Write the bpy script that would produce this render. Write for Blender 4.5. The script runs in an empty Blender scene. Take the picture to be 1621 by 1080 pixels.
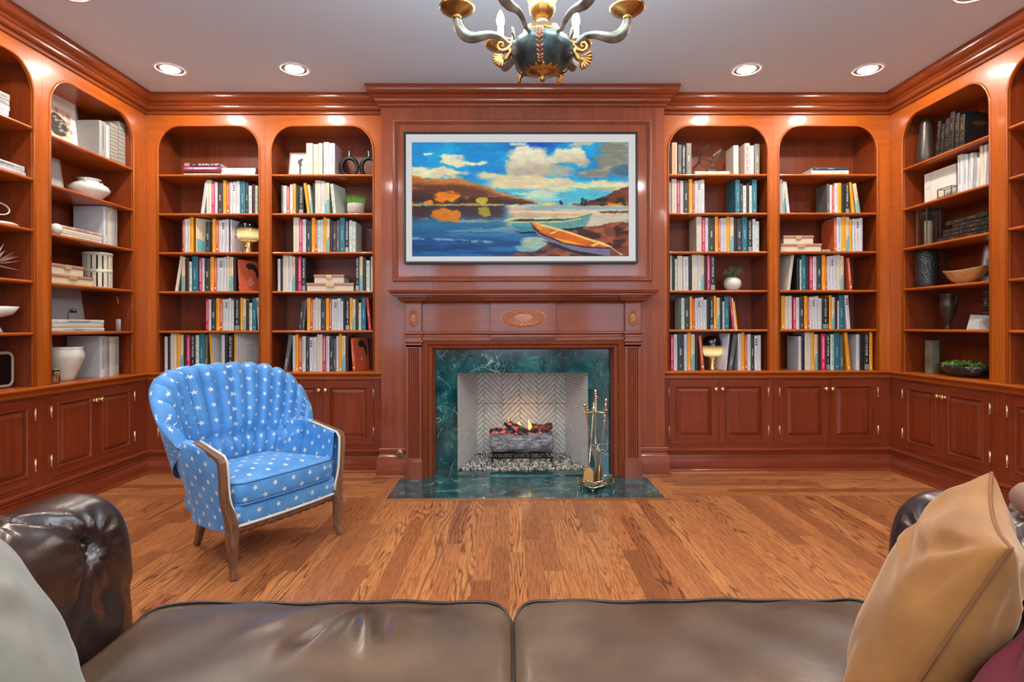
import bpy, bmesh, math, random
import numpy as np
from mathutils import Vector, Matrix, Euler
PI = math.pi
R = math.radians
SC = bpy.context.scene
COL = SC.collection

# ------------------------------------------------------------------ camera
FPX = 900.0                       # focal length in pixels of the 1621 px wide frame
CAM_H = 1.15
YAW, ROLL = R(-0.38), R(-0.13)
cam_d = bpy.data.cameras.new('camera')
cam = bpy.data.objects.new('camera', cam_d)
COL.objects.link(cam)
cam_d.sensor_width = 36.0
cam_d.lens = 36.0 * FPX / 1621.0
cam_d.shift_y = -(540 - 516) / 1621.0
cam_d.clip_start = 0.02
CAM_M = Matrix.Rotation(YAW, 4, 'Z') @ Matrix.Rotation(PI / 2, 4, 'X') @ Matrix.Rotation(ROLL, 4, 'Z')
cam.matrix_world = Matrix.Translation((0, 0, CAM_H)) @ CAM_M
SC.camera = cam

def ray(px, py):
    d = Vector(((px - 810.5) / FPX, -(py - 516.0) / FPX, -1.0))
    return CAM_M.to_3x3() @ d
def WY(px, py, y):                # surveyed point on the plane Y = y
    d = ray(px, py); t = y / d.y
    return Vector((d.x * t, y, CAM_H + d.z * t))
def WX(px, py, x):
    d = ray(px, py); t = x / d.x
    return Vector((x, d.y * t, CAM_H + d.z * t))
def WZ(px, py, z):
    d = ray(px, py); t = (z - CAM_H) / d.z
    return Vector((d.x * t, d.y * t, z))

# ------------------------------------------------------------------ light and exposure
SC.view_settings.view_transform = 'Standard'
SC.view_settings.look = 'None'
SC.view_settings.gamma = 1.0
SC.view_settings.use_curve_mapping = False
SC.view_settings.exposure = 0.15
world = bpy.data.worlds.new('world'); SC.world = world
world.use_nodes = True
bg = world.node_tree.nodes['Background']
bg.inputs[0].default_value = (0.70, 0.82, 1.0, 1)
bg.inputs[1].default_value = 1.0

def area(name, loc, target, sx, sy, power, color):
    l = bpy.data.lights.new(name, 'AREA'); l.shape = 'RECTANGLE'
    l.size, l.size_y, l.energy, l.color = sx, sy, power, color
    o = bpy.data.objects.new(name, l); COL.objects.link(o)
    o.location = loc
    o.rotation_euler = (Vector(target) - Vector(loc)).to_track_quat('-Z', 'Y').to_euler()
    return o
# daylight entering by the three windows behind the sofa
ROOM_B = -2.6                     # inner face of the wall behind the camera
WINS = [(-1.95, 1.1), (0.1, 1.5), (2.1, 1.1)]     # centre x, width
for i, (wx, ww) in enumerate(WINS):
    area('window_daylight', (wx, ROOM_B + 0.03, 1.55), (wx, 4.0, 1.25), ww - .1, 1.7, 30 * ww, (0.50, 0.76, 1.0))
# ceiling downlights: one warm lamp in each can
CANS = [(x, y) for y in (4.01, 3.08, 1.3, -0.5) for x in (-2.37, -1.50, 1.69, 2.55)
        if not (y in (3.08,) and x in (-1.50, 1.69))] + [(-0.4, 0.3), (0.7, 0.3), (-0.4, -1.6), (0.7, -1.6)]
CEIL = 2.96
CAN_E = 400.0                     # radiance of each lit downlight lens (the lens mesh itself is the lamp)
CH_W, CH_C = 9.0, (.91, .97, 1.0)       # chandelier candle bulbs, each

# ------------------------------------------------------------------ mesh helpers
class MB:
    def __init__(s): s.v, s.f, s.m = [], [], []
    def add(s, vs, fs, m=0):
        b = len(s.v); s.v += [tuple(v) for v in vs]
        for f in fs: s.f.append([b + i for i in f]); s.m.append(m)
        return s
    def box(s, x0, x1, y0, y1, z0, z1, m=0, M=None):
        vs = [Vector((x, y, z)) for z in (z0, z1) for y in (y0, y1) for x in (x0, x1)]
        if M is not None: vs = [M @ v for v in vs]
        return s.add(vs, [(0, 2, 3, 1), (4, 5, 7, 6), (0, 1, 5, 4), (2, 6, 7, 3), (0, 4, 6, 2), (1, 3, 7, 5)], m)
    def tube(s, pts, rad, n=10, m=0, cap=True, closed=False, flat=1.0, up=None):
        pts = [Vector(p) for p in pts]; N = len(pts)
        rs = rad if hasattr(rad, '__len__') else [rad] * N
        rings = []
        prev = None
        for i, p in enumerate(pts):
            if closed: t = pts[(i + 1) % N] - pts[i - 1]
            else: t = pts[min(i + 1, N - 1)] - pts[max(i - 1, 0)]
            if t.length < 1e-9: t = Vector((0, 0, 1))
            t.normalize()
            if prev is None:
                a = Vector(up) if up else (Vector((0, 0, 1)) if abs(t.z) < .9 else Vector((1, 0, 0)))
                u = (a - t * a.dot(t)).normalized()
            else: u = (prev - t * prev.dot(t)).normalized()
            prev = u; w = t.cross(u)
            rings.append([p + (u * math.cos(2 * PI * k / n) * flat + w * math.sin(2 * PI * k / n)) * rs[i] for k in range(n)])
        vs = [v for r in rings for v in r]; fs = []
        for i in range(N if closed else N - 1):
            j = (i + 1) % N
            for k in range(n):
                fs.append((i * n + k, i * n + (k + 1) % n, j * n + (k + 1) % n, j * n + k))
        if cap and not closed:
            fs.append(tuple(range(n))[::-1]); fs.append(tuple((N - 1) * n + k for k in range(n)))
        return s.add(vs, fs, m)
    def lathe(s, prof, n=24, m=0, M=None, rfun=None):
        vs = []
        for (r, z) in prof:
            for k in range(n):
                a = 2 * PI * k / n; rr = r * (rfun(a, z) if rfun else 1)
                vs.append(Vector((rr * math.cos(a), rr * math.sin(a), z)))
        if M is not None: vs = [M @ v for v in vs]
        fs = []
        for i in range(len(prof) - 1):
            for k in range(n):
                fs.append((i * n + k, i * n + (k + 1) % n, (i + 1) * n + (k + 1) % n, (i + 1) * n + k))
        if prof[0][0] > 1e-6: fs.append(tuple(range(n))[::-1])
        if prof[-1][0] > 1e-6: fs.append(tuple((len(prof) - 1) * n + k for k in range(n)))
        return s.add(vs, fs, m)
    def grid(s, fn, nu, nv, m=0, wrap=False):
        vs = [Vector(fn(i / nu, j / nv)) for j in range(nv + 1) for i in range(nu + (0 if wrap else 1))]
        w = nu if wrap else nu + 1
        fs = [(j * w + i, j * w + (i + 1) % w, (j + 1) * w + (i + 1) % w, (j + 1) * w + i) for j in range(nv) for i in range(nu)]
        return s.add(vs, fs, m)
    def prism(s, poly, y0, y1, m=0, M=None):       # polygon in XZ extruded along Y
        n = len(poly)
        vs = [Vector((x, y0, z)) for x, z in poly] + [Vector((x, y1, z)) for x, z in poly]
        if M is not None: vs = [M @ v for v in vs]
        fs = [tuple(range(n)), tuple(range(n, 2 * n))[::-1]] + [(i, (i + 1) % n, n + (i + 1) % n, n + i)[::-1] for i in range(n)]
        return s.add(vs, fs, m)
    def mesh(s, name, mats, smooth=False, fix=True):
        me = bpy.data.meshes.new(name)
        me.from_pydata([tuple(v) for v in s.v], [], s.f)
        for mt in (mats if isinstance(mats, (list, tuple)) else [mats]): me.materials.append(mt)
        me.polygons.foreach_set('material_index', s.m)
        if fix:
            bm = bmesh.new(); bm.from_mesh(me)
            bmesh.ops.recalc_face_normals(bm, faces=bm.faces)
            bm.to_mesh(me); bm.free()
        if smooth:
            me.polygons.foreach_set('use_smooth', [True] * len(me.polygons))
        me.update()
        return me
    def build(s, name, mats, parent=None, smooth=False, bevel=0, seg=2, angle=35, sub=0, fix=True, auto=None):
        me = s.mesh(name, mats, smooth or auto is not None, fix)
        o = bpy.data.objects.new(name, me); COL.objects.link(o)
        if parent is not None: o.parent = parent
        if bevel:
            b = o.modifiers.new('bevel', 'BEVEL'); b.width = bevel; b.segments = seg; b.limit_method = 'ANGLE'
            b.angle_limit = R(angle); b.harden_normals = False
        if sub:
            q = o.modifiers.new('sub', 'SUBSURF'); q.levels = q.render_levels = sub
        if auto is not None:
            bm = bmesh.new(); bm.from_mesh(me)
            for e in bm.edges:
                if len(e.link_faces) == 2 and e.calc_face_angle(0) > R(auto): e.smooth = False
            bm.to_mesh(me); bm.free()
        return o

def sweep(path, prof, closed=False):
    """rings of a profile [(out, z)] run along a plan path [(x, y)]; 'out' is to the right of travel; mitred."""
    P = [Vector((p[0], p[1])) for p in path]; n = len(P); rings = []
    for i in range(n):
        a = P[i] - P[i - 1] if (i > 0 or closed) else None
        b = P[(i + 1) % n] - P[i] if (i < n - 1 or closed) else None
        if a is None: a = b
        if b is None: b = a
        a = a.normalized(); b = b.normalized()
        na = Vector((a.y, -a.x)); nb = Vector((b.y, -b.x))
        m = na + nb; m = m / max(m.dot(na), 1e-6) if m.length > 1e-6 else na
        rings.append([Vector((P[i].x + m.x * o, P[i].y + m.y * o, z)) for o, z in prof])
    return rings
def sweep_mb(rings, i0, i1, mb=None, m=0, closeprof=True):
    mb = mb or MB(); k = len(rings[0])
    vs = [v for r in rings[i0:i1 + 1] for v in r]; fs = []
    for i in range(i1 - i0):
        for j in range(k if closeprof else k - 1):
            fs.append((i * k + j, i * k + (j + 1) % k, (i + 1) * k + (j + 1) % k, (i + 1) * k + j))
    fs.append(tuple(range(k))); fs.append(tuple((i1 - i0) * k + j for j in range(k))[::-1])
    return mb.add(vs, fs, m)

def tag(o, label=None, cat=None, group=None, kind=None):
    if label: o['label'] = label
    if cat: o['category'] = cat
    if group: o['group'] = group
    if kind: o['kind'] = kind
    return o
def thing(name, label, cat, loc=(0, 0, 0), rz=0, group=None):
    o = bpy.data.objects.new(name, None); COL.objects.link(o)
    o.empty_display_size = .05
    o.location = loc; o.rotation_euler = (0, 0, rz)
    return tag(o, label, cat, group)
def structure(o): o['kind'] = 'structure'; return o
def copy_tree(o, parent=None):
    c = o.copy(); COL.objects.link(c); c.parent = parent
    for ch in list(o.children): copy_tree(ch, c)
    return c

FONT_MESH = {}
def text_mesh(body, size=1.0):
    """flat outline mesh of a string, centred on its own middle, lying in XY; returns (verts, faces, width, height)"""
    key = body
    if key not in FONT_MESH:
        cu = bpy.data.curves.new('t', 'FONT'); cu.body = body; cu.align_x = 'LEFT'; cu.resolution_u = 2; cu.size = 1.0
        ob = bpy.data.objects.new('t', cu); COL.objects.link(ob)
        bpy.context.view_layer.update()
        me = bpy.data.meshes.new_from_object(ob.evaluated_get(bpy.context.evaluated_depsgraph_get()))
        vs = [v.co.copy() for v in me.vertices]; fs = [tuple(p.vertices) for p in me.polygons]
        bpy.data.objects.remove(ob); bpy.data.curves.remove(cu); bpy.data.meshes.remove(me)
        if vs:
            x0 = min(v.x for v in vs); x1 = max(v.x for v in vs); y0 = min(v.y for v in vs); y1 = max(v.y for v in vs)
            vs = [Vector((v.x - (x0 + x1) / 2, v.y - (y0 + y1) / 2, 0)) for v in vs]
        else: x0 = y0 = 0; x1 = y1 = 1
        FONT_MESH[key] = (vs, fs, x1 - x0, y1 - y0)
    return FONT_MESH[key]
def add_text(mb, body, M, length=None, height=None, m=1):
    """lay a string on a surface: M maps text plane (x right, y up, z out) to the mesh's space"""
    vs, fs, w, h = text_mesh(body)
    s = min([q for q in ((length / w) if length else 1e9, (height / h) if height else 1e9)])
    mb.add([M @ Vector((v.x * s, v.y * s, 0)) for v in vs], fs, m)
def frame_M(origin, xdir, ydir):
    x = Vector(xdir).normalized(); y = Vector(ydir).normalized(); z = x.cross(y)
    M = Matrix((x, y, z)).transposed().to_4x4(); M.translation = Vector(origin)
    return M

# ------------------------------------------------------------------ materials
def srgb(r, g, b):
    f = lambda c: (c / 255 / 12.92) if c / 255 <= .04045 else ((c / 255 + .055) / 1.055) ** 2.4
    return (f(r), f(g), f(b), 1)
MATS = {}
def newmat(name):
    m = bpy.data.materials.new(name); m.use_nodes = True
    nt = m.node_tree; b = nt.nodes['Principled BSDF']
    return m, nt, b
def node(nt, typ, **kw):
    n = nt.nodes.new(typ)
    for k, v in kw.items():
        if k.startswith('_'): setattr(n, k[1:], v)
        else:
            key = k.replace('__', ' ')
            n.inputs[key].default_value = v
    return n
def ramp(nt, fac, stops, interp='LINEAR'):
    r = nt.nodes.new('ShaderNodeValToRGB'); r.color_ramp.interpolation = interp
    el = r.color_ramp.elements
    while len(el) < len(stops): el.new(.5)
    for e, (p, c) in zip(el, stops): e.position = p; e.color = c
    nt.links.new(fac, r.inputs[0]); return r
def mapping(nt, scale, coord='Object', rot=(0, 0, 0)):
    tc = nt.nodes.new('ShaderNodeTexCoord'); mp = nt.nodes.new('ShaderNodeMapping')
    mp.inputs['Scale'].default_value = scale; mp.inputs['Rotation'].default_value = rot
    nt.links.new(tc.outputs[coord], mp.inputs['Vector']); return mp.outputs[0]
def bump(nt, b, height, strength=.2, dist=.002):
    n = nt.nodes.new('ShaderNodeBump'); n.inputs['Strength'].default_value = strength; n.inputs['Distance'].default_value = dist
    nt.links.new(height, n.inputs['Height']); nt.links.new(n.outputs[0], b.inputs['Normal']); return n
def plain(name, col, rough=.5, metal=0, spec=.5, coat=0, bumps=None, var=0.0, emit=None, scale=30):
    if name in MATS: return MATS[name]
    m, nt, b = newmat(name)
    b.inputs['Base Color'].default_value = col; b.inputs['Roughness'].default_value = rough
    b.inputs['Metallic'].default_value = metal; b.inputs['Specular IOR Level'].default_value = spec
    b.inputs['Coat Weight'].default_value = coat
    nz = node(nt, 'ShaderNodeTexNoise', Scale=scale, Detail=3.0)
    nt.links.new(mapping(nt, (1, 1, 1)), nz.inputs['Vector'])
    if var:
        lo = tuple(c * (1 - var) for c in col[:3]) + (1,); hi = tuple(min(1, c * (1 + var)) for c in col[:3]) + (1,)
        r = ramp(nt, nz.outputs[0], [(.3, lo), (.7, hi)]); nt.links.new(r.outputs[0], b.inputs['Base Color'])
    if bumps: bump(nt, b, nz.outputs[0], bumps)
    if emit: b.inputs['Emission Color'].default_value = emit[0]; b.inputs['Emission Strength'].default_value = emit[1]
    MATS[name] = m; return m

def wood(name, scale, dark, mid, light, rough=.36, coat=.6, fine=(1, 1, 1), gap=0):
    m, nt, b = newmat(name)
    v = mapping(nt, scale)
    n1 = node(nt, 'ShaderNodeTexNoise', Scale=1.0, Detail=5.0, Roughness=.6, Distortion=.6)
    nt.links.new(v, n1.inputs['Vector'])
    v2 = mapping(nt, tuple(s * 7 for s in scale))
    n2 = node(nt, 'ShaderNodeTexNoise', Scale=1.0, Detail=3.0); nt.links.new(v2, n2.inputs['Vector'])
    v3 = mapping(nt, (2.2, 2.2, 1.2))
    n3 = node(nt, 'ShaderNodeTexNoise', Scale=1.0, Detail=2.0); nt.links.new(v3, n3.inputs['Vector'])
    a1 = node(nt, 'ShaderNodeMath', _operation='MULTIPLY'); nt.links.new(n1.outputs[0], a1.inputs[0]); a1.inputs[1].default_value = .5
    a2 = node(nt, 'ShaderNodeMath', _operation='MULTIPLY_ADD'); nt.links.new(n2.outputs[0], a2.inputs[0]); a2.inputs[1].default_value = .25; nt.links.new(a1.outputs[0], a2.inputs[2])
    a3 = node(nt, 'ShaderNodeMath', _operation='MULTIPLY_ADD'); nt.links.new(n3.outputs[0], a3.inputs[0]); a3.inputs[1].default_value = .25; nt.links.new(a2.outputs[0], a3.inputs[2])
    r = ramp(nt, a3.outputs[0], [(.30, dark), (.5, mid), (.72, light)])
    nt.links.new(r.outputs[0], b.inputs['Base Color'])
    rr = ramp(nt, n1.outputs[0], [(.3, (rough * .8,) * 3 + (1,)), (.7, (rough * 1.25,) * 3 + (1,))]); nt.links.new(rr.outputs[0], b.inputs['Roughness'])
    b.inputs['Coat Weight'].default_value = coat; b.inputs['Coat Roughness'].default_value = .09; b.inputs['Specular IOR Level'].default_value = .35
    bump(nt, b, n2.outputs[0], .06, .001)
    MATS[name] = m; return m
WD, WM, WL = srgb(136, 60, 11), srgb(166, 80, 16), srgb(188, 98, 24)
WV = wood('cherry_vertical', (22, 22, 1.3), WD, WM, WL)
WH = wood('cherry_horizontal', (1.3, 1.3, 26), WD, WM, WL)
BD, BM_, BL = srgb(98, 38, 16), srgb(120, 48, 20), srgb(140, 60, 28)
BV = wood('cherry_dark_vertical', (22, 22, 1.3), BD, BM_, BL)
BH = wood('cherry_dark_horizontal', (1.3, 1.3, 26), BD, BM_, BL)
IV_ = wood('cherry_interior_shaded', (22, 22, 1.3), srgb(92, 34, 8), srgb(116, 46, 12), srgb(136, 58, 17), rough=.4, coat=.25)  # same cherry as the frames, with the recess shade painted into its darker colour
BRASS = plain('polished_brass', srgb(232, 198, 130), .25, .9)
# ================================================================== ROOM SHELL
FY = 4.5                          # face of the back bookcases
BY = 4.34                         # face of the chimney breast
XL = WY(232.3, 516, FY).x
XR = WY(1409.6, 516, FY).x
BXL = WY(603.5, 516, BY).x
BXR = WY(1052, 516, BY).x
DEP = 0.30                        # bookcase interior depth
CB = 2.82                         # underside of the crown

# floor: oak strip field running to the fireplace, border strips along the back wall
def floor_mat(name, along):
    m, nt, b = newmat(name)
    tc = nt.nodes.new('ShaderNodeTexCoord')
    sep = nt.nodes.new('ShaderNodeSeparateXYZ'); nt.links.new(tc.outputs['Object'], sep.inputs[0])
    u, v = (sep.outputs[0], sep.outputs[1]) if along == 'y' else (sep.outputs[1], sep.outputs[0])   # u across, v along
    W = .083
    def M(op, a, bb=None, c=None):
        n = nt.nodes.new('ShaderNodeMath'); n.operation = op
        for i, q in enumerate((a, bb, c)):
            if q is None: continue
            if isinstance(q, (int, float)): n.inputs[i].default_value = q
            else: nt.links.new(q, n.inputs[i])
        return n.outputs[0]
    us = M('DIVIDE', u, W); ui = M('FLOOR', us); uf = M('FRACT', us)
    wn = nt.nodes.new('ShaderNodeTexWhiteNoise'); wn.noise_dimensions = '1D'; nt.links.new(ui, wn.inputs['W'])
    vs = M('ADD', M('DIVIDE', v, 1.05), M('MULTIPLY', wn.outputs[0], 7.3)); vi = M('FLOOR', vs); vf = M('FRACT', vs)
    cmb = nt.nodes.new('ShaderNodeCombineXYZ'); nt.links.new(ui, cmb.inputs[0]); nt.links.new(vi, cmb.inputs[1])
    wn2 = nt.nodes.new('ShaderNodeTexWhiteNoise'); wn2.noise_dimensions = '3D'; nt.links.new(cmb.outputs[0], wn2.inputs['Vector'])
    rnd = wn2.outputs[0]
    # grain space: stretched along the board, shifted per board
    g = nt.nodes.new('ShaderNodeCombineXYZ')
    nt.links.new(M('MULTIPLY', u, 11.0), g.inputs[0]); nt.links.new(M('MULTIPLY', v, .95), g.inputs[1]); nt.links.new(M('MULTIPLY', rnd, 37.0), g.inputs[2])
    nz = node(nt, 'ShaderNodeTexNoise', Scale=1.0, Detail=1.5, Roughness=.45, Distortion=.35); nt.links.new(g.outputs[0], nz.inputs['Vector'])
    rings = M('SINE', M('MULTIPLY', nz.outputs[0], 85.0))          # cathedral growth rings
    rline = M('POWER', M('MULTIPLY_ADD', rings, .5, .5), 5.0)
    gate = ramp(nt, rnd, [(.35, (0, 0, 0, 1)), (.75, (1, 1, 1, 1))])
    g2 = nt.nodes.new('ShaderNodeCombineXYZ')
    nt.links.new(M('MULTIPLY', u, 260.0), g2.inputs[0]); nt.links.new(M('MULTIPLY', v, 9.0), g2.inputs[1]); nt.links.new(rnd, g2.inputs[2])
    nf = node(nt, 'ShaderNodeTexNoise', Scale=1.0, Detail=3.0, Roughness=.7); nt.links.new(g2.outputs[0], nf.inputs['Vector'])
    base = ramp(nt, rnd, [(0, srgb(142, 86, 50)), (.35, srgb(180, 114, 68)), (.7, srgb(200, 134, 80)), (1, srgb(160, 96, 56))])
    mx = nt.nodes.new('ShaderNodeMix'); mx.data_type = 'RGBA'; mx.blend_type = 'MULTIPLY'
    fr = ramp(nt, nf.outputs[0], [(.36, (.38, .30, .25, 1)), (.54, (1, 1, 1, 1)), (.75, (1.0, 1.0, 1.0, 1))])
    mx.inputs[0].default_value = .8; nt.links.new(base.outputs[0], mx.inputs[6]); nt.links.new(fr.outputs[0], mx.inputs[7])
    mx2 = nt.nodes.new('ShaderNodeMix'); mx2.data_type = 'RGBA'; mx2.blend_type = 'MIX'
    nt.links.new(M('MULTIPLY', M('MULTIPLY', rline, .8), gate.outputs[0]), mx2.inputs[0])
    nt.links.new(mx.outputs[2], mx2.inputs[6]); mx2.inputs[7].default_value = srgb(78, 32, 18)
    # joints
    e1 = M('LESS_THAN', uf, .022); e2 = M('LESS_THAN', vf, .0016)
    jt = M('MAXIMUM', e1, e2)
    mx3 = nt.nodes.new('ShaderNodeMix'); mx3.data_type = 'RGBA'
    nt.links.new(M('MULTIPLY', jt, .6), mx3.inputs[0]); nt.links.new(mx2.outputs[2], mx3.inputs[6]); mx3.inputs[7].default_value = srgb(84, 38, 20)
    nt.links.new(mx3.outputs[2], b.inputs['Base Color'])
    rr = ramp(nt, nf.outputs[0], [(.3, (.42,) * 3 + (1,)), (.7, (.27,) * 3 + (1,))]); nt.links.new(rr.outputs[0], b.inputs['Roughness'])
    b.inputs['Coat Weight'].default_value = .25; b.inputs['Coat Roughness'].default_value = .2
    bump(nt, b, nf.outputs[0], .12, .0006)
    return m
FLY, FLX = floor_mat('oak_strips_lengthwise', 'y'), floor_mat('oak_strips_crosswise', 'x')
FB = 3.82                         # seam between field and border strips
# hearth footprint
HY = WZ(820, 789, 0).y
HX0, HX1 = WZ(612, 789, 0).x, WZ(1053, 789, 0).x
fl = MB()
def quad(mb, x0, x1, y0, y1, m): mb.add([(x0, y0, 0), (x1, y0, 0), (x1, y1, 0), (x0, y1, 0)], [(0, 1, 2, 3)], m)
quad(fl, XL - .5, XR + .5, ROOM_B - .1, FB, 0)
quad(fl, XL - .5, XR + .5, FB, FY + .6, 1)
fo = fl.build('floor', [FLY, FLX]); structure(fo)
# frame strips let into the floor around the marble hearth
hs = MB(); t = .083; zz = .0012
hs.add([(HX0 - t, HY - .052, zz), (HX1 + t, HY - .052, zz), (HX1, HY, zz), (HX0, HY, zz)], [(0, 1, 2, 3)], 0)
hs.add([(HX0 - t, HY - .052, zz), (HX0, HY, zz), (HX0, BY, zz), (HX0 - t, BY, zz)], [(0, 1, 2, 3)], 1)
hs.add([(HX1, HY, zz), (HX1 + t, HY - .052, zz), (HX1 + t, BY, zz), (HX1, BY, zz)], [(0, 1, 2, 3)], 1)
structure(hs.build('trim_1', [FLX, FLY]))
WHITE = plain('ceiling_paint', srgb(208, 232, 249), .75, bumps=.03, var=.01, scale=3)
structure(MB().box(XL - .5, XR + .5, ROOM_B - .1, FY + .6, CEIL, CEIL + .08).build('ceiling', WHITE))
WALLP = plain('wall_paint', srgb(196, 176, 150), .8, bumps=.03, var=.02, scale=4)
structure(MB().box(XL - .5, XL - .36, ROOM_B - .1, FY + .6, 0, CEIL).build('wall_left', WALLP))
structure(MB().box(XR + .36, XR + .5, ROOM_B - .1, FY + .6, 0, CEIL).build('wall_right', WALLP))
structure(MB().box(XL - .5, XR + .5, FY + .62, FY + .74, 0, CEIL).build('wall_back', WALLP))
# wall behind the camera with three windows
fw = MB(); xs = [XL - .5]
for wx, ww in WINS: xs += [wx - ww / 2, wx + ww / 2]
xs.append(XR + .5)
for i in range(0, len(xs), 2): fw.box(xs[i], xs[i + 1], ROOM_B - .14, ROOM_B, 0, CEIL)
for wx, ww in WINS:
    fw.box(wx - ww / 2, wx + ww / 2, ROOM_B - .14, ROOM_B, 0, .6); fw.box(wx - ww / 2, wx + ww / 2, ROOM_B - .14, ROOM_B, 2.5, CEIL)
structure(fw.build('wall_front', WALLP))
WINW = plain('window_paint', srgb(235, 235, 232), .4)
for i, (wx, ww) in enumerate(WINS):
    w = MB(); a, b_ = wx - ww / 2, wx + ww / 2
    for (x0, x1, z0, z1) in ((a, a + .06, .6, 2.5), (b_ - .06, b_, .6, 2.5), (a, b_, .6, .66), (a, b_, 2.44, 2.5), (a, b_, 1.52, 1.57), (wx - .015, wx + .015, .6, 2.5)):
        w.box(x0, x1, ROOM_B - .1, ROOM_B - .05, z0, z1)
    structure(w.build('window_%d' % (i + 1), WINW))

# ---- crown moulding, mitred round the whole room
OUTP = [(XL, ROOM_B), (XL, FY), (BXL, FY), (BXL, BY), (BXR, BY), (BXR, FY), (XR, FY), (XR, ROOM_B)]
def cove(p0, p1, n=6, bulge=-.3):
    out = []
    for i in range(n + 1):
        t = i / n; x = p0[0] + (p1[0] - p0[0]) * t; z = p0[1] + (p1[1] - p0[1]) * t
        dx, dz = p1[1] - p0[1], -(p1[0] - p0[0])
        k = 4 * t * (1 - t) * bulge
        out.append((x + dx * k, z + dz * k))
    return out
CR = [(-.03, CB - .0), (.012, CB), (.016, CB + .004), (.016, CB + .010), (.010, CB + .014), (.012, CB + .020)] \
    + cove((.014, CB + .024), (.042, CB + .052), 6, .25) + [(.042, CB + .057), (.050, CB + .059), (.053, CB + .064), (.050, CB + .069), (.052, CB + .073)] \
    + cove((.054, CB + .075), (.096, CB + .126), 8, .22) + [(.100, CB + .128), (.100, CEIL + .001), (-.03, CEIL + .001)]
rc = sweep(OUTP, CR)
CRH = wood('cherry_crown', (1.3, 1.3, 26), srgb(104, 44, 16), srgb(128, 56, 21), srgb(150, 70, 30), rough=.3, coat=.5)
for i, nm in enumerate(['trim_2', 'trim_3', 'trim_4', 'trim_5', 'trim_6', 'trim_7', 'trim_8']):
    o = sweep_mb(rc, i, i + 1).build(nm, CRH, auto=40); structure(o)
# ---- base moulding
BP = [(-.02, 0), (.034, 0), (.034, .006), (.031, .013), (.024, .018), (.018, .018), (.018, .122), (.015, .126)] \
    + cove((.015, .127), (.024, .140), 4, -.3) + [(.026, .146), (.020, .150), (.016, .152)] + cove((.016, .153), (.024, .166), 5, .35) + [(.026, .172), (.018, .178), (-.02, .178)]
rb = sweep(OUTP, BP)
for i, nm in ((0, 'baseboard_left'), (1, 'baseboard_back_left'), (5, 'baseboard_back_right'), (6, 'baseboard_right')):
    structure(sweep_mb(rb, i, i + 1).build(nm, BH, auto=40))
# the breast has a taller base
BP2 = [(-.01, 0), (.046, 0), (.046, .008), (.036, .02), (.030, .022), (.030, .150), (.026, .156)] + cove((.026, .158), (.018, .200), 5, -.3) + [(.016, .205), (.022, .214), (.014, .222), (-.01, .224)]
rb2 = sweep([(BXL, FY - .03), (BXL, BY), (BXR, BY), (BXR, FY - .03)], BP2)

# ---- recessed downlights
CANM = plain('downlight_trim', srgb(238, 238, 238), .4)
BAFF = plain('downlight_reflector', srgb(205, 205, 205), .35)
LENS = plain('lit_downlight_lens', srgb(255, 240, 220), .4, emit=((1, .93, .83, 1), CAN_E))
base = thing('recessed_light', 'x', 'ceiling light', (0, 0, CEIL))
m_ = MB(); m_.lathe([(.088, .0005), (.108, .0005), (.110, -.002), (.107, -.004), (.092, -.004), (.088, -.002), (.088, .0005)], 40)
m_.build('trim_ring', CANM, base, auto=40)
m_ = MB(); m_.lathe([(.062, -.0005), (.088, -.0015)], 40); m_.build('reflector', BAFF, base, smooth=True)
m_ = MB(); m_.lathe([(.0, -.004), (.056, -.004), (.062, -.0005)], 32); m_.build('lens', LENS, base, smooth=True)
CANLAB = {0: 'round recessed ceiling light nearest the left back corner', 1: 'round recessed ceiling light above the bookcase just left of the fireplace',
          2: 'round recessed ceiling light above the bookcase just right of the fireplace', 3: 'round recessed ceiling light nearest the right back corner',
          5: 'recessed ceiling light cut by the top edge of the picture at far right', 4: 'recessed ceiling light above the left wall bookcase, nearer than the corner one'}
for i, (x, y) in enumerate(CANS):
    o = base if i == 0 else copy_tree(base)
    o.location = (x, y, CEIL)
    tag(o, CANLAB.get(i, 'recessed ceiling light outside the picture, above %s' % ('the %s, %s' % (('left bookcases', 'rug side of the left bookcases', 'right side of the room', 'right bookcases')[i % 4] if False else ('left wall', 'left centre', 'right centre', 'right wall')[0 if x < -2 else 1 if x < -0.9 else 3 if x > 2 else 2 if x > 1 else 1 if x < 0 else 2], 'level with the sofa' if y > .8 else 'over the sofa back' if y > 0 else 'behind the sofa' if y > -1 else 'by the windows'))), 'ceiling light', 'recessed ceiling lights')

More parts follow.
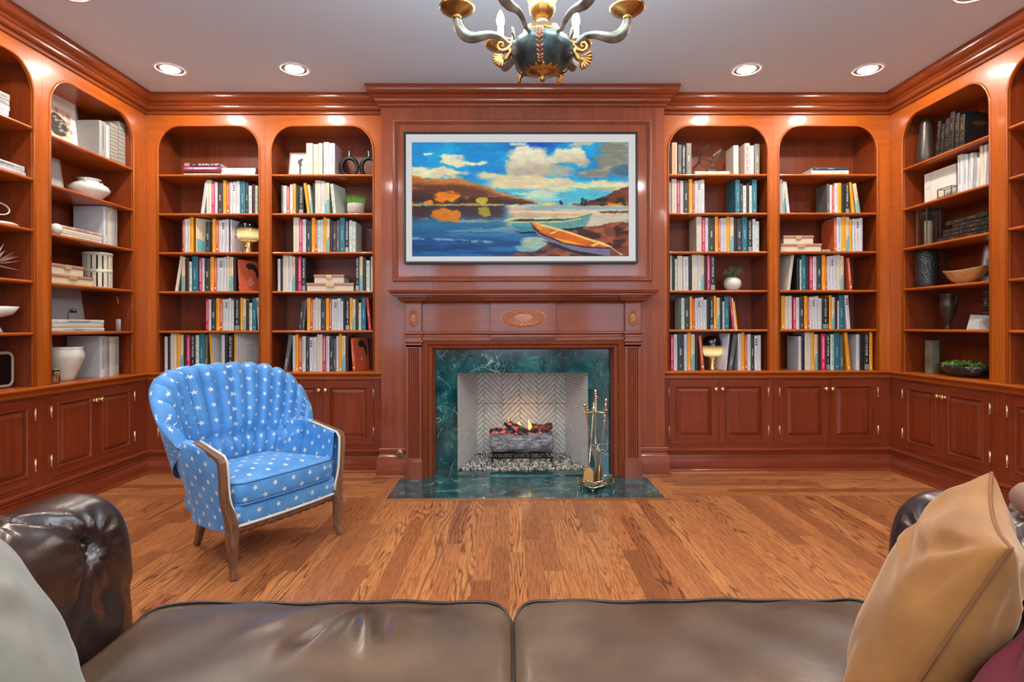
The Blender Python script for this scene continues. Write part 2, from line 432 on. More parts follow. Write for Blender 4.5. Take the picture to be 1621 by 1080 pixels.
# ================================================================== BUILT-IN BOOKCASES
SHZ = [2.354, 2.046, 1.739, 1.430, 1.118]          # tops of the loose shelves
CTOP = 0.790                                        # top of the counter
AT = 2.735                                          # crown of the arch
RX, RZ = .175, .20
def arch_pts(x0, x1, n=10):
    p = [(x0, CTOP)]
    for i in range(n + 1):
        a = PI - PI / 2 * i / n
        p.append((x0 + RX + RX * math.cos(a), AT - RZ + RZ * math.sin(a)))
    for i in range(n + 1):
        a = PI / 2 - PI / 2 * i / n
        p.append((x1 - RX + RX * math.cos(a), AT - RZ + RZ * math.sin(a)))
    p.append((x1, CTOP)); return p
def face_frame(x0, x1, e0, e1, th=.02):
    """x0..x1 opening, e0..e1 outer edges"""
    mb = MB(); P = arch_pts(x0, x1); n = len(P)
    for (y, s) in ((0, 1), (th, -1)):
        # stiles
        mb.add([(e0, y, CTOP), (x0, y, CTOP), (x0, y, AT - RZ), (e0, y, AT - RZ)], [(0, 1, 2, 3)])
        mb.add([(x1, y, CTOP), (e1, y, CTOP), (e1, y, AT - RZ), (x1, y, AT - RZ)], [(0, 1, 2, 3)])
        top = CB + .03
        Q = P[1:-1]; q = len(Q)
        vs = [(x, y, z) for x, z in Q] + [(e0, y, AT - RZ), (e0, y, top), (e1, y, top), (e1, y, AT - RZ)] + [(x, y, top) for x, z in Q]
        fs = [(i, i + 1, q + 4 + i + 1, q + 4 + i) for i in range(q - 1)]
        fs += [(0, q + 4, q + 1, q), (q - 1, q + 3, q + 2, q + 4 + q - 1)]
        mb.add(vs, fs, 1)
    vs = [(x, 0, z) for x, z in P] + [(x, th, z) for x, z in P]
    mb.add(vs, [(i, i + 1, n + i + 1, n + i) for i in range(n - 1)])
    mb.add([(e0, 0, CTOP), (e0, th, CTOP), (e0, th, CB + .03), (e0, 0, CB + .03)], [(0, 1, 2, 3)])
    mb.add([(e1, 0, CTOP), (e1, th, CTOP), (e1, th, CB + .03), (e1, 0, CB + .03)], [(0, 1, 2, 3)])
    return mb
BAYS = {}
def bookcase(key, org, rz, x0, x1, e0, e1, label):
    """org: world point of local origin on the face plane; local x runs to the viewer's right, y into the wall"""
    t = thing('bookcase', label, 'bookcase', (org[0], org[1], 0), rz, 'built-in arched bookcases')
    g = .0006
    face_frame(x0, x1, e0 + g, e1 - g).build('face_frame', [WV, WH], t)
    P = arch_pts(x0, x1, 14)
    b = MB(); b.tube([(x, -.001, z) for x, z in P], .0075, 8, cap=True, up=(0, 1, 0)); b.build('arch_bead', WV, t, smooth=True)
    s = MB(); y0, y1 = .0201, DEP + .02
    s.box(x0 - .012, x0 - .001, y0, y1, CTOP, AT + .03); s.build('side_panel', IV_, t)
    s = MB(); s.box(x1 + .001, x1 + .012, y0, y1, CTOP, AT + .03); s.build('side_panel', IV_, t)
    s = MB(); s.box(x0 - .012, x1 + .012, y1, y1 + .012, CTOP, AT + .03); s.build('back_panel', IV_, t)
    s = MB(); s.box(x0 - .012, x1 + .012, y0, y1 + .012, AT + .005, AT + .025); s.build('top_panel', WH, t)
    for z in SHZ:
        s = MB()
        prof = [(.012, z), (.006, z - .002), (.002, z - .007), (.002, z - .013), (.006, z - .018), (.012, z - .020), (y1 - .001, z - .020), (y1 - .001, z)]
        M = Matrix(((0, 1, 0, 0), (1, 0, 0, 0), (0, 0, 1, 0), (0, 0, 0, 1)))
        s.prism(prof, x0 + .001, x1 - .001, 0, M); s.build('shelf', WH, t, auto=50)
    BAYS[key] = (Matrix.Translation((org[0], org[1], 0)) @ Matrix.Rotation(rz, 4, 'Z'), x0, x1)
    return t

def raised_door(x0, x1, z0, z1, side):
    """panel door on the y=0 plane; side: -1 hinged left, +1 hinged right. returns meshes builders"""
    mb = MB(); th = .019; f = .052
    # stiles and rails
    xs0, xs1, zs0, zs1 = x0 + f, x1 - f, z0 + f, z1 - f
    mb.box(x0, xs0, -.004, th, z0, z1); mb.box(xs1, x1, -.004, th, z0, z1)
    mb.box(xs0, xs1, -.004, th, z0, zs0, 1); mb.box(xs0, xs1, -.004, th, zs1, z1, 1)
    # rounded sticking, sunk margin, bevelled raised field
    def ring(d, y): return [(xs0 + d, y, zs0 + d), (xs1 - d, y, zs0 + d), (xs1 - d, y, zs1 - d), (xs0 + d, y, zs1 - d)]
    seq = [(0, -.004), (.002, -.007), (.006, -.007), (.009, -.002), (.011, .008), (.013, .010), (.040, -.003), (.041, -.005), (.043, -.005)]
    rings = [ring(d, y) for d, y in seq]
    vs = [v for r in rings for v in r]; fs = []
    for i in range(len(rings) - 1):
        for k in range(4): fs.append((i * 4 + k, i * 4 + (k + 1) % 4, (i + 1) * 4 + (k + 1) % 4, (i + 1) * 4 + k))
    b = (len(rings) - 1) * 4; fs.append((b, b + 1, b + 2, b + 3))
    mb.add(vs, fs)
    return mb
KNOB_ME = HINGE_ME = None
def base_cabinet(org, rz, x0, x1, e0, e1, label, doors=True):
    global KNOB_ME, HINGE_ME
    t = thing('base_cabinet', label, 'cabinet', (org[0], org[1], 0), rz, 'built-in base cabinets')
    zb, zt = .208, .722; g = .0006; th = .02
    mb = MB(); e0, e1 = e0 + g, e1 - g
    ff0 = .120
    mb.box(e0, x0, 0, th, ff0, .7315); mb.box(x1, e1, 0, th, ff0, .7315)
    mb.box(x0, x1, 0, th, zt, .7315, 1); mb.box(x0, x1, 0, th, ff0, zb, 1)
    mb.box(e0, e1, th, .05, ff0, .7315)
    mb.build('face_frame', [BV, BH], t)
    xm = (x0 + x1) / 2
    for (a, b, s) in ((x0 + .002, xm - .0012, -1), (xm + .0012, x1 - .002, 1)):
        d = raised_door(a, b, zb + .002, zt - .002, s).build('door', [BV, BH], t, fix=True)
        if KNOB_ME is None:
            k = MB(); M = Matrix.Rotation(PI / 2, 4, 'X')
            k.lathe([(.0, 0), (.012, 0), (.012, .002), (.006, .004), (.0055, .010), (.010, .013), (.016, .018), (.0168, .022), (.014, .026), (.008, .0285), (0, .029)], 20, 0, M)
            KNOB_ME = k.mesh('knob', BRASS, True)
            h = MB(); h.tube([(0, -.003, -.032), (0, -.003, .032)], .004, 8); h.tube([(0, -.003, -.038), (0, -.003, -.032)], [.002, .0045], 8); h.tube([(0, -.003, .032), (0, -.003, .038)], [.0045, .002], 8)
            h.box(-.0045, .0045, -.0025, .002, -.03, .03)
            HINGE_ME = h.mesh('hinge', plain('pale_brass', srgb(226, 196, 150), .3, .8), True)
        kn = bpy.data.objects.new('knob', KNOB_ME); COL.objects.link(kn); kn.parent = d
        kn.location = (xm + s * .026, -.004, .645)
        for hz in (.622, .318):
            hg = bpy.data.objects.new('hinge', HINGE_ME); COL.objects.link(hg); hg.parent = d
            hg.location = ((a if s < 0 else b), -.004, hz)
    return t

def px2x(px, y=FY): return WY(px, 516, y).x
bk = [(px2x(250.2), px2x(411.2)), (px2x(429.4), px2x(591.6)), (px2x(1058.2), px2x(1216.4)), (px2x(1233), px2x(1389.6))]
m01 = (bk[0][1] + bk[1][0]) / 2; m23 = (bk[2][1] + bk[3][0]) / 2
edges = [(XL, m01), (m01, BXL), (BXR, m23), (m23, XR)]
BL_ = ['arched bookcase in the left corner of the back wall', 'arched bookcase immediately left of the fireplace',
       'arched bookcase immediately right of the fireplace', 'arched bookcase in the right corner of the back wall']
CL_ = ['two-door panelled cabinet behind the blue armchair, at the left corner', 'two-door panelled cabinet immediately left of the fireplace',
       'two-door panelled cabinet immediately right of the fireplace', 'two-door panelled cabinet of the back wall at the right corner']
for i in range(4):
    (a, b), (e, f) = bk[i], edges[i]
    bookcase('ABCD'[i], (0, FY), 0, a, b, e, f, BL_[i])
    base_cabinet((0, FY), 0, a, b, e, f, CL_[i])
# side walls.  local x = world Y on the left wall, -Y on the right wall
l1 = (WX(79.4, 516, XL).y, WX(212.2, 516, XL).y); wB = l1[1] - l1[0]
l2b = WX(55.0, 516, XL).y; l2 = (l2b - wB, l2b); st = l1[0] - l2b
l3 = (l2[0] - st - wB, l2[0] - st); l4 = (l3[0] - st - wB, l3[0] - st)
r1 = (WX(1568.2, 516, XR).y, WX(1428.8, 516, XR).y)
r2b = WX(1594.5, 516, XR).y; r2 = (r2b - wB, r2b); r3 = (r2[0] - st - wB, r2[0] - st); r4 = (r3[0] - st - wB, r3[0] - st)
names = ['nearest the back corner', 'second from the back corner', 'third from the back corner', 'nearest the windows']
for side, runs in (('left', [l1, l2, l3, l4]), ('right', [r1, r2, r3, r4])):
    for i, (a, b) in enumerate(runs):
        hi = FY if i == 0 else (b + runs[i - 1][0]) / 2
        lo = (a + runs[i + 1][1]) / 2 if i < 3 else ROOM_B
        if side == 'left': args = ((XL, 0), PI / 2, a, b, lo, hi)
        else: args = ((XR, 0), -PI / 2, -b, -a, -hi, -lo)
        bookcase(side[0].upper() + str(i + 1), *args, 'arched bookcase on the %s wall, %s' % (side, names[i]))
        base_cabinet(*args, 'two-door panelled cabinet on the %s wall, %s' % (side, names[i]))
# continuous counters
CP = [(-DEP - .01, CTOP - .001), (.040, CTOP - .001), (.045, CTOP - .005), (.046, CTOP - .010), (.044, CTOP - .016), (.038, CTOP - .020), (.032, CTOP - .021)] \
    + cove((.028, CTOP - .024), (.008, CTOP - .050), 5, .3) + [(.008, CTOP - .056), (-.0, CTOP - .058), (-DEP - .01, CTOP - .058)]
CP = [(o, z) for o, z in CP]
for nm, path, lab in (('countertop', [(XL, ROOM_B), (XL, FY), (BXL - .001, FY)], 'moulded cherry counter running under the bookcases left of the fireplace'),
                      ('countertop', [(BXR + .001, FY), (XR, FY), (XR, ROOM_B)], 'moulded cherry counter running under the bookcases right of the fireplace')):
    rr_ = sweep(path, CP); tag(sweep_mb(rr_, 0, len(path) - 1).build(nm, WH, auto=40), lab, 'counter')
# ================================================================== CHIMNEY BREAST AND OVERMANTEL
XC = (BXL + BXR) / 2
MH = .679                         # half width of the marble
BRV = wood('cherry_breast_vertical', (22, 22, 1.3), srgb(104, 47, 24), srgb(132, 62, 33), srgb(154, 78, 44), rough=.42, coat=.25)
BRH = wood('cherry_breast_horizontal', (1.3, 1.3, 26), srgb(104, 47, 24), srgb(132, 62, 33), srgb(154, 78, 44), rough=.42, coat=.25)
PANM = wood('ribbon_stripe_panel', (120, 120, 1.0), srgb(110, 46, 18), srgb(140, 64, 28), srgb(164, 84, 40), rough=.35)
mb = MB()
mb.box(BXL, XC - MH - .02, BY, FY + .6, 0, CB + .03)
mb.box(XC + MH + .02, BXR, BY, FY + .6, 0, CB + .03)
mb.box(XC - MH - .02, XC + MH + .02, BY, FY + .6, 1.0, CB + .03)
structure(mb.build('wall_chimney_breast', BRV))
structure(sweep_mb(sweep([(BXL, FY - .03), (BXL, BY), (XC - .892, BY)], BP2), 0, 2).build('baseboard_breast_left', BRH, auto=40))
structure(sweep_mb(sweep([(XC + .892, BY), (BXR, BY), (BXR, FY - .03)], BP2), 0, 2).build('baseboard_breast_right', BRH, auto=40))
# overmantel picture-frame moulding and panel
def rect_sweep(x0, x1, z0, z1, prof, y):
    """profile [(inward, forward)] mitred round a rectangle in the XZ plane"""
    rings = []
    for (cx, cz, sx, sz) in ((x0, z0, 1, 1), (x1, z0, -1, 1), (x1, z1, -1, -1), (x0, z1, 1, -1)):
        rings.append([(cx + sx * i, y - f, cz + sz * i) for i, f in prof])
    vs = [v for r in rings for v in r]; k = len(prof); fs = []
    for i in range(4):
        for j in range(k - 1):
            fs.append((i * k + j, i * k + j + 1, ((i + 1) % 4) * k + j + 1, ((i + 1) % 4) * k + j))
    return vs, fs
om = thing('overmantel', 'cherry panelled overmantel framing the television above the mantel', 'wall panel', (0, 0, 0))
p0, p1 = WY(621.7, 446, BY - .01), WY(1032, 189, BY - .01)
ox0, ox1, oz0, oz1 = p0.x, p1.x, p0.z, p1.z
mb = MB(); vs, fs = rect_sweep(ox0, ox1, oz0, oz1, [(0, 0), (0, .010), (.004, .018), (.012, .021), (.018, .018), (.022, .012), (.026, .016), (.030, .016), (.040, .004), (.042, .003)], BY)
mb.add(vs, fs); mb.build('frame_moulding', BRV, om, auto=40)
MB().box(ox0 + .041, ox1 - .041, BY - .003, BY - .0005, oz0 + .041, oz1 - .041).build('panel', PANM, om)

# ================================================================== MANTEL
mt = thing('fireplace_mantel', 'carved cherry mantel with fluted pilasters around the green marble fireplace', 'mantel', (XC, BY, 0))
def L(y): return y - BY
FYB, PY, SY = 4.295, 4.262, 4.14       # frieze board, pilaster face, shelf nose
def arch_path(h, yb): return [(-h, 0.02), (-h, yb), (h, yb), (h, 0.02)]
# frieze board
mb = MB(); mb.box(-.885, .885, L(FYB), 0, 1.03, 1.345); mb.build('frieze', BRH, mt)
mb = MB(); mb.box(-.245, .245, L(4.258), L(FYB) - .0004, 1.09, 1.335); mb.build('centre_tablet', BRH, mt, bevel=.002)
for s in (-1, 1):
    pl = MB(); x0, x1 = sorted((s * .882, s * .764))
    # fluted shaft
    pts = []; n = 5; pitch = (x1 - x0 - .034) / n; yf = L(PY) + .004
    pts.append((x0, yf))
    for k in range(n):
        a = x0 + .017 + pitch * k + pitch * .14; b = x0 + .017 + pitch * (k + 1) - pitch * .14
        for q in range(7):
            t = PI * q / 6; pts.append(((a + b) / 2 - (b - a) / 2 * math.cos(t), yf + .0125 * math.sin(t)))
    pts.append((x1, yf)); pts += [(x1, 0), (x0, 0)]
    N = len(pts); z0, z1 = .155, .985
    pl.add([(x, y, z0) for x, y in pts] + [(x, y, z1) for x, y in pts], [(i, (i + 1) % N, N + (i + 1) % N, N + i) for i in range(N)])
    p = pl.build('pilaster', BRV, mt, auto=50)
    q = MB(); q.box(x0 - .008, x1 + .008, L(PY) - .010, 0, .0005, .138)
    for (g_, za, zb_) in ((.004, .138, .146), (.001, .146, .156)): q.box(x0 - g_, x1 + g_, L(PY) - g_ - .002, 0, za, zb_)
    q.build('plinth', BRV, p, bevel=.0025)
    q = MB(); path = [(x0, .0), (x0, L(PY)), (x1, L(PY)), (x1, .0)]
    CPf = [(0, .985), (.004, .985), (.004, .992), (.000, .994), (.000, 1.006)] + cove((.001, 1.008), (.012, 1.030), 5, -.25) + [(.014, 1.032), (.014, 1.042), (0, 1.042)]
    sweep_mb(sweep(path, [(-a, b) for a, b in CPf][::1] if False else [(a, b) for a, b in CPf]), 0, 3, q); q.build('capital', BRH, p, auto=40)
    q = MB(); q.box(x0, x1, L(PY), 0, 1.042, 1.335); q.build('corner_block', BRV, p, bevel=.0015)
# breakfront path for architrave and bed moulding
def bf(o):
    a, b = L(PY), L(FYB)
    return [(-.885 - 0, .0), (-.885, a), (-.764, a), (-.764, b), (-.245, b), (-.245, L(4.258)), (.245, L(4.258)), (.245, b), (.764, b), (.764, a), (.885, a), (.885, .0)]
AR = [(-.005, 1.062), (.004, 1.062), (.004, 1.070)] + cove((.005, 1.072), (.014, 1.092), 5, -.3) + [(.017, 1.094), (.017, 1.104), (.010, 1.108), (-.005, 1.110)]
sweep_mb(sweep(bf(0), AR), 0, 11).build('architrave_moulding', BRH, mt, auto=40)
BED = [(-.005, 1.315), (.005, 1.315), (.006, 1.322), (.003, 1.326)] + cove((.006, 1.330), (.050, 1.362), 8, .22) + [(.054, 1.366), (.054, 1.374), (-.005, 1.374)]
sweep_mb(sweep(bf(0), BED), 0, 11).build('bed_moulding', BRH, mt, auto=40)
SH = [(-.3, 1.374), (.040, 1.374), (.044, 1.378), (.044, 1.386), (.052, 1.390), (.058, 1.398), (.060, 1.404), (.066, 1.407), (.068, 1.412), (.066, 1.417), (.060, 1.419), (-.3, 1.419)]
shp = [(-.925, -.0005), (-.925, L(SY) + .068), (.925, L(SY) + .068), (.925, -.0005)]
SHf = [(max(o, -.05), z) for o, z in SH]
q = MB(); sweep_mb(sweep(shp, SHf), 0, 3, q); q.box(-.925, .925, L(SY) + .07, -.0005, 1.3745, 1.4185)
q.build('mantel_shelf', BRH, mt, auto=40)
# opening moulding stepping back to the marble, with a rope bead
def u_sweep(prof):            # prof [(distance outside marble edge, y local)]
    rings = []
    for (cx, cz, sx, sz) in ((-MH, 0, -1, 0), (-MH, .963, -1, 1), (MH, .963, 1, 1), (MH, 0, 1, 0)):
        rings.append([(cx + sx * d, y, cz + sz * d) for d, y in prof])
    k = len(prof); vs = [v for r in rings for v in r]; fs = []
    for i in range(3):
        for j in range(k - 1): fs.append((i * k + j, i * k + j + 1, (i + 1) * k + j + 1, (i + 1) * k + j))
    return vs, fs
mpf = [(.088, L(4.30)), (.086, L(4.288)), (.078, L(4.284)), (.072, L(4.288)), (.068, L(4.296)), (.060, L(4.300)), (.050, L(4.306)), (.040, L(4.330)), (.036, L(4.336)), (.026, L(4.338)), (.018, L(4.345)),
       (.012, L(4.36)), (.008, L(4.395)), (.002, L(4.40)), (.001, L(4.448))]
mb = MB(); vs, fs = u_sweep(mpf); mb.add(vs, fs); om_ = mb.build('opening_moulding', BRV, mt, auto=45)
mb = MB(); yb = L(4.333); d = .031
def bead(x, z):
    r = .0042; vs = []; 
    vs = [(x, yb - r, z), (x + r, yb, z), (x, yb, z + r), (x - r, yb, z), (x, yb, z - r), (x + r * .7, yb - r * .5, z + r * .7), (x - r * .7, yb - r * .5, z + r * .7), (x - r * .7, yb - r * .5, z - r * .7), (x + r * .7, yb - r * .5, z - r * .7)]
    mb.add(vs, [(0, 1, 5), (0, 5, 2), (0, 2, 6), (0, 6, 3), (0, 3, 7), (0, 7, 4), (0, 4, 8), (0, 8, 1)])
z = .01
while z < .963 + d: bead(-MH - d, z); bead(MH + d, z); z += .0115
x = -MH - d + .0115
while x < MH + d: bead(x, .963 + d); x += .0115
mb.build('bead_trim', plain('carved_cherry', srgb(176, 100, 62), .35, coat=.3), om_, fix=False)
# sunburst ovals
CARV = plain('carved_oval', srgb(176, 110, 76), .38, coat=.3, var=.1)
def oval(name, x, z, a, b, y, petals):
    mb = MB()
    def fn(u, v):
        t = 2 * PI * u; r = v
        if r < .40: h = .005 + .004 * math.cos(r / .40 * PI / 2) + .0022 * math.cos(r * 70)
        elif r < .46: h = .0002
        elif r < .93:
            ph = abs(math.sin(t * petals / 2)); h = .0005 + .0135 * math.sqrt(ph) * (.6 + .4 * (r - .46) / .47)
            if r > .86: h *= (.93 - r) / .07 * .6 + .4
        else: h = .0025 * (1 - (r - .93) / .07)
        # angle-warped so petals fan out of the ellipse evenly
        return (x + a * r * math.cos(t), y - h, z + b * r * math.sin(t))
    mb.grid(fn, petals * 8, 30, wrap=True)
    return mb.build(name, CARV, mt, smooth=True)
oval('oval_rosette', 0, WY(828, 503, 4.25).z, .171, .073, L(4.2575), 28)
for s in (-1, 1): oval('oval_rosette', s * .823, WY(828, 503, 4.26).z, .040, .068, L(PY) - .0005, 26)
# brass gas key plate on the base of the breast
gp = WY(633, 718, 4.30)
g = MB(); M = Matrix.Rotation(PI / 2, 4, 'X')
g.lathe([(.0, .012), (.007, .012), (.0071, .009), (.013, .010), (.026, .007), (.030, .003), (.030, 0)], 32, 0, M)
go = g.build('gas_valve_plate', plain('aged_bronze', srgb(150, 118, 96), .35, .7), smooth=True); go.location = gp + Vector((0, -.0, 0))
tag(go, 'round bronze gas valve plate on the wooden base left of the mantel', 'gas valve')
g = MB(); g.box(-.006, .006, -.0125, -.0121, -.006, .006); g.build('key_socket', plain('socket_black', srgb(20, 15, 12), .5), go)

# ================================================================== GREEN MARBLE, FIREBOX
def marble(name, scale, rough):
    m, nt, b = newmat(name)
    v = mapping(nt, (scale,) * 3)
    nb = node(nt, 'ShaderNodeTexNoise', Scale=3.0, Detail=8.0, Roughness=.65, Distortion=.6); nt.links.new(v, nb.inputs['Vector'])
    base = ramp(nt, nb.outputs[0], [(.3, srgb(6, 34, 38)), (.47, srgb(12, 64, 68)), (.6, srgb(28, 94, 96)), (.75, srgb(80, 142, 138))])
    def vein(sc, th, dist):
        nd = node(nt, 'ShaderNodeTexNoise', Scale=sc * .9, Detail=4.0); nt.links.new(v, nd.inputs['Vector'])
        mixv = nt.nodes.new('ShaderNodeVectorMath'); mixv.operation = 'MULTIPLY_ADD'
        nt.links.new(nd.outputs['Color'], mixv.inputs[0]); mixv.inputs[1].default_value = (dist,) * 3; nt.links.new(v, mixv.inputs[2])
        vo = nt.nodes.new('ShaderNodeTexVoronoi'); vo.feature = 'DISTANCE_TO_EDGE'; vo.inputs['Scale'].default_value = sc
        nt.links.new(mixv.outputs[0], vo.inputs['Vector'])
        nm = node(nt, 'ShaderNodeTexNoise', Scale=sc * 1.3, Detail=2.0); nt.links.new(mixv.outputs[0], nm.inputs['Vector'])
        r1 = ramp(nt, vo.outputs['Distance'], [(0, (1, 1, 1, 1)), (th, (0, 0, 0, 1))])
        r2 = ramp(nt, nm.outputs[0], [(.48, (0, 0, 0, 1)), (.62, (1, 1, 1, 1))])
        mu = nt.nodes.new('ShaderNodeMath'); mu.operation = 'MULTIPLY'; nt.links.new(r1.outputs[0], mu.inputs[0]); nt.links.new(r2.outputs[0], mu.inputs[1])
        return mu.outputs[0]
    a = vein(1.7, .009, 1.1); c = vein(4.6, .016, .55)
    mxm = nt.nodes.new('ShaderNodeMath'); mxm.operation = 'MAXIMUM'; nt.links.new(a, mxm.inputs[0])
    sc_ = nt.nodes.new('ShaderNodeMath'); sc_.operation = 'MULTIPLY'; sc_.inputs[1].default_value = .55; nt.links.new(c, sc_.inputs[0]); nt.links.new(sc_.outputs[0], mxm.inputs[1])
    mx = nt.nodes.new('ShaderNodeMix'); mx.data_type = 'RGBA'
    nt.links.new(mxm.outputs[0], mx.inputs[0]); nt.links.new(base.outputs[0], mx.inputs[6]); mx.inputs[7].default_value = srgb(196, 216, 206)
    nt.links.new(mx.outputs[2], b.inputs['Base Color']); b.inputs['Roughness'].default_value = rough
    b.inputs['Coat Weight'].default_value = .4; b.inputs['Coat Roughness'].default_value = .05
    return m
MARB = marble('green_marble', 2.2, .12)
FYF = 4.455; OH, OT = .512, .782
o0, o1 = XC - OH, XC + OH
ms = MB(); ms.box(XC - MH, o0, FYF, FYF + .02, 0.0135, .975); ms.box(o1, XC + MH, FYF, FYF + .02, 0.0135, .975); ms.box(o0, o1, FYF, FYF + .02, OT, .975)
tag(ms.build('marble_surround', MARB), 'dark green veined marble surround facing the firebox opening', 'fireplace surround')
hm = MB()
hx0, hx1 = HX0, HX1
hm.box(hx0, hx1, HY, BY, 0.0006, .004); hm.box(XC - MH, XC + MH, BY, FYF + .02, .0006, .013)
tag(hm.build('hearth_slab', MARB, bevel=.0015), 'polished dark green marble hearth slab let into the wood floor', 'hearth')
bx = thing('firebox', 'cream herringbone firebrick firebox inside the marble surround', 'firebox', (XC, FYF + .02, 0))
BRK = plain('firebrick', srgb(214, 210, 198), .8, bumps=.3, var=.13, scale=22)
BRW = plain('pale_firebrick', srgb(220, 222, 220), .8, bumps=.3, var=.08, scale=22)
MORT = plain('dark_mortar', srgb(92, 84, 76), .9, var=.1)
DB, HB = .57, .392              # depth to back, half width at back
back = MB(); back.box(-HB - .01, HB + .01, DB + .010, DB + .06, -.01, 1.0, 1)
bm = bmesh.new()
Wb, nb_ = .032, 7
for i in range(-60, 60):
    for j in range(-6, 7):
        ox, oy = i + j * nb_, i - j * nb_
        for (x0, x1, y0, y1) in ((0, nb_, 0, 1), (nb_, nb_ + 1, 1 - nb_, 1)):
            x0_, x1_, y0_, y1_ = ox + x0 + .07, ox + x1 - .07, oy + y0 + .07, oy + y1 - .07
            c_ = .7071
            P = [((a - b + nb_) * c_ * Wb, (a + b) * c_ * Wb + .40) for a, b in ((x0_, y0_), (x1_, y0_), (x1_, y1_), (x0_, y1_))]
            if max(p[0] for p in P) < -HB or min(p[0] for p in P) > HB or max(p[1] for p in P) < 0 or min(p[1] for p in P) > .98: continue
            vv = [bm.verts.new((p[0], DB + .004, p[1])) for p in P] + [bm.verts.new((p[0], DB + .012, p[1])) for p in P]
            for f in ((0, 1, 2, 3), (0, 4, 5, 1), (1, 5, 6, 2), (2, 6, 7, 3), (3, 7, 4, 0)): bm.faces.new([vv[q] for q in f])
for co, no in (((-HB, 0, 0), (-1, 0, 0)), ((HB, 0, 0), (1, 0, 0)), ((0, 0, 0), (0, 0, -1)), ((0, 0, .98), (0, 0, 1))):
    bmesh.ops.bisect_plane(bm, geom=bm.verts[:] + bm.edges[:] + bm.faces[:], plane_co=co, plane_no=no, clear_outer=True)
# the horizontal joint across the panels
jz = WY(826, 639, FYF + .02 + DB).z
vmap = {v: i for i, v in enumerate(bm.verts)}
back.add([v.co.copy() for v in bm.verts], [[vmap[v] for v in f.verts] for f in bm.faces], 0); bm.free()
back.box(-HB, HB, DB + .0025, DB + .0045, jz - .002, jz + .002, 1)
back.build('back_panel', [BRK, MORT], bx)
for s in (-1, 1):
    mb = MB(); a = Vector((s * OH, 0.0, 0)); b = Vector((s * HB, DB + .004, 0)); d = (b - a); Ln = d.length; d.normalize(); nrm = Vector((-d.y, d.x, 0)) * (1 if s > 0 else -1) # towards inside
    M = Matrix((d, Vector((0, 0, 1)), nrm)).transposed().to_4x4(); M.translation = a
    if M.to_3x3().determinant() < 0: pass
    mb.box(0, Ln, 0, 1.0, -.05, -.004, 1, M)
    r_ = 0; z = .003
    while z < .98:
        u = -(.045 if r_ % 2 else 0)
        while u < Ln:
            a0, a1 = max(u, 0) + .0012, min(u + .092, Ln) - .0012
            if a1 > a0: mb.box(a0, a1, z + .0015, z + .022, -.005, 0, 0, M)
            u += .092
        z += .0235; r_ += 1
    mb.build('side_panel', [BRW, MORT], bx)
MB().box(-OH - .05, OH + .05, 0, DB + .06, -.03, .004).build('floor_panel', MORT, bx)
MB().box(-OH - .05, OH + .05, 0, DB + .06, .98, 1.0).build('top_panel', plain('soot', srgb(60, 54, 50), .9), bx)
# gravel bed
rg = random.Random(4)
gm = [plain('pebble_' + n_, c_, .6, var=.15) for n_, c_ in (('white', srgb(222, 220, 212)), ('tan', srgb(176, 152, 118)), ('grey', srgb(128, 130, 132)), ('black', srgb(44, 46, 52)))]
bm = bmesh.new(); bmesh.ops.create_icosphere(bm, subdivisions=1, radius=1); IV = [v.co.copy() for v in bm.verts]; IF = [[v.index for v in f.verts] for f in bm.faces]; bm.free()
gv = MB()
Y0 = FYF + .022
def wid(yy): t = (yy - FYF - .02) / DB; return OH + (HB - OH) * t - .012
gv.add([(XC - wid(Y0), Y0, .010), (XC + wid(Y0), Y0, .010), (XC + wid(Y0 + DB), Y0 + DB - .003, .022), (XC - wid(Y0 + DB), Y0 + DB - .003, .022)], [(0, 1, 2, 3)], 2)
for k in range(2300):
    yy = Y0 + .006 + (DB - .02) * rg.random() ** 1.25; w_ = wid(yy); xx = XC + rg.uniform(-w_, w_)
    r = rg.uniform(.0045, .0105); E = Euler((rg.random() * 6, rg.random() * 6, rg.random() * 6)).to_matrix()
    sc3 = Vector((r * rg.uniform(.8, 1.5), r, r * rg.uniform(.5, .8)))
    c = Vector((xx, yy, .014 + .012 * (yy - Y0) / DB + rg.uniform(0, .006)))
    gv.add([c + E @ Vector((p.x * sc3.x, p.y * sc3.y, p.z * sc3.z)) for p in IV], IF, rg.choices(range(4), (4, 3, 2.5, 1.6))[0])
tag(gv.build('gravel', gm, fix=False), 'mixed white, tan and dark gravel spread over the firebox floor', 'gravel', kind='stuff')
# logs
def logmat(name, c0, c1, c2, glow=0):
    m, nt, b = newmat(name); v = mapping(nt, (9, 30, 30))
    n1 = node(nt, 'ShaderNodeTexNoise', Scale=1.6, Detail=8.0, Roughness=.8); nt.links.new(v, n1.inputs['Vector'])
    r = ramp(nt, n1.outputs[0], [(.36, c0), (.5, c1), (.62, c2)]); nt.links.new(r.outputs[0], b.inputs['Base Color'])
    b.inputs['Roughness'].default_value = .85; bump(nt, b, n1.outputs[0], .9, .012)
    if glow:
        n2 = node(nt, 'ShaderNodeTexNoise', Scale=26.0, Detail=4.0); nt.links.new(mapping(nt, (1, 1, 1)), n2.inputs['Vector'])
        r2 = ramp(nt, n2.outputs[0], [(.55, (0, 0, 0, 1)), (.63, (.7, .03, .04, 1)), (.76, (1, .14, .10, 1))])
        nt.links.new(r2.outputs[0], b.inputs['Emission Color']); b.inputs['Emission Strength'].default_value = glow
    return m
ASH = logmat('ash_grey_bark', srgb(46, 42, 42), srgb(140, 140, 144), srgb(212, 212, 216))
CHAR = logmat('charred_ember_bark', srgb(22, 14, 12), srgb(66, 44, 36), srgb(176, 172, 178), .8)
CHAR2 = logmat('charred_brown_bark', srgb(24, 14, 10), srgb(80, 50, 34), srgb(150, 120, 96), .35)
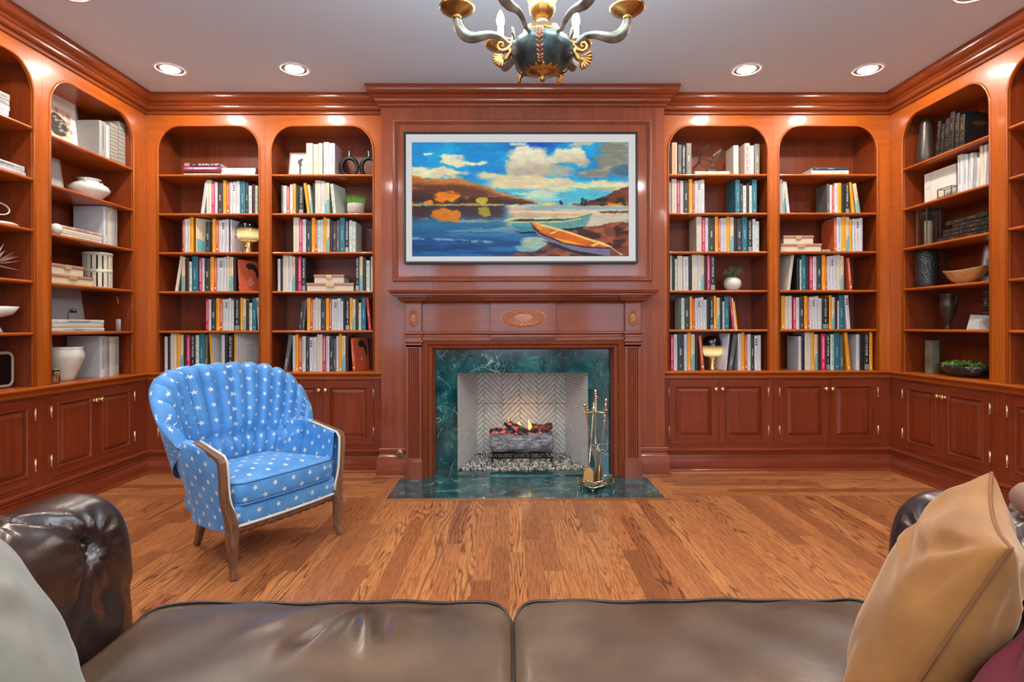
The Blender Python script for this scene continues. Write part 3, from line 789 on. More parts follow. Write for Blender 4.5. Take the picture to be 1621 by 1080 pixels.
def log(name, p, q, r0, r1, mat, label, seed, bend=.02):
    rl = random.Random(seed); mb = MB(); p, q = Vector(p), Vector(q); Ln = (q - p).length
    o = thing(name, label, 'log'); bpy.data.objects.remove(o)
    N = 26; K = 22; ph = [rl.random() * 6 for _ in range(6)]
    vs = []
    for i in range(N + 1):
        t = i / N; e = min(1, min(t, 1 - t) * 14 + .55)
        for k in range(K):
            a = 2 * PI * k / K
            rr = (r0 + (r1 - r0) * t) * e * (1 + .10 * math.sin(2 * a + ph[0] + 3 * t) + .07 * math.sin(5 * t * 3 + a * 3 + ph[1]) + .05 * math.sin(a * 7 + ph[2] + t * 9) + .04 * rl.uniform(-1, 1))
            vs.append((Ln * t, rr * math.cos(a) + bend * math.sin(PI * t), rr * math.sin(a) + bend * .4 * math.sin(2 * PI * t + ph[3])))
    fs = [(i * K + k, i * K + (k + 1) % K, (i + 1) * K + (k + 1) % K, (i + 1) * K + k) for i in range(N) for k in range(K)]
    fs += [tuple(range(K)), tuple(N * K + k for k in range(K))]
    mb.add(vs, fs); ob = mb.build(name, mat, smooth=True, sub=1)
    ob.location = p; ob.rotation_mode = 'QUATERNION'; ob.rotation_quaternion = (q - p).to_track_quat('X', 'Z')
    tag(ob, label, 'log', 'gas fire logs'); return ob
yl = 4.78
def LW(px, py, y): return WY(px, py, y)
log('fire_log', LW(775, 702, yl), LW(877, 702, yl), .082, .078, ASH, 'largest ash-grey ceramic log lying along the front of the grate', 1, .012)
log('fire_log', LW(776, 688, yl + .02), LW(820, 681, yl + .12), .040, .032, CHAR, 'charred glowing log end pointing left on top of the big grey log', 2)
log('fire_log', LW(800, 667, yl + .10), LW(838, 694, yl + .01), .034, .042, CHAR, 'topmost charred log slanting down to the glowing middle', 3)
log('fire_log', LW(832, 690, yl + .02), LW(874, 686, yl + .06), .040, .034, CHAR, 'charred glowing log on the right over the grey log', 5)
log('fire_log', LW(838, 678, yl + .16), LW(875, 676, yl + .14), .030, .032, CHAR2, 'brown bark log at the back right of the log pile', 6)
gt = thing('fire_grate', 'black iron grate under the logs in the firebox', 'grate', (LW(826, 716, yl).x, yl, 0))
IRON = plain('black_iron', srgb(30, 28, 30), .5, .6)
for yy, zz_ in ((-.09, .060), (.10, .060)):
    m_ = MB(); m_.tube([(-.265, yy, zz_), (.265, yy, zz_)], .006, 8); m_.build('cross_bar', IRON, gt, smooth=True)
for xx in (-.2, -.07, .07, .2):
    m_ = MB(); m_.tube([(xx, .16, .055), (xx, -.09, .051), (xx, -.115, .056), (xx, -.12, .09)], .006, 8); m_.build('tine', IRON, gt, smooth=True)
for xx in (-.24, .24):
    for yy in (-.09, .10):
        m_ = MB(); m_.tube([(xx, yy, .06), (xx * 1.04, yy, .022)], .006, 8); m_.build('leg', IRON, gt, smooth=True)
# flames
fm, nt, b = newmat('flame')
for n_ in list(nt.nodes):
    if n_.type != 'OUTPUT_MATERIAL': nt.nodes.remove(n_)
out = [n_ for n_ in nt.nodes if n_.type == 'OUTPUT_MATERIAL'][0]
em = nt.nodes.new('ShaderNodeEmission'); tr = nt.nodes.new('ShaderNodeBsdfTransparent'); mx = nt.nodes.new('ShaderNodeMixShader')
lw = nt.nodes.new('ShaderNodeLayerWeight'); lw.inputs[0].default_value = .5
r_ = ramp(nt, lw.outputs['Facing'], [(0, (1, .62, .18, 1)), (1, (1, .30, .04, 1))]); nt.links.new(r_.outputs[0], em.inputs[0]); em.inputs[1].default_value = 1.7
rf = ramp(nt, lw.outputs['Facing'], [(0, (.75,) * 3 + (1,)), (.9, (0, 0, 0, 1))])
nt.links.new(rf.outputs[0], mx.inputs[0]); nt.links.new(tr.outputs[0], mx.inputs[1]); nt.links.new(em.outputs[0], mx.inputs[2]); nt.links.new(mx.outputs[0], out.inputs[0])
for i, (px, py, h, w_, lab) in enumerate(((838, 681, .10, .020, 'tallest orange flame rising behind the middle of the logs'), (822, 676, .055, .018, 'short flame licking over the topmost log'), (805, 672, .05, .014, 'small flame at the left end of the topmost log'))):
    m_ = MB(); pr = [(0, 0), (.7, .12), (1, .28), (.8, .48), (.42, .7), (.15, .88), (0, 1)]
    m_.lathe([(r * w_, z * h) for r, z in pr], 16)
    m_.v = [(x + .10 * w_ * 3 * math.sin(z / h * 5 + i), y * .5, z) for x, y, z in m_.v]
    o = m_.build('flame', fm, smooth=True, sub=1); o.location = LW(px, py, yl + .08); tag(o, lab, 'flame', 'flames')
fl_ = bpy.data.lights.new('fire_glow', 'POINT'); fl_.energy = .45; fl_.color = (1, .5, .2); fl_.shadow_soft_size = .04
fo_ = bpy.data.objects.new('fire_glow', fl_); COL.objects.link(fo_); fo_.location = LW(830, 672, yl + .1) + Vector((0, 0, .08))

# ================================================================== FIRESIDE TOOL SET
tc_ = WZ(943, 771, .004)
ts = thing('fireside_tool_set', 'brass fireside tools crossing in a railed stand on the green hearth', 'fireplace tools', (tc_.x, tc_.y, .0045), R(38))
TB = plain('soft_brass', srgb(216, 208, 176), .22, 1.0)
TD = plain('dark_brass', srgb(168, 140, 92), .3, 1.0)
hw, hd = .105, .075
m_ = MB(); m_.box(-hw, hw, -hd, hd, .014, .020)
for sx in (-1, 1):
    for sy in (-1, 1): m_.lathe([(.0, 0), (.008, 0), (.011, .006), (.008, .014), (0, .014)], 12, 0, Matrix.Translation((sx * (hw - .01), sy * (hd - .01), 0)))
m_.build('base_plate', plain('mirror_brass', srgb(200, 205, 200), .12, 1.0), ts)
m_ = MB()
for z in (.024, .058):
    m_.tube([(-hw, -hd, z), (hw, -hd, z), (hw, hd, z), (-hw, hd, z)], .006, 8, closed=True)
for x in (-hw, 0, hw):
    for y in (-hd, hd): m_.tube([(x, y, .02), (x, y, .062)], .0055, 8)
for x in (-hw, hw): m_.tube([(x, 0, .02), (x, 0, .06)], .004, 8)
m_.build('rail', TB, ts, auto=50)
m_ = MB(); pr = [(.0, .02), (.022, .02), (.022, .026), (.012, .04), (.016, .055), (.013, .075), (.007, .10), (.0065, .30), (.009, .305), (.0065, .31), (.0065, .52), (.011, .528), (.011, .545), (.007, .552), (.007, .565)]
m_.lathe(pr, 16)
for k in range(2):      # twisted finial
    m_.tube([(.006 * math.cos(t * 6 + k * PI), .006 * math.sin(t * 6 + k * PI), .56 + .11 * t / 3) for t in [q * 3 / 30 for q in range(31)]], .0055, 7)
m_.lathe([(0, .665), (.010, .668), (.012, .678), (.007, .69), (.0, .694)], 14)
m_.build('pole', TB, ts, smooth=True)
m_ = MB(); m_.tube([(-.115, 0, .535), (.115, 0, .535)], .005, 8); m_.tube([(0, -.075, .535), (0, .075, .535)], .005, 8)
for (x, y) in ((-.115, 0), (.115, 0), (0, -.075), (0, .075)): m_.lathe([(0, -.008), (.009, -.004), (.009, .004), (0, .008)], 12, 0, Matrix.Translation((x, y, .535)))
m_.build('cross_arm', TB, ts, smooth=True)
def tool(name, top, bot, head, mat=TB):
    top, bot = Vector(top), Vector(bot); d = (top - bot).normalized(); mb = MB(); Mx = Matrix.Translation(bot) @ d.to_track_quat('Z', 'Y').to_matrix().to_4x4(); Ln = (top - bot).length
    mb.lathe([(.0045, .10), (.0045, .14), (.0075, .15), (.0045, .16), (.0045, Ln - .13), (.008, Ln - .12), (.006, Ln - .10), (.009, Ln - .06), (.011, Ln - .04), (.006, Ln - .03), (.012, Ln - .015), (.010, Ln - .002), (0, Ln + .004)], 14, 0, Mx)
    o = mb.build(name, mat, ts, smooth=True)
    h = MB(); head(h, Mx); h.build(name + '_head', TD if name in ('brush', 'shovel') else mat, o, auto=40)
def shovel(h, M): h.prism([(-.006, .115), (.006, .115), (.012, .10), (.030, .085), (.036, .0), (-.036, .0), (-.030, .085), (-.012, .10)], -.002, .002, 0, M); h.tube([M @ Vector((-.030, -.004, .08)), M @ Vector((-.036, -.006, 0))], .004, 6); h.tube([M @ Vector((.030, -.004, .08)), M @ Vector((.036, -.006, 0))], .004, 6)
def poker(h, M): h.tube([M @ Vector((0, 0, .11)), M @ Vector((0, 0, .0))], [.0045, .002], 8); h.tube([M @ Vector((0, 0, .06)), M @ Vector((.02, 0, .035)), M @ Vector((.022, 0, .05))], [.004, .003, .001], 8)
def brush(h, M): h.lathe([(.006, .13), (.012, .115), (.020, .09), (.024, .02), (.022, .0), (0, 0)], 18, 0, M)
def tongs(h, M): 
    for s in (-1, 1): h.tube([M @ Vector((0, 0, .13)), M @ Vector((s * .02, 0, .09)), M @ Vector((s * .012, 0, .02)), M @ Vector((s * .004, 0, .0))], .004, 8)
tool('poker', (-.115, -.004, .60), (.045, .02, .035), poker)
tool('shovel', (.06, .07, .59), (-.10, -.02, .05), shovel)
tool('brush', (.02, -.072, .52), (-.01, -.03, .035), brush)
tool('tongs', (.108, -.004, .62), (.055, .03, .03), tongs)
# round finials above the cross arm
# ================================================================== TELEVISION SHOWING A LANDSCAPE
TY = BY - .055
a_, b_ = WY(639.3, 417.3, TY), WY(1009.6, 208.6, TY)
tx0, tx1, tz0, tz1 = a_.x, b_.x, a_.z, b_.z
tv = thing('television', 'wall-mounted flat television in a thin black frame showing a lake and boats painting', 'television', ((tx0 + tx1) / 2, TY, tz0))
TBK = plain('satin_black', srgb(18, 16, 16), .4)
W_, H_ = tx1 - tx0, tz1 - tz0
mb = MB(); f = .0165
vs, fs = rect_sweep(-W_ / 2, W_ / 2, 0, H_, [(0, -.045), (0, 0), (.001, .001), (f - .001, .001), (f, 0), (f, -.010)], 0); mb.add(vs, fs)
mb.build('frame', TBK, tv, auto=40)
MB().box(-W_ / 2 + .002, W_ / 2 - .002, .016, .050, .002, H_ - .002).build('case', TBK, tv)
# --- picture computed on a colour grid
q0, q1 = WY(652.2, 406.2, TY + .009), WY(995, 225.2, TY + .009)
def paint(NX, NY):
    X, Y = np.meshgrid((np.arange(NX) + .5) / NX, (np.arange(NY) + .5) / NY)      # X right, Y down, 0..1
    A = 343 / 181.
    rs = np.random.RandomState(3)
    def noise(fx, fy, oct=4, seed=0, rough=.5):
        out = np.zeros_like(X); amp = 1; tot = 0
        for o in range(oct):
            r = np.random.RandomState(seed * 17 + o); gx, gy = int(fx * 2 ** o) + 3, int(fy * 2 ** o) + 3
            g = r.rand(gy, gx); x = X * fx * 2 ** o; y = Y * fy * 2 ** o
            xi, yi = np.clip(x.astype(int), 0, gx - 2), np.clip(y.astype(int), 0, gy - 2); xf, yf = x - xi, y - yi
            xf = xf * xf * (3 - 2 * xf); yf = yf * yf * (3 - 2 * yf)
            v = g[yi, xi] * (1 - xf) * (1 - yf) + g[yi, xi + 1] * xf * (1 - yf) + g[yi + 1, xi] * (1 - xf) * yf + g[yi + 1, xi + 1] * xf * yf
            out += v * amp; tot += amp; amp *= rough
        return out / tot
    def sm(a, b, x): t = np.clip((x - a) / (b - a), 0, 1); return t * t * (3 - 2 * t)
    C = np.zeros((NY, NX, 3))
    def col(r, g, b): return np.array([r, g, b]) / 255.
    def mix(mask, c):
        nonlocal C
        m = mask[..., None] if mask.ndim == 2 else mask
        C = C * (1 - m) + np.asarray(c) * m
    n_a, n_b, n_c = noise(6, 5, 5, 1, .6), noise(14, 18, 4, 2, .6), noise(5, 22, 5, 3, .6)
    wx = X + (n_a - .5) * .10; wy = Y + (n_b - .5) * .09
    # sky
    C[:] = col(18, 132, 200)
    mix(sm(.35, .75, n_a), col(30, 168, 214)); mix(sm(.18, .0, Y) * sm(.35, .6, X) * sm(.75, .6, X) , col(4, 78, 176)); mix(sm(.25, .5, Y) * .7, col(84, 192, 214))
    def blob(cx, cy, rx, ry, soft=.25, w=1.0):
        d = np.sqrt(((wx - cx) / rx) ** 2 + ((wy - cy) / ry) ** 2); return sm(1 + soft, 1 - soft, d) * w
    cl = lambda *bs: np.clip(np.max(np.stack(bs), 0), 0, 1)
    cream, shade, hi = col(212, 200, 172), col(158, 146, 130), col(240, 234, 200)
    cum = cl(blob(.52, .12, .07, .09), blob(.57, .13, .07, .09), blob(.50, .22, .065, .08), blob(.60, .20, .07, .07), blob(.56, .27, .06, .06))
    mix(cum, cream); mix(cum * sm(.2, .05, wy) * .8, hi); mix(cum * sm(.17, .28, wy) * .6, shade)
    c2 = cl(blob(.74, .10, .06, .06), blob(.70, .14, .07, .04), blob(.76, .15, .045, .05)); mix(c2, cream); mix(c2 * sm(.14, .05, wy) * .7, hi); mix(c2 * sm(.13, .2, wy) * .5, shade)
    c3 = cl(blob(.66, .25, .09, .045), blob(.70, .29, .05, .03)); mix(c3 * .85, col(184, 170, 146))
    c4 = cl(blob(.19, .155, .05, .035), blob(.26, .18, .06, .022)); mix(c4, col(226, 216, 184)); mix(blob(.09, .105, .03, .012), col(220, 222, 214))
    c5 = cl(blob(.95, .06, .08, .06), blob(.93, .17, .10, .08), blob(.99, .24, .08, .06), blob(.84, .27, .08, .05)); mix(c5, col(128, 128, 116)); mix(c5 * sm(.5, .7, n_b), col(168, 160, 132)); mix(blob(.98, .25, .06, .04), col(72, 104, 124))
    mix(blob(.79, .01, .06, .03), col(184, 186, 170)); mix(blob(.48, .005, .04, .02), col(190, 200, 196))
    c6 = cl(blob(.10, .275, .14, .045), blob(.0, .29, .10, .05)); mix(c6, col(220, 208, 158)); mix(c6 * sm(.3, .24, wy) * .5, hi)
    c7 = cl(blob(.38, .30, .10, .04), blob(.50, .35, .16, .05), blob(.64, .37, .13, .04), blob(.9, .38, .14, .04)); mix(c7, col(216, 200, 156)); mix(c7 * sm(.36, .42, wy) * .5, col(150, 134, 112))
    strk = sm(.42, .62, n_c) * sm(.28, .40, Y) * sm(.56, .46, Y); mix(strk * .75, col(230, 218, 172))
    strk2 = sm(.58, .42, n_c) * sm(.36, .44, Y) * sm(.55, .5, Y) * sm(.35, .6, X); mix(strk2 * .6, col(86, 176, 190))
    # hills, left
    top = np.interp(X[0], [0, .05, .12, .20, .24, .30, .36, .42, .50, .56, .60], [.285, .305, .315, .31, .325, .355, .40, .44, .485, .52, .545])
    hm_ = sm(0, .012, Y - top[None, :] - (n_b - .5) * .02) * (Y < .545)
    hill = col(98, 48, 30) * np.ones_like(C); t = (Y - top[None, :]) / np.maximum(.545 - top[None, :], .02)
    tt = np.clip(t, 0, 1) + (n_c - .5) * .5
    def lay(H, mask, c): m = mask[..., None]; return H * (1 - m) + c * m
    hill = lay(hill, sm(.35, .0, tt), col(196, 116, 46)); hill = lay(hill, sm(.62, .7, n_c) * .8, col(214, 150, 84)); hill = lay(hill, sm(.45, .75, tt) * .8, col(52, 26, 30)); hill = lay(hill, sm(.66, .74, noise(8, 40, 3, 9)) * .7, col(176, 110, 62))
    hill = lay(hill, sm(.33, .5, X) * sm(.45, .1, tt) * .7, col(226, 186, 118))
    mix(hm_, hill)
    # distant right of the hill
    top2 = np.interp(X[0], [.40, .46, .55, .62, .70, .80, .86], [.42, .45, .505, .52, .53, .53, .545]); m2 = sm(0, .01, Y - top2[None, :]) * (Y < .548) * (X > .42) * (1 - hm_)
    mix(m2 * .9, col(120, 118, 92)); mix(m2 * sm(.5, .7, n_c), col(222, 190, 120))
    # right hill
    top3 = np.interp(X[0], [.72, .80, .86, .92, .96, 1.0], [.545, .525, .49, .44, .40, .385]); m3 = sm(0, .012, Y - top3[None, :] - (n_b - .5) * .03) * (Y < .56) * (X > .74)
    mix(m3, col(106, 48, 34)); mix(m3 * sm(.55, .65, n_b) * .6, col(150, 66, 36))
    trees = m3 * sm(.46, .50, Y) * sm(.45, .6, noise(34, 20, 2, 12)); mix(trees * .95, col(34, 34, 22)); mix(m3 * sm(.51, .535, Y) * sm(.4, .6, n_b) * sm(.86, .9, X), col(226, 130, 20))
    for cx_, h_ in ((.785, .05), (.69, .02), (.80, .03)): mix((np.abs(X - cx_) < .006) * (Y > .535 - h_) * (Y < .55) * 1.0, col(38, 40, 30))
    # trees on the left shore
    wx2, wy2 = X + (n_b - .5) * .03, Y + (n_b - .5) * .04
    def bl2(cx, cy, rx, ry): return sm(1.15, .85, np.sqrt(((wx2 - cx) / rx) ** 2 + ((wy2 - cy) / ry) ** 2))
    tr = cl(bl2(.14, .475, .04, .048), bl2(.185, .47, .035, .05), bl2(.075, .525, .025, .022)); mix(tr, col(226, 122, 14)); mix(tr * sm(.55, .7, n_b), col(240, 168, 40)); mix(tr * sm(.3, .2, n_b) * .7, col(96, 46, 12))
    mix(bl2(.325, .515, .025, .03), col(176, 172, 44))
    # water
    wm = (Y > .555).astype(float); D = sm(.555, 1, Y)
    strw = noise(4, 36, 5, 21, .6); diag = noise(7, 22, 4, 22)
    wc = np.ones_like(C) * col(14, 78, 132)
    wc = lay(wc, sm(.9, .6, Y) * .7, col(52, 134, 160)); wc = lay(wc, sm(.45, .7, strw) * .6, col(26, 112, 176)); wc = lay(wc, sm(.55, .35, strw) * sm(.75, 1, Y) * .8, col(8, 44, 96))
    wc = lay(wc, sm(.72, .58, Y + (n_a - .5) * .15) * sm(.45, .40, X) * .95, col(64, 30, 34))
    wc = lay(wc, sm(.48, .62, strw) * sm(.60, .72, Y) * sm(.85, .72, Y) * .75, col(166, 168, 156))
    rt = sm(.40, .47, X + (n_a - .5) * .1) * sm(.76, .62, Y); wc = lay(wc, rt * .95, col(208, 172, 134)); wc = lay(wc, rt * sm(.5, .65, strw) * .7, col(240, 214, 170))
    wc = lay(wc, sm(.03, .0, np.abs(Y - .575)) * sm(.45, .6, X) * .9, col(110, 160, 176))
    refl = cl(bl2(.14, .63, .045, .06), bl2(.19, .64, .035, .06)); wc = lay(wc, refl, col(206, 116, 18)); wc = lay(wc, bl2(.335, .61, .025, .05) * .9, col(166, 148, 40))
    wc = lay(wc, bl2(.57, .88, .07, .05) * .8, col(190, 196, 160)); wc = lay(wc, bl2(.53, .93, .05, .03) * .7, col(150, 180, 160))
    wc = lay(wc, sm(.22, .16, np.abs(X - .18)) * sm(.02, .0, np.abs(Y - .855 - (X - .18) * .1)) * sm(.35, .5, n_b) * .7, col(190, 206, 206))
    mix(wm, wc)
    mix(sm(.010, .0, np.abs(Y - .545)) * sm(.45, .38, X), col(214, 150, 24)); mix(sm(.006, .0, np.abs(Y - .535)) * sm(.12, .05, X) , col(70, 170, 190))
    # shore, lower right
    def poly(pts, soft=.003):
        m = np.zeros_like(X, bool); n = len(pts)
        for i in range(n):
            (x1, y1), (x2, y2) = pts[i], pts[(i + 1) % n]
            c = ((y1 > Y) != (y2 > Y)) & (X < (x2 - x1) * (Y - y1) / (y2 - y1 + 1e-12) + x1); m ^= c
        return m.astype(float)
    mix(poly([(1, .60), (.86, .60), (.83, .64), (.80, .74), (.82, .75), (.90, .71), (1, .68)]), col(196, 182, 160))
    mix(poly([(1, .605), (.86, .605), (.88, .62), (1, .62)]), col(120, 66, 44))
    sh = poly([(1, .70), (.92, .70), (.86, .735), (.80, .74), (.72, .78), (.66, .80), (.62, .90), (.57, .955), (.48, .97), (.45, 1.0), (1, 1.0)]) ; mix(sh, col(120, 58, 38)); mix(sh * sm(.5, .62, n_b), col(160, 84, 54)); mix(sh * sm(.46, .36, noise(20, 24, 3, 30)) * .85, col(54, 24, 22)); mix(sh * sm(.72, .62, X) * .4, col(60, 40, 60))
    # far boat
    mix(poly([(.43, .69), (.45, .705), (.47, .745), (.50, .775), (.62, .765), (.74, .745), (.80, .725), (.815, .68), (.835, .612), (.76, .65), (.60, .665), (.48, .66), (.44, .675)]), col(92, 146, 140))
    mix(poly([(.455, .72), (.47, .745), (.50, .775), (.62, .765), (.60, .745), (.50, .735)]), col(26, 130, 150))
    mix(poly([(.46, .685), (.50, .672), (.60, .672), (.70, .668), (.75, .66), (.70, .685), (.56, .69), (.50, .695)]), col(44, 52, 48))
    mix(poly([(.425, .688), (.44, .678), (.48, .66), (.60, .663), (.70, .66), (.76, .645), (.835, .608), (.836, .618), (.76, .658), (.70, .672), (.60, .674), (.48, .672), (.44, .69)]), col(216, 204, 132))
    mix(poly([(.44, .70), (.56, .700), (.70, .692), (.78, .665), (.78, .672), (.70, .700), (.56, .708), (.44, .706)]), col(206, 200, 140))
    mix(poly([(.47, .775), (.50, .785), (.62, .772), (.74, .752), (.80, .735), (.78, .765), (.62, .80), (.50, .80)]), col(14, 34, 48))
    # near boat
    mix(poly([(.545, .70), (.555, .76), (.59, .83), (.66, .90), (.74, .955), (.86, .985), (.913, 1.0), (.915, .925), (.80, .90), (.66, .80), (.60, .74)]), col(116, 104, 128))
    mix(poly([(.60, .86), (.66, .92), (.74, .97), (.80, 1.0), (.913, 1.0), (.86, .985), (.74, .945), (.66, .885)]), col(34, 30, 44))
    mix(poly([(.545, .695), (.60, .725), (.70, .775), (.80, .84), (.88, .885), (.92, .92), (.80, .915), (.70, .88), (.60, .80), (.565, .745)]), col(196, 88, 14))
    mix(poly([(.545, .695), (.60, .725), (.615, .745), (.60, .775), (.575, .75)]), col(222, 150, 44)); mix(poly([(.60, .74), (.64, .755), (.62, .80), (.60, .79)]), col(216, 112, 30))
    mix(poly([(.66, .80), (.72, .79), (.82, .86), (.80, .89), (.72, .87)]), col(214, 98, 10)); mix(poly([(.66, .835), (.80, .90), (.74, .90), (.66, .86)]), col(232, 150, 40))
    mix(poly([(.63, .80), (.675, .765), (.685, .77), (.645, .805)]), col(234, 190, 100)); mix(poly([(.82, .905), (.87, .875), (.878, .88), (.84, .91)]), col(234, 200, 120))
    mix(poly([(.545, .69), (.60, .72), (.70, .768), (.80, .832), (.88, .878), (.922, .918), (.912, .925), (.80, .85), (.70, .785), (.60, .735)]), col(236, 196, 110))
    mix(poly([(.545, .70), (.565, .745), (.60, .80), (.70, .88), (.80, .915), (.915, .925), (.915, .935), (.80, .925), (.70, .892), (.60, .815), (.558, .755)]), col(34, 22, 24))
    for (x0, y0, x1, y1) in ((.838, .615, .99, .70), (.915, .92, .97, .985)):
        d = np.abs((X - x0) * (y1 - y0) - (Y - y0) * (x1 - x0)) / math.hypot(x1 - x0, y1 - y0); mix(((d < .003) & (X > x0) & (X < x1)) * .9, col(206, 190, 160))
    # brush texture
    br = (noise(60, 60, 2, 40) - .5) * .10 + (noise(40, 120, 2, 41) - .5) * .08
    C = np.clip(C * (1 + br[..., None]), 0, 1)
    # painterly edges: short strokes drag the colour about, then pigment varies a little in each stroke
    ax = (noise(70, 50, 2, 50) - .5) * .020; ay = (noise(60, 90, 2, 51) - .5) * .016
    fx = np.clip(((X + ax) * NX).astype(int), 0, NX - 1); fy = np.clip(((Y + ay) * NY).astype(int), 0, NY - 1)
    C2 = C[fy, fx]; bl_ = (C2 + np.roll(C2, 1, 1) + np.roll(C2, -1, 1) + np.roll(C2, 1, 0)) / 4; keep = (poly([(.42, .60), (.84, .60), (.93, .92), (.92, 1), (.55, 1), (.44, .78)]) > 0)[..., None]
    C = np.where(keep, C * .7 + bl_ * .3, bl_)
    for ch_ in range(3): C[..., ch_] *= 1 + (noise(26, 34, 3, 60 + ch_) - .5) * .16
    C = np.clip(C, 0, 1)
    return C
NX, NY = 420, 222
Cc = paint(NX, NY)
lin = np.where(Cc <= .04045, Cc / 12.92, ((Cc + .055) / 1.055) ** 2.4)
me = bpy.data.meshes.new('picture')
gx = np.linspace(q0.x - tv.location.x, q1.x - tv.location.x, NX + 1); gz = np.linspace(q1.z - tz0, q0.z - tz0, NY + 1)
verts = np.zeros(((NX + 1) * (NY + 1), 3)); verts[:, 0] = np.tile(gx, NY + 1); verts[:, 2] = np.repeat(gz, NX + 1); verts[:, 1] = .0088
ii, jj = np.meshgrid(np.arange(NX), np.arange(NY)); base_i = (jj * (NX + 1) + ii).ravel()
faces = np.stack([base_i, base_i + NX + 1, base_i + NX + 2, base_i + 1], 1)
me.from_pydata(verts.tolist(), [], faces.tolist())
ca = me.color_attributes.new('picture', 'FLOAT_COLOR', 'CORNER')
cols = np.ones((NX * NY, 4)); cols[:, :3] = lin.reshape(-1, 3)
ca.data.foreach_set('color', np.repeat(cols, 4, axis=0).ravel())
pm, nt, b = newmat('screen_picture'); at = nt.nodes.new('ShaderNodeVertexColor'); at.layer_name = 'picture'
b.inputs['Base Color'].default_value = (.0, .0, .0, 1); nt.links.new(at.outputs[0], b.inputs['Emission Color']); b.inputs['Emission Strength'].default_value = .9
b.inputs['Roughness'].default_value = .5; b.inputs['Specular IOR Level'].default_value = .2
me.materials.append(pm)
po = bpy.data.objects.new('picture', me); COL.objects.link(po)
# mat board round the picture: part of what the screen shows
mm, nt, b = newmat('screen_mat'); b.inputs['Base Color'].default_value = (.02, .02, .02, 1)
b.inputs['Emission Color'].default_value = srgb(206, 204, 202); b.inputs['Emission Strength'].default_value = .86
scn = MB().box(-W_ / 2 + f - .002, W_ / 2 - f + .002, .0095, .0155, f - .002, H_ - f + .002).build('screen', mm, tv)
po.parent = scn
# ================================================================== BLUE CHANNEL-BACK ARMCHAIR
def uv_grid(pts_fn, nu, nv, uv_fn, name, mat, parent, wrapv=False, solid=None, sub=0):
    """grid surface with UVs in metres"""
    me = bpy.data.meshes.new(name); vs = [tuple(pts_fn(i / nu, j / nv)) for j in range(nv + 1) for i in range(nu + 1)]
    w = nu + 1; fs = [(j * w + i, j * w + i + 1, (j + 1) * w + i + 1, (j + 1) * w + i) for j in range(nv) for i in range(nu)]
    me.from_pydata(vs, [], fs); me.materials.append(mat); uvl = me.uv_layers.new(name='UVMap')
    uvs = [uv_fn(i / nu, j / nv) for j in range(nv + 1) for i in range(nu + 1)]
    for p in me.polygons:
        p.use_smooth = True
        for li, vi in zip(p.loop_indices, p.vertices): uvl.data[li].uv = uvs[vi]
    o = bpy.data.objects.new(name, me); COL.objects.link(o); o.parent = parent
    if solid: md = o.modifiers.new('t', 'SOLIDIFY'); md.thickness = solid; md.offset = 0
    if sub: q = o.modifiers.new('sub', 'SUBSURF'); q.levels = q.render_levels = sub
    return o
def star_fabric():
    m, nt, b = newmat('blue_star_fabric')
    uv = nt.nodes.new('ShaderNodeUVMap'); sep = nt.nodes.new('ShaderNodeSeparateXYZ'); nt.links.new(uv.outputs[0], sep.inputs[0])
    def M(op, a, bb=None, c=None):
        n = nt.nodes.new('ShaderNodeMath'); n.operation = op
        for i, q in enumerate((a, bb, c)):
            if q is None: continue
            if isinstance(q, (int, float)): n.inputs[i].default_value = q
            else: nt.links.new(q, n.inputs[i])
        return n.outputs[0]
    SX, SY = .104, .046
    yr = M('DIVIDE', sep.outputs[1], SY); yi = M('FLOOR', yr); yf = M('SUBTRACT', M('FRACT', yr), .5)
    par = M('MULTIPLY', M('FLOORED_MODULO', yi, 2.0), .5)
    xr = M('ADD', M('DIVIDE', sep.outputs[0], SX), par); xi = M('FLOOR', xr); xf = M('SUBTRACT', M('FRACT', xr), .5)
    px, py = M('MULTIPLY', xf, SX), M('MULTIPLY', yf, SY)
    r = M('SQRT', M('ADD', M('MULTIPLY', px, px), M('MULTIPLY', py, py)))
    cmb = nt.nodes.new('ShaderNodeCombineXYZ'); nt.links.new(xi, cmb.inputs[0]); nt.links.new(yi, cmb.inputs[1])
    wn = nt.nodes.new('ShaderNodeTexWhiteNoise'); nt.links.new(cmb.outputs[0], wn.inputs['Vector'])
    a = M('ADD', M('ARCTAN2', px, py), M('MULTIPLY', wn.outputs[0], .7))
    lim = M('MULTIPLY', M('ADD', M('MULTIPLY', M('POWER', M('ABSOLUTE', M('COSINE', M('MULTIPLY', a, 2.5))), 2.2), .72), .26), .0135)
    st = M('LESS_THAN', r, lim)
    nz = node(nt, 'ShaderNodeTexNoise', Scale=9.0, Detail=3.0); nt.links.new(mapping(nt, (1, 1, 1)), nz.inputs['Vector'])
    base = ramp(nt, nz.outputs[0], [(.3, srgb(54, 124, 190)), (.7, srgb(84, 150, 208))])
    mx = nt.nodes.new('ShaderNodeMix'); mx.data_type = 'RGBA'; nt.links.new(st, mx.inputs[0]); nt.links.new(base.outputs[0], mx.inputs[6]); mx.inputs[7].default_value = srgb(224, 222, 206)
    nt.links.new(mx.outputs[2], b.inputs['Base Color']); b.inputs['Roughness'].default_value = .55; b.inputs['Sheen Weight'].default_value = .35; b.inputs['Sheen Roughness'].default_value = .4
    b.inputs['Sheen Tint'].default_value = srgb(190, 210, 240)
    wv = node(nt, 'ShaderNodeTexNoise', Scale=600.0, Detail=1.0); nt.links.new(mapping(nt, (1, 1, 1)), wv.inputs['Vector'])
    ad = M('ADD', M('MULTIPLY', wv.outputs[0], .3), M('MULTIPLY', nz.outputs[0], .5)); bump(nt, b, ad, .25, .003)
    return m
STAR = star_fabric()
PIPE = plain('blue_piping', srgb(58, 120, 186), .6)
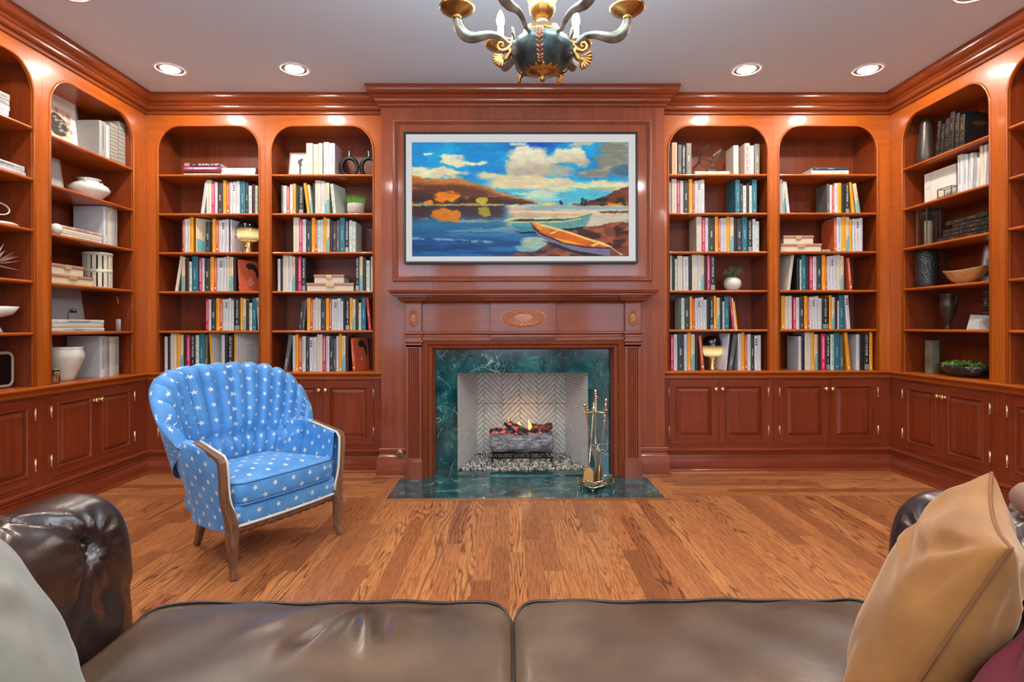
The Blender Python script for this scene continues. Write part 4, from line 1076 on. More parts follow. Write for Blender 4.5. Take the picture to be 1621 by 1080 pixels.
GIMP = plain('cream_gimp_braid', srgb(206, 200, 190), .8, bumps=.5, var=.12, scale=260)
WALN = wood('worn_walnut', (60, 60, 6), srgb(66, 42, 30), srgb(112, 76, 56), srgb(170, 132, 104), rough=.45, coat=.1)
CHO = Vector((-1.105, 2.87, 0)); CHR = R(61)
ch = thing('armchair', 'blue star-patterned armchair with fluted shell back in front of the left bookcases', 'armchair', CHO, CHR)
def itp(tab, u):
    a = abs(u); s = 1 if u >= 0 else -1
    ks = [t[0] for t in tab]
    out = []
    for d in range(3):
        vals = [t[1][d] for t in tab]
        # Catmull-Rom on the table
        i = max(k for k in range(len(ks)) if ks[k] <= a + 1e-9); i = min(i, len(ks) - 2)
        t = (a - ks[i]) / (ks[i + 1] - ks[i]); p1, p2 = vals[i], vals[i + 1]
        sg = (-1 if d == 0 else 1)
        p0 = vals[i - 1] if i > 0 else sg * vals[1]; k0 = ks[i - 1] if i > 0 else -ks[1]
        p3 = vals[i + 2] if i + 2 < len(ks) else p2 + (p2 - p1); k3 = ks[i + 2] if i + 2 < len(ks) else ks[i + 1] + (ks[i + 1] - ks[i])
        m1 = (p2 - p0) / (ks[i + 1] - k0) * (ks[i + 1] - ks[i]); m2 = (p3 - p1) / (k3 - ks[i]) * (ks[i + 1] - ks[i])
        v = (2 * t**3 - 3 * t * t + 1) * p1 + (t**3 - 2 * t * t + t) * m1 + (-2 * t**3 + 3 * t * t) * p2 + (t**3 - t * t) * m2
        out.append(v)
    out[0] *= s; return Vector(out)
TT = [(0, (0, .565, .908)), (.2, (.14, .56, .905)), (.4, (.272, .525, .888)), (.6, (.362, .465, .842)), (.76, (.404, .395, .768)), (.89, (.418, .33, .672)), (1, (.398, .275, .585))]
TB_ = [(0, (0, .47, .40)), (.3, (.13, .465, .40)), (.5, (.215, .44, .405)), (.68, (.285, .39, .44)), (.84, (.325, .325, .50)), (1, (.345, .275, .545))]
NCH = 15
def backpt(u, v):             # u -1..1, v 0..1 front face; 1..2 over the rim and down behind
    B, T = itp(TB_, u), itp(TT, u)
    vv = min(v, 1.0); P = B + (T - B) * vv
    P.y += -.020 * math.sin(PI * vv) * (1 - abs(u)) ; 
    out = Vector((P.x * .9, P.y - .12, 0)); out = out.normalized() if out.length > 0 else Vector((0, 1, 0))
    ph = (u + 1) / 2 * NCH; c = abs(math.sin(PI * ph)) ** .55
    amp = .056 * (.45 + .55 * vv) * (1 - .55 * math.exp(-((vv - .30) / .06) ** 2)) * (0.5 + .5 * min(1, vv / .12))
    th = .052 * (1 - abs(u) ** 5) + .004
    if v <= 1: return P - out * (amp * c)
    w = v - 1                 # rim
    if w <= .3:
        a = w / .3 * PI; up = Vector((T - B)).normalized()
        r = th * .5 + amp * c * .5; cen = P + out * (th * .5 - amp * c * .5)
        return cen - out * (r * math.cos(a)) + up * (r * .8 * math.sin(a))
    t = (w - .3) / .7; Q = P + out * th
    E = itp(TB_, u) + out * (th + .012); E.z = .36 + (E.z - .36) * min(1, (abs(u) / .72) ** 2)
    return Q + (E - Q) * t
lenv = .62
uv_grid(lambda a, b: backpt(a * 2 - 1, b * 1.0 if b <= .0 else b * 2.0), 15 * 12, 70, lambda a, b: (a * 1.35, b * 1.15 + .01), 'shell_back', STAR, ch)
# body shell: outer side, arm top and inner side, from the left front post round the back to the right
def armz(s): return .555 + .05 * min(1, abs(s) if False else (1 - abs(s)) / .35)
def plan(s, k):               # s -1..1 around; k 0 outer bottom, 1 outer top
    a = abs(s); sg = 1 if s > 0 else -1
    tb = [(1.0, (.318, .022)), (.8, (.318, .16)), (.6, (.30, .30)), (.4, (.245, .42)), (.2, (.14, .50)), (0, (0, .53))]
    tt = [(1.0, (.368, .022)), (.8, (.378, .15)), (.6, (.385, .29)), (.4, (.34, .43)), (.2, (.20, .55)), (0, (0, .60))]
    tab = tb if k == 0 else tt
    for (k0, p), (k1, q) in zip(tab, tab[1:]):
        if k1 <= a <= k0:
            t = (a - k1) / (k0 - k1); return Vector((sg * (q[0] + (p[0] - q[0]) * t), q[1] + (p[1] - q[1]) * t, 0))
def bodypt(s, v):
    b, t = plan(s, 0), plan(s, 1); zt = armz(s); zb = .205 - .02 * (1 - abs(s)); inn = Vector((t.x, t.y - .15, 0)).normalized()
    if abs(s) > .62: inn = Vector((1 if s > 0 else -1, 0, 0))
    if v < .5:
        k = v / .5; e = k * k * (3 - 2 * k)
        P = b + (t - b) * min(1, e * 1.02); P.z = zb + (zt - zb) * k; return P
    if v < .65:
        a = (v - .5) / .15 * PI; P = t - inn * (.024 - .024 * math.cos(a)); P.z = zt + .010 * math.sin(a); return P
    k = (v - .65) / .35; P = t - inn * .048; Q = Vector((b.x, b.y, 0)) - inn * .035; P = P + (Q - P) * (k ** 1.5); P.z = zt + (.30 - zt) * k; return P
uv_grid(lambda a, b: bodypt(a * 2 - 1, b), 80, 40, lambda a, b: (a * 1.55, b * .80), 'arm_shell', STAR, ch)
# seat deck and cushion
def rrect(hx0, hx1, y0, y1, rad, n=6):
    pts = []
    for (cx, cy, a0, hx) in ((hx0 - rad, y0 + rad, -PI / 2, 1), (hx1 - rad, y1 - rad, 0, 1), (-(hx1 - rad), y1 - rad, PI / 2, 1), (-(hx0 - rad), y0 + rad, PI, 1)):
        for i in range(n + 1): a = a0 + PI / 2 * i / n; pts.append((cx + rad * math.cos(a), cy + rad * math.sin(a)))
    return pts
def cushion(name, mat, parent, outline, z0, z1, crown, bulge, uvs=(0, 0), rows=5):
    """boxed cushion from a plan outline: side walls bulging, crowned top"""
    N = len(outline); cx = sum(p[0] for p in outline) / N; cy = sum(p[1] for p in outline) / N
    vs, uv, fs = [], [], []; per = [0]
    for i in range(N): a, b = outline[i], outline[(i + 1) % N]; per.append(per[-1] + math.hypot(b[0] - a[0], b[1] - a[1]))
    for j in range(rows + 1):
        t = j / rows; z = z0 + (z1 - z0) * t; k = bulge * math.sin(PI * t)
        for i, (x, y) in enumerate(outline):
            d = Vector((x - cx, y - cy)); d.normalize(); vs.append((x + d.x * k, y + d.y * k, z)); uv.append((per[i], z - z0 + uvs[1]))
    for j in range(rows):
        for i in range(N): fs.append((j * N + i, j * N + (i + 1) % N, (j + 1) * N + (i + 1) % N, (j + 1) * N + i))
    # top caps in rings
    b0 = rows * N; rings = 10
    for q in range(1, rings + 1):
        s = 1 - q / rings; 
        for i, (x, y) in enumerate(outline):
            X, Y = cx + (x - cx) * s, cy + (y - cy) * s; vs.append((X, Y, z1 + crown * (1 - s ** 2.6))); uv.append((X + .2, Y + .31))
        for i in range(N):
            a = b0 if q == 1 else (rows + q - 1) * N; b = (rows + q) * N
            fs.append((a + i, a + (i + 1) % N, b + (i + 1) % N, b + i))
    fs.append(tuple(range(N))[::-1])
    me = bpy.data.meshes.new(name); me.from_pydata(vs, [], fs); me.materials.append(mat); ul = me.uv_layers.new(name='UVMap')
    for p in me.polygons:
        p.use_smooth = True
        for li, vi in zip(p.loop_indices, p.vertices):
            u = uv[vi]; ul.data[li].uv = u if not (p.index < rows * N and False) else u
    o = bpy.data.objects.new(name, me); COL.objects.link(o); o.parent = parent; return o
ol = rrect(.300, .245, -.005, .44, .05, 7)
ol = [(x, y - .012 * math.cos(min(1, abs(x) / .3) * PI / 2) if y < .1 else y) for x, y in ol]
def densify(o, m=.03):
    r = []
    for i in range(len(o)):
        a, b = o[i], o[(i + 1) % len(o)]; n = max(1, int(math.hypot(b[0] - a[0], b[1] - a[1]) / m))
        for k in range(n): r.append((a[0] + (b[0] - a[0]) * k / n, a[1] + (b[1] - a[1]) * k / n))
    return r
ol = densify(ol)
ol = [(x, (y - .014 * (1 - (x / .3) ** 2)) if y < .05 else y) for x, y in ol]
sc_ = cushion('seat_cushion', STAR, ch, ol, .325, .425, .045, .008)
for z in (.326, .425):
    m_ = MB(); m_.tube([(x * 1.003, y - .001, z) for x, y in ol], .0045, 7, closed=True); m_.build('piping', PIPE, sc_, smooth=True)
ol2 = densify(rrect(.312, .26, .0, .46, .03)); ol2 = [(x, (y - .012 * (1 - (x / .31) ** 2)) if y < .05 else y) for x, y in ol2]
cushion('seat_deck', STAR, ch, ol2, .232, .322, .002, .006, uvs=(0, .02))
# carved apron
m_ = MB(); vs = []; n = 120
for i in range(n + 1):
    x = -.30 + .60 * i / n; y = -.014 * (1 - (x / .3) ** 2)
    sc3 = abs(math.sin((x + .3) / .6 * PI * 11))
    vs += [(x, y + .006, .226), (x, y + .002, .224), (x, y - .002 + .006 * (1 - sc3), .212), (x, y + .003, .200 - .006 * sc3), (x, y + .02, .200), (x, y + .02, .226)]
m_.add(vs, [(i * 6 + k, i * 6 + (k + 1) % 6, (i + 1) * 6 + (k + 1) % 6, (i + 1) * 6 + k) for i in range(n) for k in range(6)]); m_.build('apron', WALN, ch, smooth=True)
m_ = MB(); m_.tube([(-.30 + .6 * i / 30, -.016 - .0 + .014 * ((-.30 + .6 * i / 30) / .3) ** 2 * 1.0 - .0, .231) for i in range(31)], .007, 8); m_.build('gimp', GIMP, ch, smooth=True)
def bar(mb, pts, w, d, M=None):
    """rectangular-section bar through points: w across x, d across y"""
    vs = []; N = len(pts)
    ws = w if hasattr(w, '__len__') else [w] * N; ds = d if hasattr(d, '__len__') else [d] * N
    for i, p in enumerate(pts):
        p = Vector(p); a = ws[i] / 2; b = ds[i] / 2
        t = (Vector(pts[min(i + 1, N - 1)]) - Vector(pts[max(i - 1, 0)])).normalized()
        ux = Vector((1, 0, 0)); ux = (ux - t * ux.dot(t)); ux = ux.normalized() if ux.length > .2 else Vector((0, 0, 1)); uy = t.cross(ux)
        vs += [p + ux * a * sx + uy * b * sy for sx, sy in ((-1, -1), (1, -1), (1, 1), (-1, 1))]
    mb.add(vs, [(i * 4 + k, i * 4 + (k + 1) % 4, (i + 1) * 4 + (k + 1) % 4, (i + 1) * 4 + k) for i in range(N - 1) for k in range(4)] + [(0, 1, 2, 3), tuple((N - 1) * 4 + k for k in range(4))])
for s in (-1, 1):
    P = [(s * .350, .215, .603), (s * .356, .12, .580), (s * .360, .05, .562), (s * .362, .018, .553), (s * .362, .006, .535), (s * .360, .003, .49), (s * .357, .003, .43), (s * .352, .003, .37), (s * .342, .002, .33), (s * .328, .000, .29), (s * .320, -.002, .25), (s * .318, -.003, .20)]
    m_ = MB(); bar(m_, P, [.030, .032, .034, .034, .034, .034, .034, .036, .040, .044, .044, .042], [.020] * 4 + [.024] * 5 + [.034, .042, .042]); m_.build('arm_post', WALN, ch, bevel=.004, seg=2)
    G = [(p[0] - s * .023, p[1] - .006 if i > 3 else p[1], p[2] + (.006 if i < 4 else 0)) for i, p in enumerate(P[:-1])]
    m_ = MB(); m_.tube(G, .0065, 8); m_.build('gimp', GIMP, ch, smooth=True)
    m_ = MB(); bar(m_, [(s * .318, -.003, .215), (s * .320, -.008, .16), (s * .316, -.006, .10), (s * .314, -.006, .05), (s * .322, -.020, .0)], [.046, .043, .034, .028, .030], [.044, .042, .034, .028, .030]); m_.build('leg', WALN, ch, bevel=.004)
    m_ = MB(); bar(m_, [(s * .17, .44, .21), (s * .165, .455, .15), (s * .150, .50, .06), (s * .145, .535, .0)], [.040, .036, .030, .026], [.042, .038, .030, .028]); m_.build('leg', WALN, ch, bevel=.004)

# ================================================================== LEATHER SOFA
def leather(name, lo, mid, hi, rough=.33):
    m, nt, b = newmat(name); v = mapping(nt, (1, 1, 1))
    n1 = node(nt, 'ShaderNodeTexNoise', Scale=3.2, Detail=4.0); nt.links.new(v, n1.inputs['Vector'])
    r = ramp(nt, n1.outputs[0], [(.35, lo), (.5, mid), (.66, hi)]); nt.links.new(r.outputs[0], b.inputs['Base Color'])
    n2 = nt.nodes.new('ShaderNodeTexVoronoi'); n2.inputs['Scale'].default_value = 260; nt.links.new(v, n2.inputs['Vector'])
    n3 = node(nt, 'ShaderNodeTexNoise', Scale=14.0, Detail=4.0, Distortion=1.0); nt.links.new(v, n3.inputs['Vector'])
    ad = nt.nodes.new('ShaderNodeMath'); ad.operation = 'MULTIPLY_ADD'; nt.links.new(n2.outputs[0], ad.inputs[0]); ad.inputs[1].default_value = .12; nt.links.new(n3.outputs[0], ad.inputs[2])
    bump(nt, b, ad.outputs[0], .22, .004)
    b.inputs['Specular IOR Level'].default_value = .75
    rr = ramp(nt, n1.outputs[0], [(.3, (rough * 1.2,) * 3 + (1,)), (.7, (rough * .85,) * 3 + (1,))]); nt.links.new(rr.outputs[0], b.inputs['Roughness'])
    return m
LEA = leather('dark_brown_leather', srgb(30, 20, 19), srgb(42, 28, 26), srgb(54, 37, 33), .26)
LES = leather('worn_seat_leather', srgb(58, 42, 33), srgb(84, 66, 52), srgb(106, 87, 68), .30)
PIP = plain('leather_piping', srgb(34, 24, 22), .35)
SX = .007
sf = thing('leather_sofa', 'dark brown leather sofa with tufted rolled arms across the foreground', 'sofa', (SX, 0, 0))
def seat(x0, x1, side):
    nu, nv = 90, 90
    zt = .455; y0, y1 = .66, 1.425
    def fn(a, b):
        # a across, b from under the back edge, over the top, down the front
        x = x0 + (x1 - x0) * a; ex = min(a, 1 - a) * (x1 - x0)
        edge = min(1, ex / .05)
        if b < .8:
            t = b / .8; y = y0 + (y1 - y0) * t; ey = (y1 - y)
            z = zt + .030 * (1 - math.exp(-ex / .10)) * (1 - math.exp(-max(ey, 0) / .12)) - .022 * max(0, (.03 - ex) / .03) ** 2
            z += .004 * math.sin(x * 9 + y * 5) + .003 * math.sin(x * 23 + 1) * math.sin(y * 17)
            if side < 0:   # the sat-in crease of the left cushion
                for (cx, cy, dx, dy, h, w) in ((-.40, 1.28, .30, .95, .016, .016), (-.425, 1.27, .38, .92, -.020, .018), (-.325, 1.27, -.25, .97, .017, .020), (-.295, 1.29, -.1, 1., -.012, .02), (-.52, 1.30, .7, .7, .006, .03), (-.20, 1.34, .9, -.4, .007, .04)):
                    n = math.hypot(dx, dy); dx_, dy_ = dx / n, dy / n
                    al = (x - cx) * dx_ + (y - cy) * dy_; pe = (x - cx) * -dy_ + (y - cy) * dx_
                    z += 1.5 * h * math.exp(-(pe / w) ** 2) * math.exp(-(al / .075) ** 2)
            wob = .004 * math.sin(x * 15) + .003 * math.sin(x * 37 + side)
            y -= (.055 * max(0, 1 - ex / .07) ** 2) * (t ** 6); y += wob * t ** 8
        else:
            t = (b - .8) / .2; y = y1 + .018 * math.sin(PI * t) + .004 * math.sin(x * 15) + .003 * math.sin(x * 37 + side) - .055 * max(0, 1 - ex / .07) ** 2; z = zt - .022 * max(0, (.03 - ex) / .03) ** 2 - .135 * t
        return Vector((x, y, z))
    mb = MB(); mb.grid(fn, nu, nv)
    # side skirts
    for a in (0, 1):
        vs = []; 
        for j in range(nv + 1):
            p = fn(a, j / nv * .999); vs += [tuple(p), (p.x, p.y, min(p.z, .32))]
        mb.add(vs, [(2 * j, 2 * j + 1, 2 * j + 3, 2 * j + 2) for j in range(nv)])
    o = mb.build('seat_cushion', LES, sf, smooth=True, fix=True)
    pts = [fn(0, j / 72) + Vector((.0, 0, .002)) for j in range(0, 57)] + [fn(i / 60, .8) + Vector((0, .003, .002)) for i in range(1, 60)] + [fn(1, j / 72) + Vector((0, 0, .002)) for j in range(57, -1, -1)]
    m_ = MB(); m_.tube(pts, .0042, 7); m_.build('piping', PIP, o, smooth=True)
seat(-.905, .0, -1); seat(.004, .915, 1)
# rolled arms: profile (distance outwards from the inner face, z)
AP = [(0, .30), (.0, .47), (-.004, .56), (.0, .64), (.022, .705), (.065, .742), (.125, .754), (.185, .742), (.232, .705), (.250, .65), (.238, .598), (.205, .565), (.185, .495), (.185, .10)]
def smooth_path(P, n):
    L_ = [0]
    for a, b in zip(P, P[1:]): L_.append(L_[-1] + math.hypot(b[0] - a[0], b[1] - a[1]))
    def at(t):
        s = t * L_[-1]; i = 0
        while i < len(P) - 2 and L_[i + 1] < s: i += 1
        k = (s - L_[i]) / (L_[i + 1] - L_[i]); p0 = P[max(i - 1, 0)]; p1 = P[i]; p2 = P[i + 1]; p3 = P[min(i + 2, len(P) - 1)]
        f = lambda a, b, c, d: .5 * (2 * b + (c - a) * k + (2 * a - 5 * b + 4 * c - d) * k * k + (3 * b - a - 3 * c + d) * k ** 3)
        return (f(p0[0], p1[0], p2[0], p3[0]), f(p0[1], p1[1], p2[1], p3[1]))
    return at, L_[-1]
apf, APL = smooth_path(AP, 0)
def arm(side):
    xi = side * .92 - SX * 0; y0, y1 = .36, 1.40
    BT = [(s, y) for s, y in ((.365, 1.27), (.365, 1.00), (.365, .73), (.56, 1.135), (.56, .865))]     # buttons at (path fraction * length, y)
    def fn(a, b):
        # a along the profile, b along y with a rounded front nose
        o, z = apf(a); s = a * APL
        t = b / .86
        if b <= .86: y = y0 + (y1 - .05 - y0) * t; k = 1
        else: q = (b - .86) / .14 * PI / 2; y = y1 - .05 + .05 * math.sin(q); k = .80 + .20 * math.cos(q)
        ox, oz = .125, .60
        wk = max(0, min(1, (z - .42) / .22)); wk = wk * wk * (3 - 2 * wk); kk = 1 - (1 - k) * (wk if a < .5 else 1)
        o2 = ox + (o - ox) * (1 - (1 - k) * (.45 + .55 * wk)); z2 = oz + (z - oz) * kk if (a < .5 and z > oz) or a >= .5 else z
        d = 0
        # tufting dimples with pleats fanning out
        for (bs, by) in BT:
            ds, dy = s - bs, y - by; r = math.hypot(ds, dy)
            if r < .22:
                ang = math.atan2(dy, ds); d -= .030 * math.exp(-(r / .035) ** 1.3)
                d += .0062 * math.sin(ang * 12 + bs * 9) * math.exp(-((r - .045) / .035) ** 2)
        # diamond seams between buttons
        for ((s1, ya), (s2, yb)) in ((BT[0], BT[3]), (BT[3], BT[1]), (BT[1], BT[4]), (BT[4], BT[2]), (BT[0], (.19, 1.17)), (BT[1], (.19, .92)), (BT[3], (.80, 1.135)), (BT[4], (.80, .865)), (BT[2], (.19, .66))):
            L2 = (s2 - s1) ** 2 + (yb - ya) ** 2; q = max(0, min(1, ((s - s1) * (s2 - s1) + (y - ya) * (yb - ya)) / L2))
            dd = math.hypot(s - s1 - (s2 - s1) * q, y - ya - (yb - ya) * q); d -= .010 * math.exp(-(dd / .009) ** 2)
            d += .004 * math.exp(-((dd - .03) / .02) ** 2)
        # creases where the arm meets the seat
        d += .006 * math.sin(y * 70 + s * 40) * math.exp(-((s - .215) / .04) ** 2)
        o_a, z_a = apf(max(0, a - .01)); o_b, z_b = apf(min(1, a + .01)); tx, tz = o_b - o_a, z_b - z_a; n = math.hypot(tx, tz) or 1
        nx, nz = -tz / n, tx / n
        return Vector((xi + side * (o2 + nx * d), y, z2 + nz * d))
    mb = MB(); mb.grid(fn, 110, 130)
    # front scroll panel
    ring = [fn(i / 60, 1.0) for i in range(61)]; c = Vector((xi + side * .115, y1 + .006, .55))
    N = len(ring); vs = [tuple(p) for p in ring] + [tuple(p * .72 + c * .28 + Vector((0, .006, 0))) for p in ring] + [tuple(c)]
    mb.add(vs, [(i, i + 1, N + i + 1, N + i) for i in range(N - 1)] + [(N + i, N + i + 1, 2 * N) for i in range(N - 1)])
    mb.box(*sorted((xi + side * .0, xi + side * .185)), y0, y1 - .02, .06, .32)
    o = mb.build('rolled_arm', LEA, sf, smooth=True)
    for (bs, by) in BT:
        a = bs / APL; p = fn(a, (by - y0) / (y1 - .05 - y0) * .86)
        pa, pb = apf(a - .01), apf(a + .01); tx, tz = pb[0] - pa[0], pb[1] - pa[1]; n = math.hypot(tx, tz); nrm = Vector((side * -tz / n, 0, tx / n))
        m_ = MB(); M = Matrix.Translation(p + nrm * .017) @ nrm.to_track_quat('Z', 'Y').to_matrix().to_4x4()
        m_.lathe([(.013, -.006), (.0145, .0), (.012, .006), (.006, .009), (0, .0095)], 18, 0, M); m_.build('button', LEA, o, smooth=True)
arm(-1); arm(1)
m_ = MB(); m_.box(-.93, .93, .40, 1.40, .12, .315); m_.build('seat_base', LEA, sf, bevel=.02, seg=3)
# back
def bk_fn(a, b):
    x = -1.10 + 2.20 * a; P = [(.68, .40), (.655, .50), (.625, .60), (.60, .655), (.55, .69), (.48, .695), (.42, .66), (.40, .60), (.42, .55), (.44, .12)]
    f, _ = smooth_path(P, 0); y, z = f(b)
    d = .010 * math.cos(x * 2 * PI / .23) * math.exp(-((b - .3) / .15) ** 2)
    return Vector((x, y + d, z))
m_ = MB(); m_.grid(bk_fn, 120, 40); bko = m_.build('sofa_back', LEA, sf, smooth=True)
md = bko.modifiers.new('t', 'SOLIDIFY'); md.thickness = .03; md.offset = -1
for sx in (-1.0, 1.0):
    for sy in (.45, 1.34):
        m_ = MB(); m_.lathe([(.018, 0), (.03, .03), (.036, .07), (.03, .10), (.034, .12), (0, .12)], 18, 0, Matrix.Translation((sx, sy, 0))); m_.build('leg', WALN, sf, smooth=True)

# ================================================================== PILLOWS
def velvet(name, c0, c1, sheen, tint):
    m, nt, b = newmat(name); n1 = node(nt, 'ShaderNodeTexNoise', Scale=7.0, Detail=5.0, Roughness=.6); nt.links.new(mapping(nt, (1, 1, 1)), n1.inputs['Vector'])
    r = ramp(nt, n1.outputs[0], [(.35, c0), (.65, c1)]); nt.links.new(r.outputs[0], b.inputs['Base Color']); b.inputs['Roughness'].default_value = .85
    b.inputs['Sheen Weight'].default_value = sheen; b.inputs['Sheen Roughness'].default_value = .35; b.inputs['Sheen Tint'].default_value = tint
    n2 = node(nt, 'ShaderNodeTexNoise', Scale=420.0, Detail=2.0); nt.links.new(mapping(nt, (1, 1, 1)), n2.inputs['Vector']); bump(nt, b, n2.outputs[0], .2, .001)
    return m
def pillow(name, mat, seam, origin, e1, e2, size, thick, label, folds=(), seed=0, pull=.10):
    """square knife-edge pillow; origin = one corner, e1/e2 unit edge directions"""
    o0, e1, e2 = Vector(origin), Vector(e1).normalized(), Vector(e2).normalized(); n = e1.cross(e2).normalized()
    rl = random.Random(seed); ph = [rl.random() * 6.28 for _ in range(8)]
    def outline(u, v):        # -1..1
        x = u * (1 - pull * (1 - v * v) * abs(u) ** 1.5); y = v * (1 - pull * (1 - u * u) * abs(v) ** 1.5); return x, y
    def pt(u, v, side):
        x, y = outline(u, v); e = max(0, (1 - u * u)) * max(0, (1 - v * v)); h = thick / 2 * e ** .42
        # folds running in from the corners and edges
        r = 0
        for (cu, cv) in ((1, 1), (1, -1), (-1, 1), (-1, -1)):
            dd = math.hypot(u - cu, v - cv); an = math.atan2(v - cv, u - cu)
            r += .006 * math.sin(an * 9 + ph[0] + cu * 2 + cv) * math.exp(-((dd - .45) / .28) ** 2)
        for (fu, fv, ang, L_, w, hh) in folds:
            du, dv = u - fu, v - fv; al = du * math.cos(ang) + dv * math.sin(ang); pe = -du * math.sin(ang) + dv * math.cos(ang)
            r += hh * math.exp(-(pe / w) ** 2) * math.exp(-(al / L_) ** 2)
        r += .004 * math.sin(u * 7 + ph[1]) * math.sin(v * 6 + ph[2])
        h = max(0, h + r * min(1, e * 6)) + .001
        return o0 + e1 * (size * (x + 1) / 2) + e2 * (size * (y + 1) / 2) + n * (side * h)
    K = 64; mb = MB()
    def w(t): return math.sin((t * 2 - 1) * PI / 2)
    for side in (1, -1): mb.grid(lambda a, b: pt(w(a), w(b), side), K, K)
    ob = mb.build(name, mat, smooth=True, fix=False)
    bm = bmesh.new(); bm.from_mesh(ob.data); bmesh.ops.remove_doubles(bm, verts=bm.verts, dist=.0021); bmesh.ops.recalc_face_normals(bm, faces=bm.faces); bm.to_mesh(ob.data); bm.free()
    for p in ob.data.polygons: p.use_smooth = True
    c = sum((Vector(v.co) for v in ob.data.vertices), Vector()) / len(ob.data.vertices)
    for v in ob.data.vertices: v.co -= c
    ob.location = c; tag(ob, label, 'pillow')
    loop = [(w(i / 40), -1) for i in range(40)] + [(1, w(i / 40)) for i in range(40)] + [(w(1 - i / 40), 1) for i in range(40)] + [(-1, w(1 - i / 40)) for i in range(40)]
    m_ = MB(); m_.tube([pt(u, v, 0) - c for u, v in loop], .0032, 6, closed=True); m_.build('seam', seam, ob, smooth=True)
    return ob
TAN = velvet('tan_velvet', srgb(128, 82, 34), srgb(154, 104, 50), .5, srgb(236, 214, 190))
SEAMT = plain('tan_seam', srgb(120, 76, 40), .8)
c1, c2 = Vector((.940, 1.10, .862)), Vector((.658, .74, .858))
e1 = (c2 - c1).normalized(); al = R(24); h_ = Vector((e1.y, -e1.x, 0)); h_ = h_ if h_.x < 0 else -h_
e2 = Vector((0, 0, -1)) * math.cos(al) + h_ * math.sin(al)
pillow('throw_pillow', TAN, SEAMT, c1, e1, e2, .46, .17, 'big tan velvet pillow leaning on the right arm of the sofa', seed=2,
       folds=((-.20, -.62, .15, .40, .05, .006), (-.05, -.50, .12, .45, .045, -.005), (.05, -.38, .10, .45, .05, .006), (.25, -.66, .05, .35, .03, .009), (.3, .5, 2.2, .3, .05, -.008)))
GRY = velvet('pale_grey_velvet', srgb(120, 119, 108), srgb(138, 137, 126), .3, srgb(210, 225, 240))
g1, g2 = Vector((-1.05, 1.04, .825)), Vector((-.735, .70, .825)); ge1 = (g2 - g1).normalized(); gh = Vector((-ge1.y, ge1.x, 0)); gh = gh if gh.x > 0 else -gh
pillow('throw_pillow', GRY, plain('grey_seam', srgb(150, 150, 142), .8), g1, ge1, Vector((0, 0, -1)) * math.cos(R(22)) + gh * math.sin(R(22)), .46, .17, 'pale grey velvet pillow at the bottom left corner of the picture', seed=5)
MAR = velvet('maroon_velvet', srgb(74, 10, 24), srgb(98, 18, 36), .2, srgb(230, 150, 170))
pillow('throw_pillow', MAR, plain('maroon_seam', srgb(80, 14, 30), .8), (.755, .80, .735), (-.22, -.95, .0), (-.45, .10, -.85), .42, .20, 'maroon velvet pillow below the tan one, at the bottom right corner', seed=7)
# rounded arm of a mauve-tan club chair just entering the frame at the right
TUB = velvet('mauve_tan_fabric', srgb(132, 100, 88), srgb(156, 122, 106), .3, srgb(230, 210, 200))
cc = thing('club_chair', 'mauve-tan upholstered chair whose rounded arm peeks in at the right edge', 'armchair', (2.335, 1.97, 0), R(-72))
def soft(name, x0, x1, y0, y1, z0, z1, r):
    m_ = MB(); m_.box(x0, x1, y0, y1, z0, z1); return m_.build(name, TUB, cc, bevel=r, seg=6, smooth=True)
m_ = MB(); m_.tube([(-.27, -.34, .495), (-.27, -.30, .495), (-.27, 0, .495), (-.27, .34, .495), (-.27, .36, .495)], [.045, .058, .060, .058, .04], 28); m_.build('arm', TUB, cc, smooth=True)
m_ = MB(); m_.tube([(.27, -.34, .495), (.27, -.30, .495), (.27, 0, .495), (.27, .34, .495), (.27, .36, .495)], [.045, .058, .060, .058, .04], 28); m_.build('arm', TUB, cc, smooth=True)
soft('arm_panel', -.34, -.20, -.32, .33, .10, .47, .03); soft('arm_panel', .20, .34, -.32, .33, .10, .47, .03)
soft('seat_cushion', -.195, .195, -.30, .22, .28, .43, .05); soft('chair_back', -.25, .25, .23, .38, .10, .80, .06)
for sx in (-.29, .29):
    for sy in (-.27, .30):
        m_ = MB(); m_.lathe([(.014, 0), (.022, .10), (0, .10)], 14, 0, Matrix.Translation((sx, sy, 0))); m_.build('leg', WALN, cc, smooth=True)
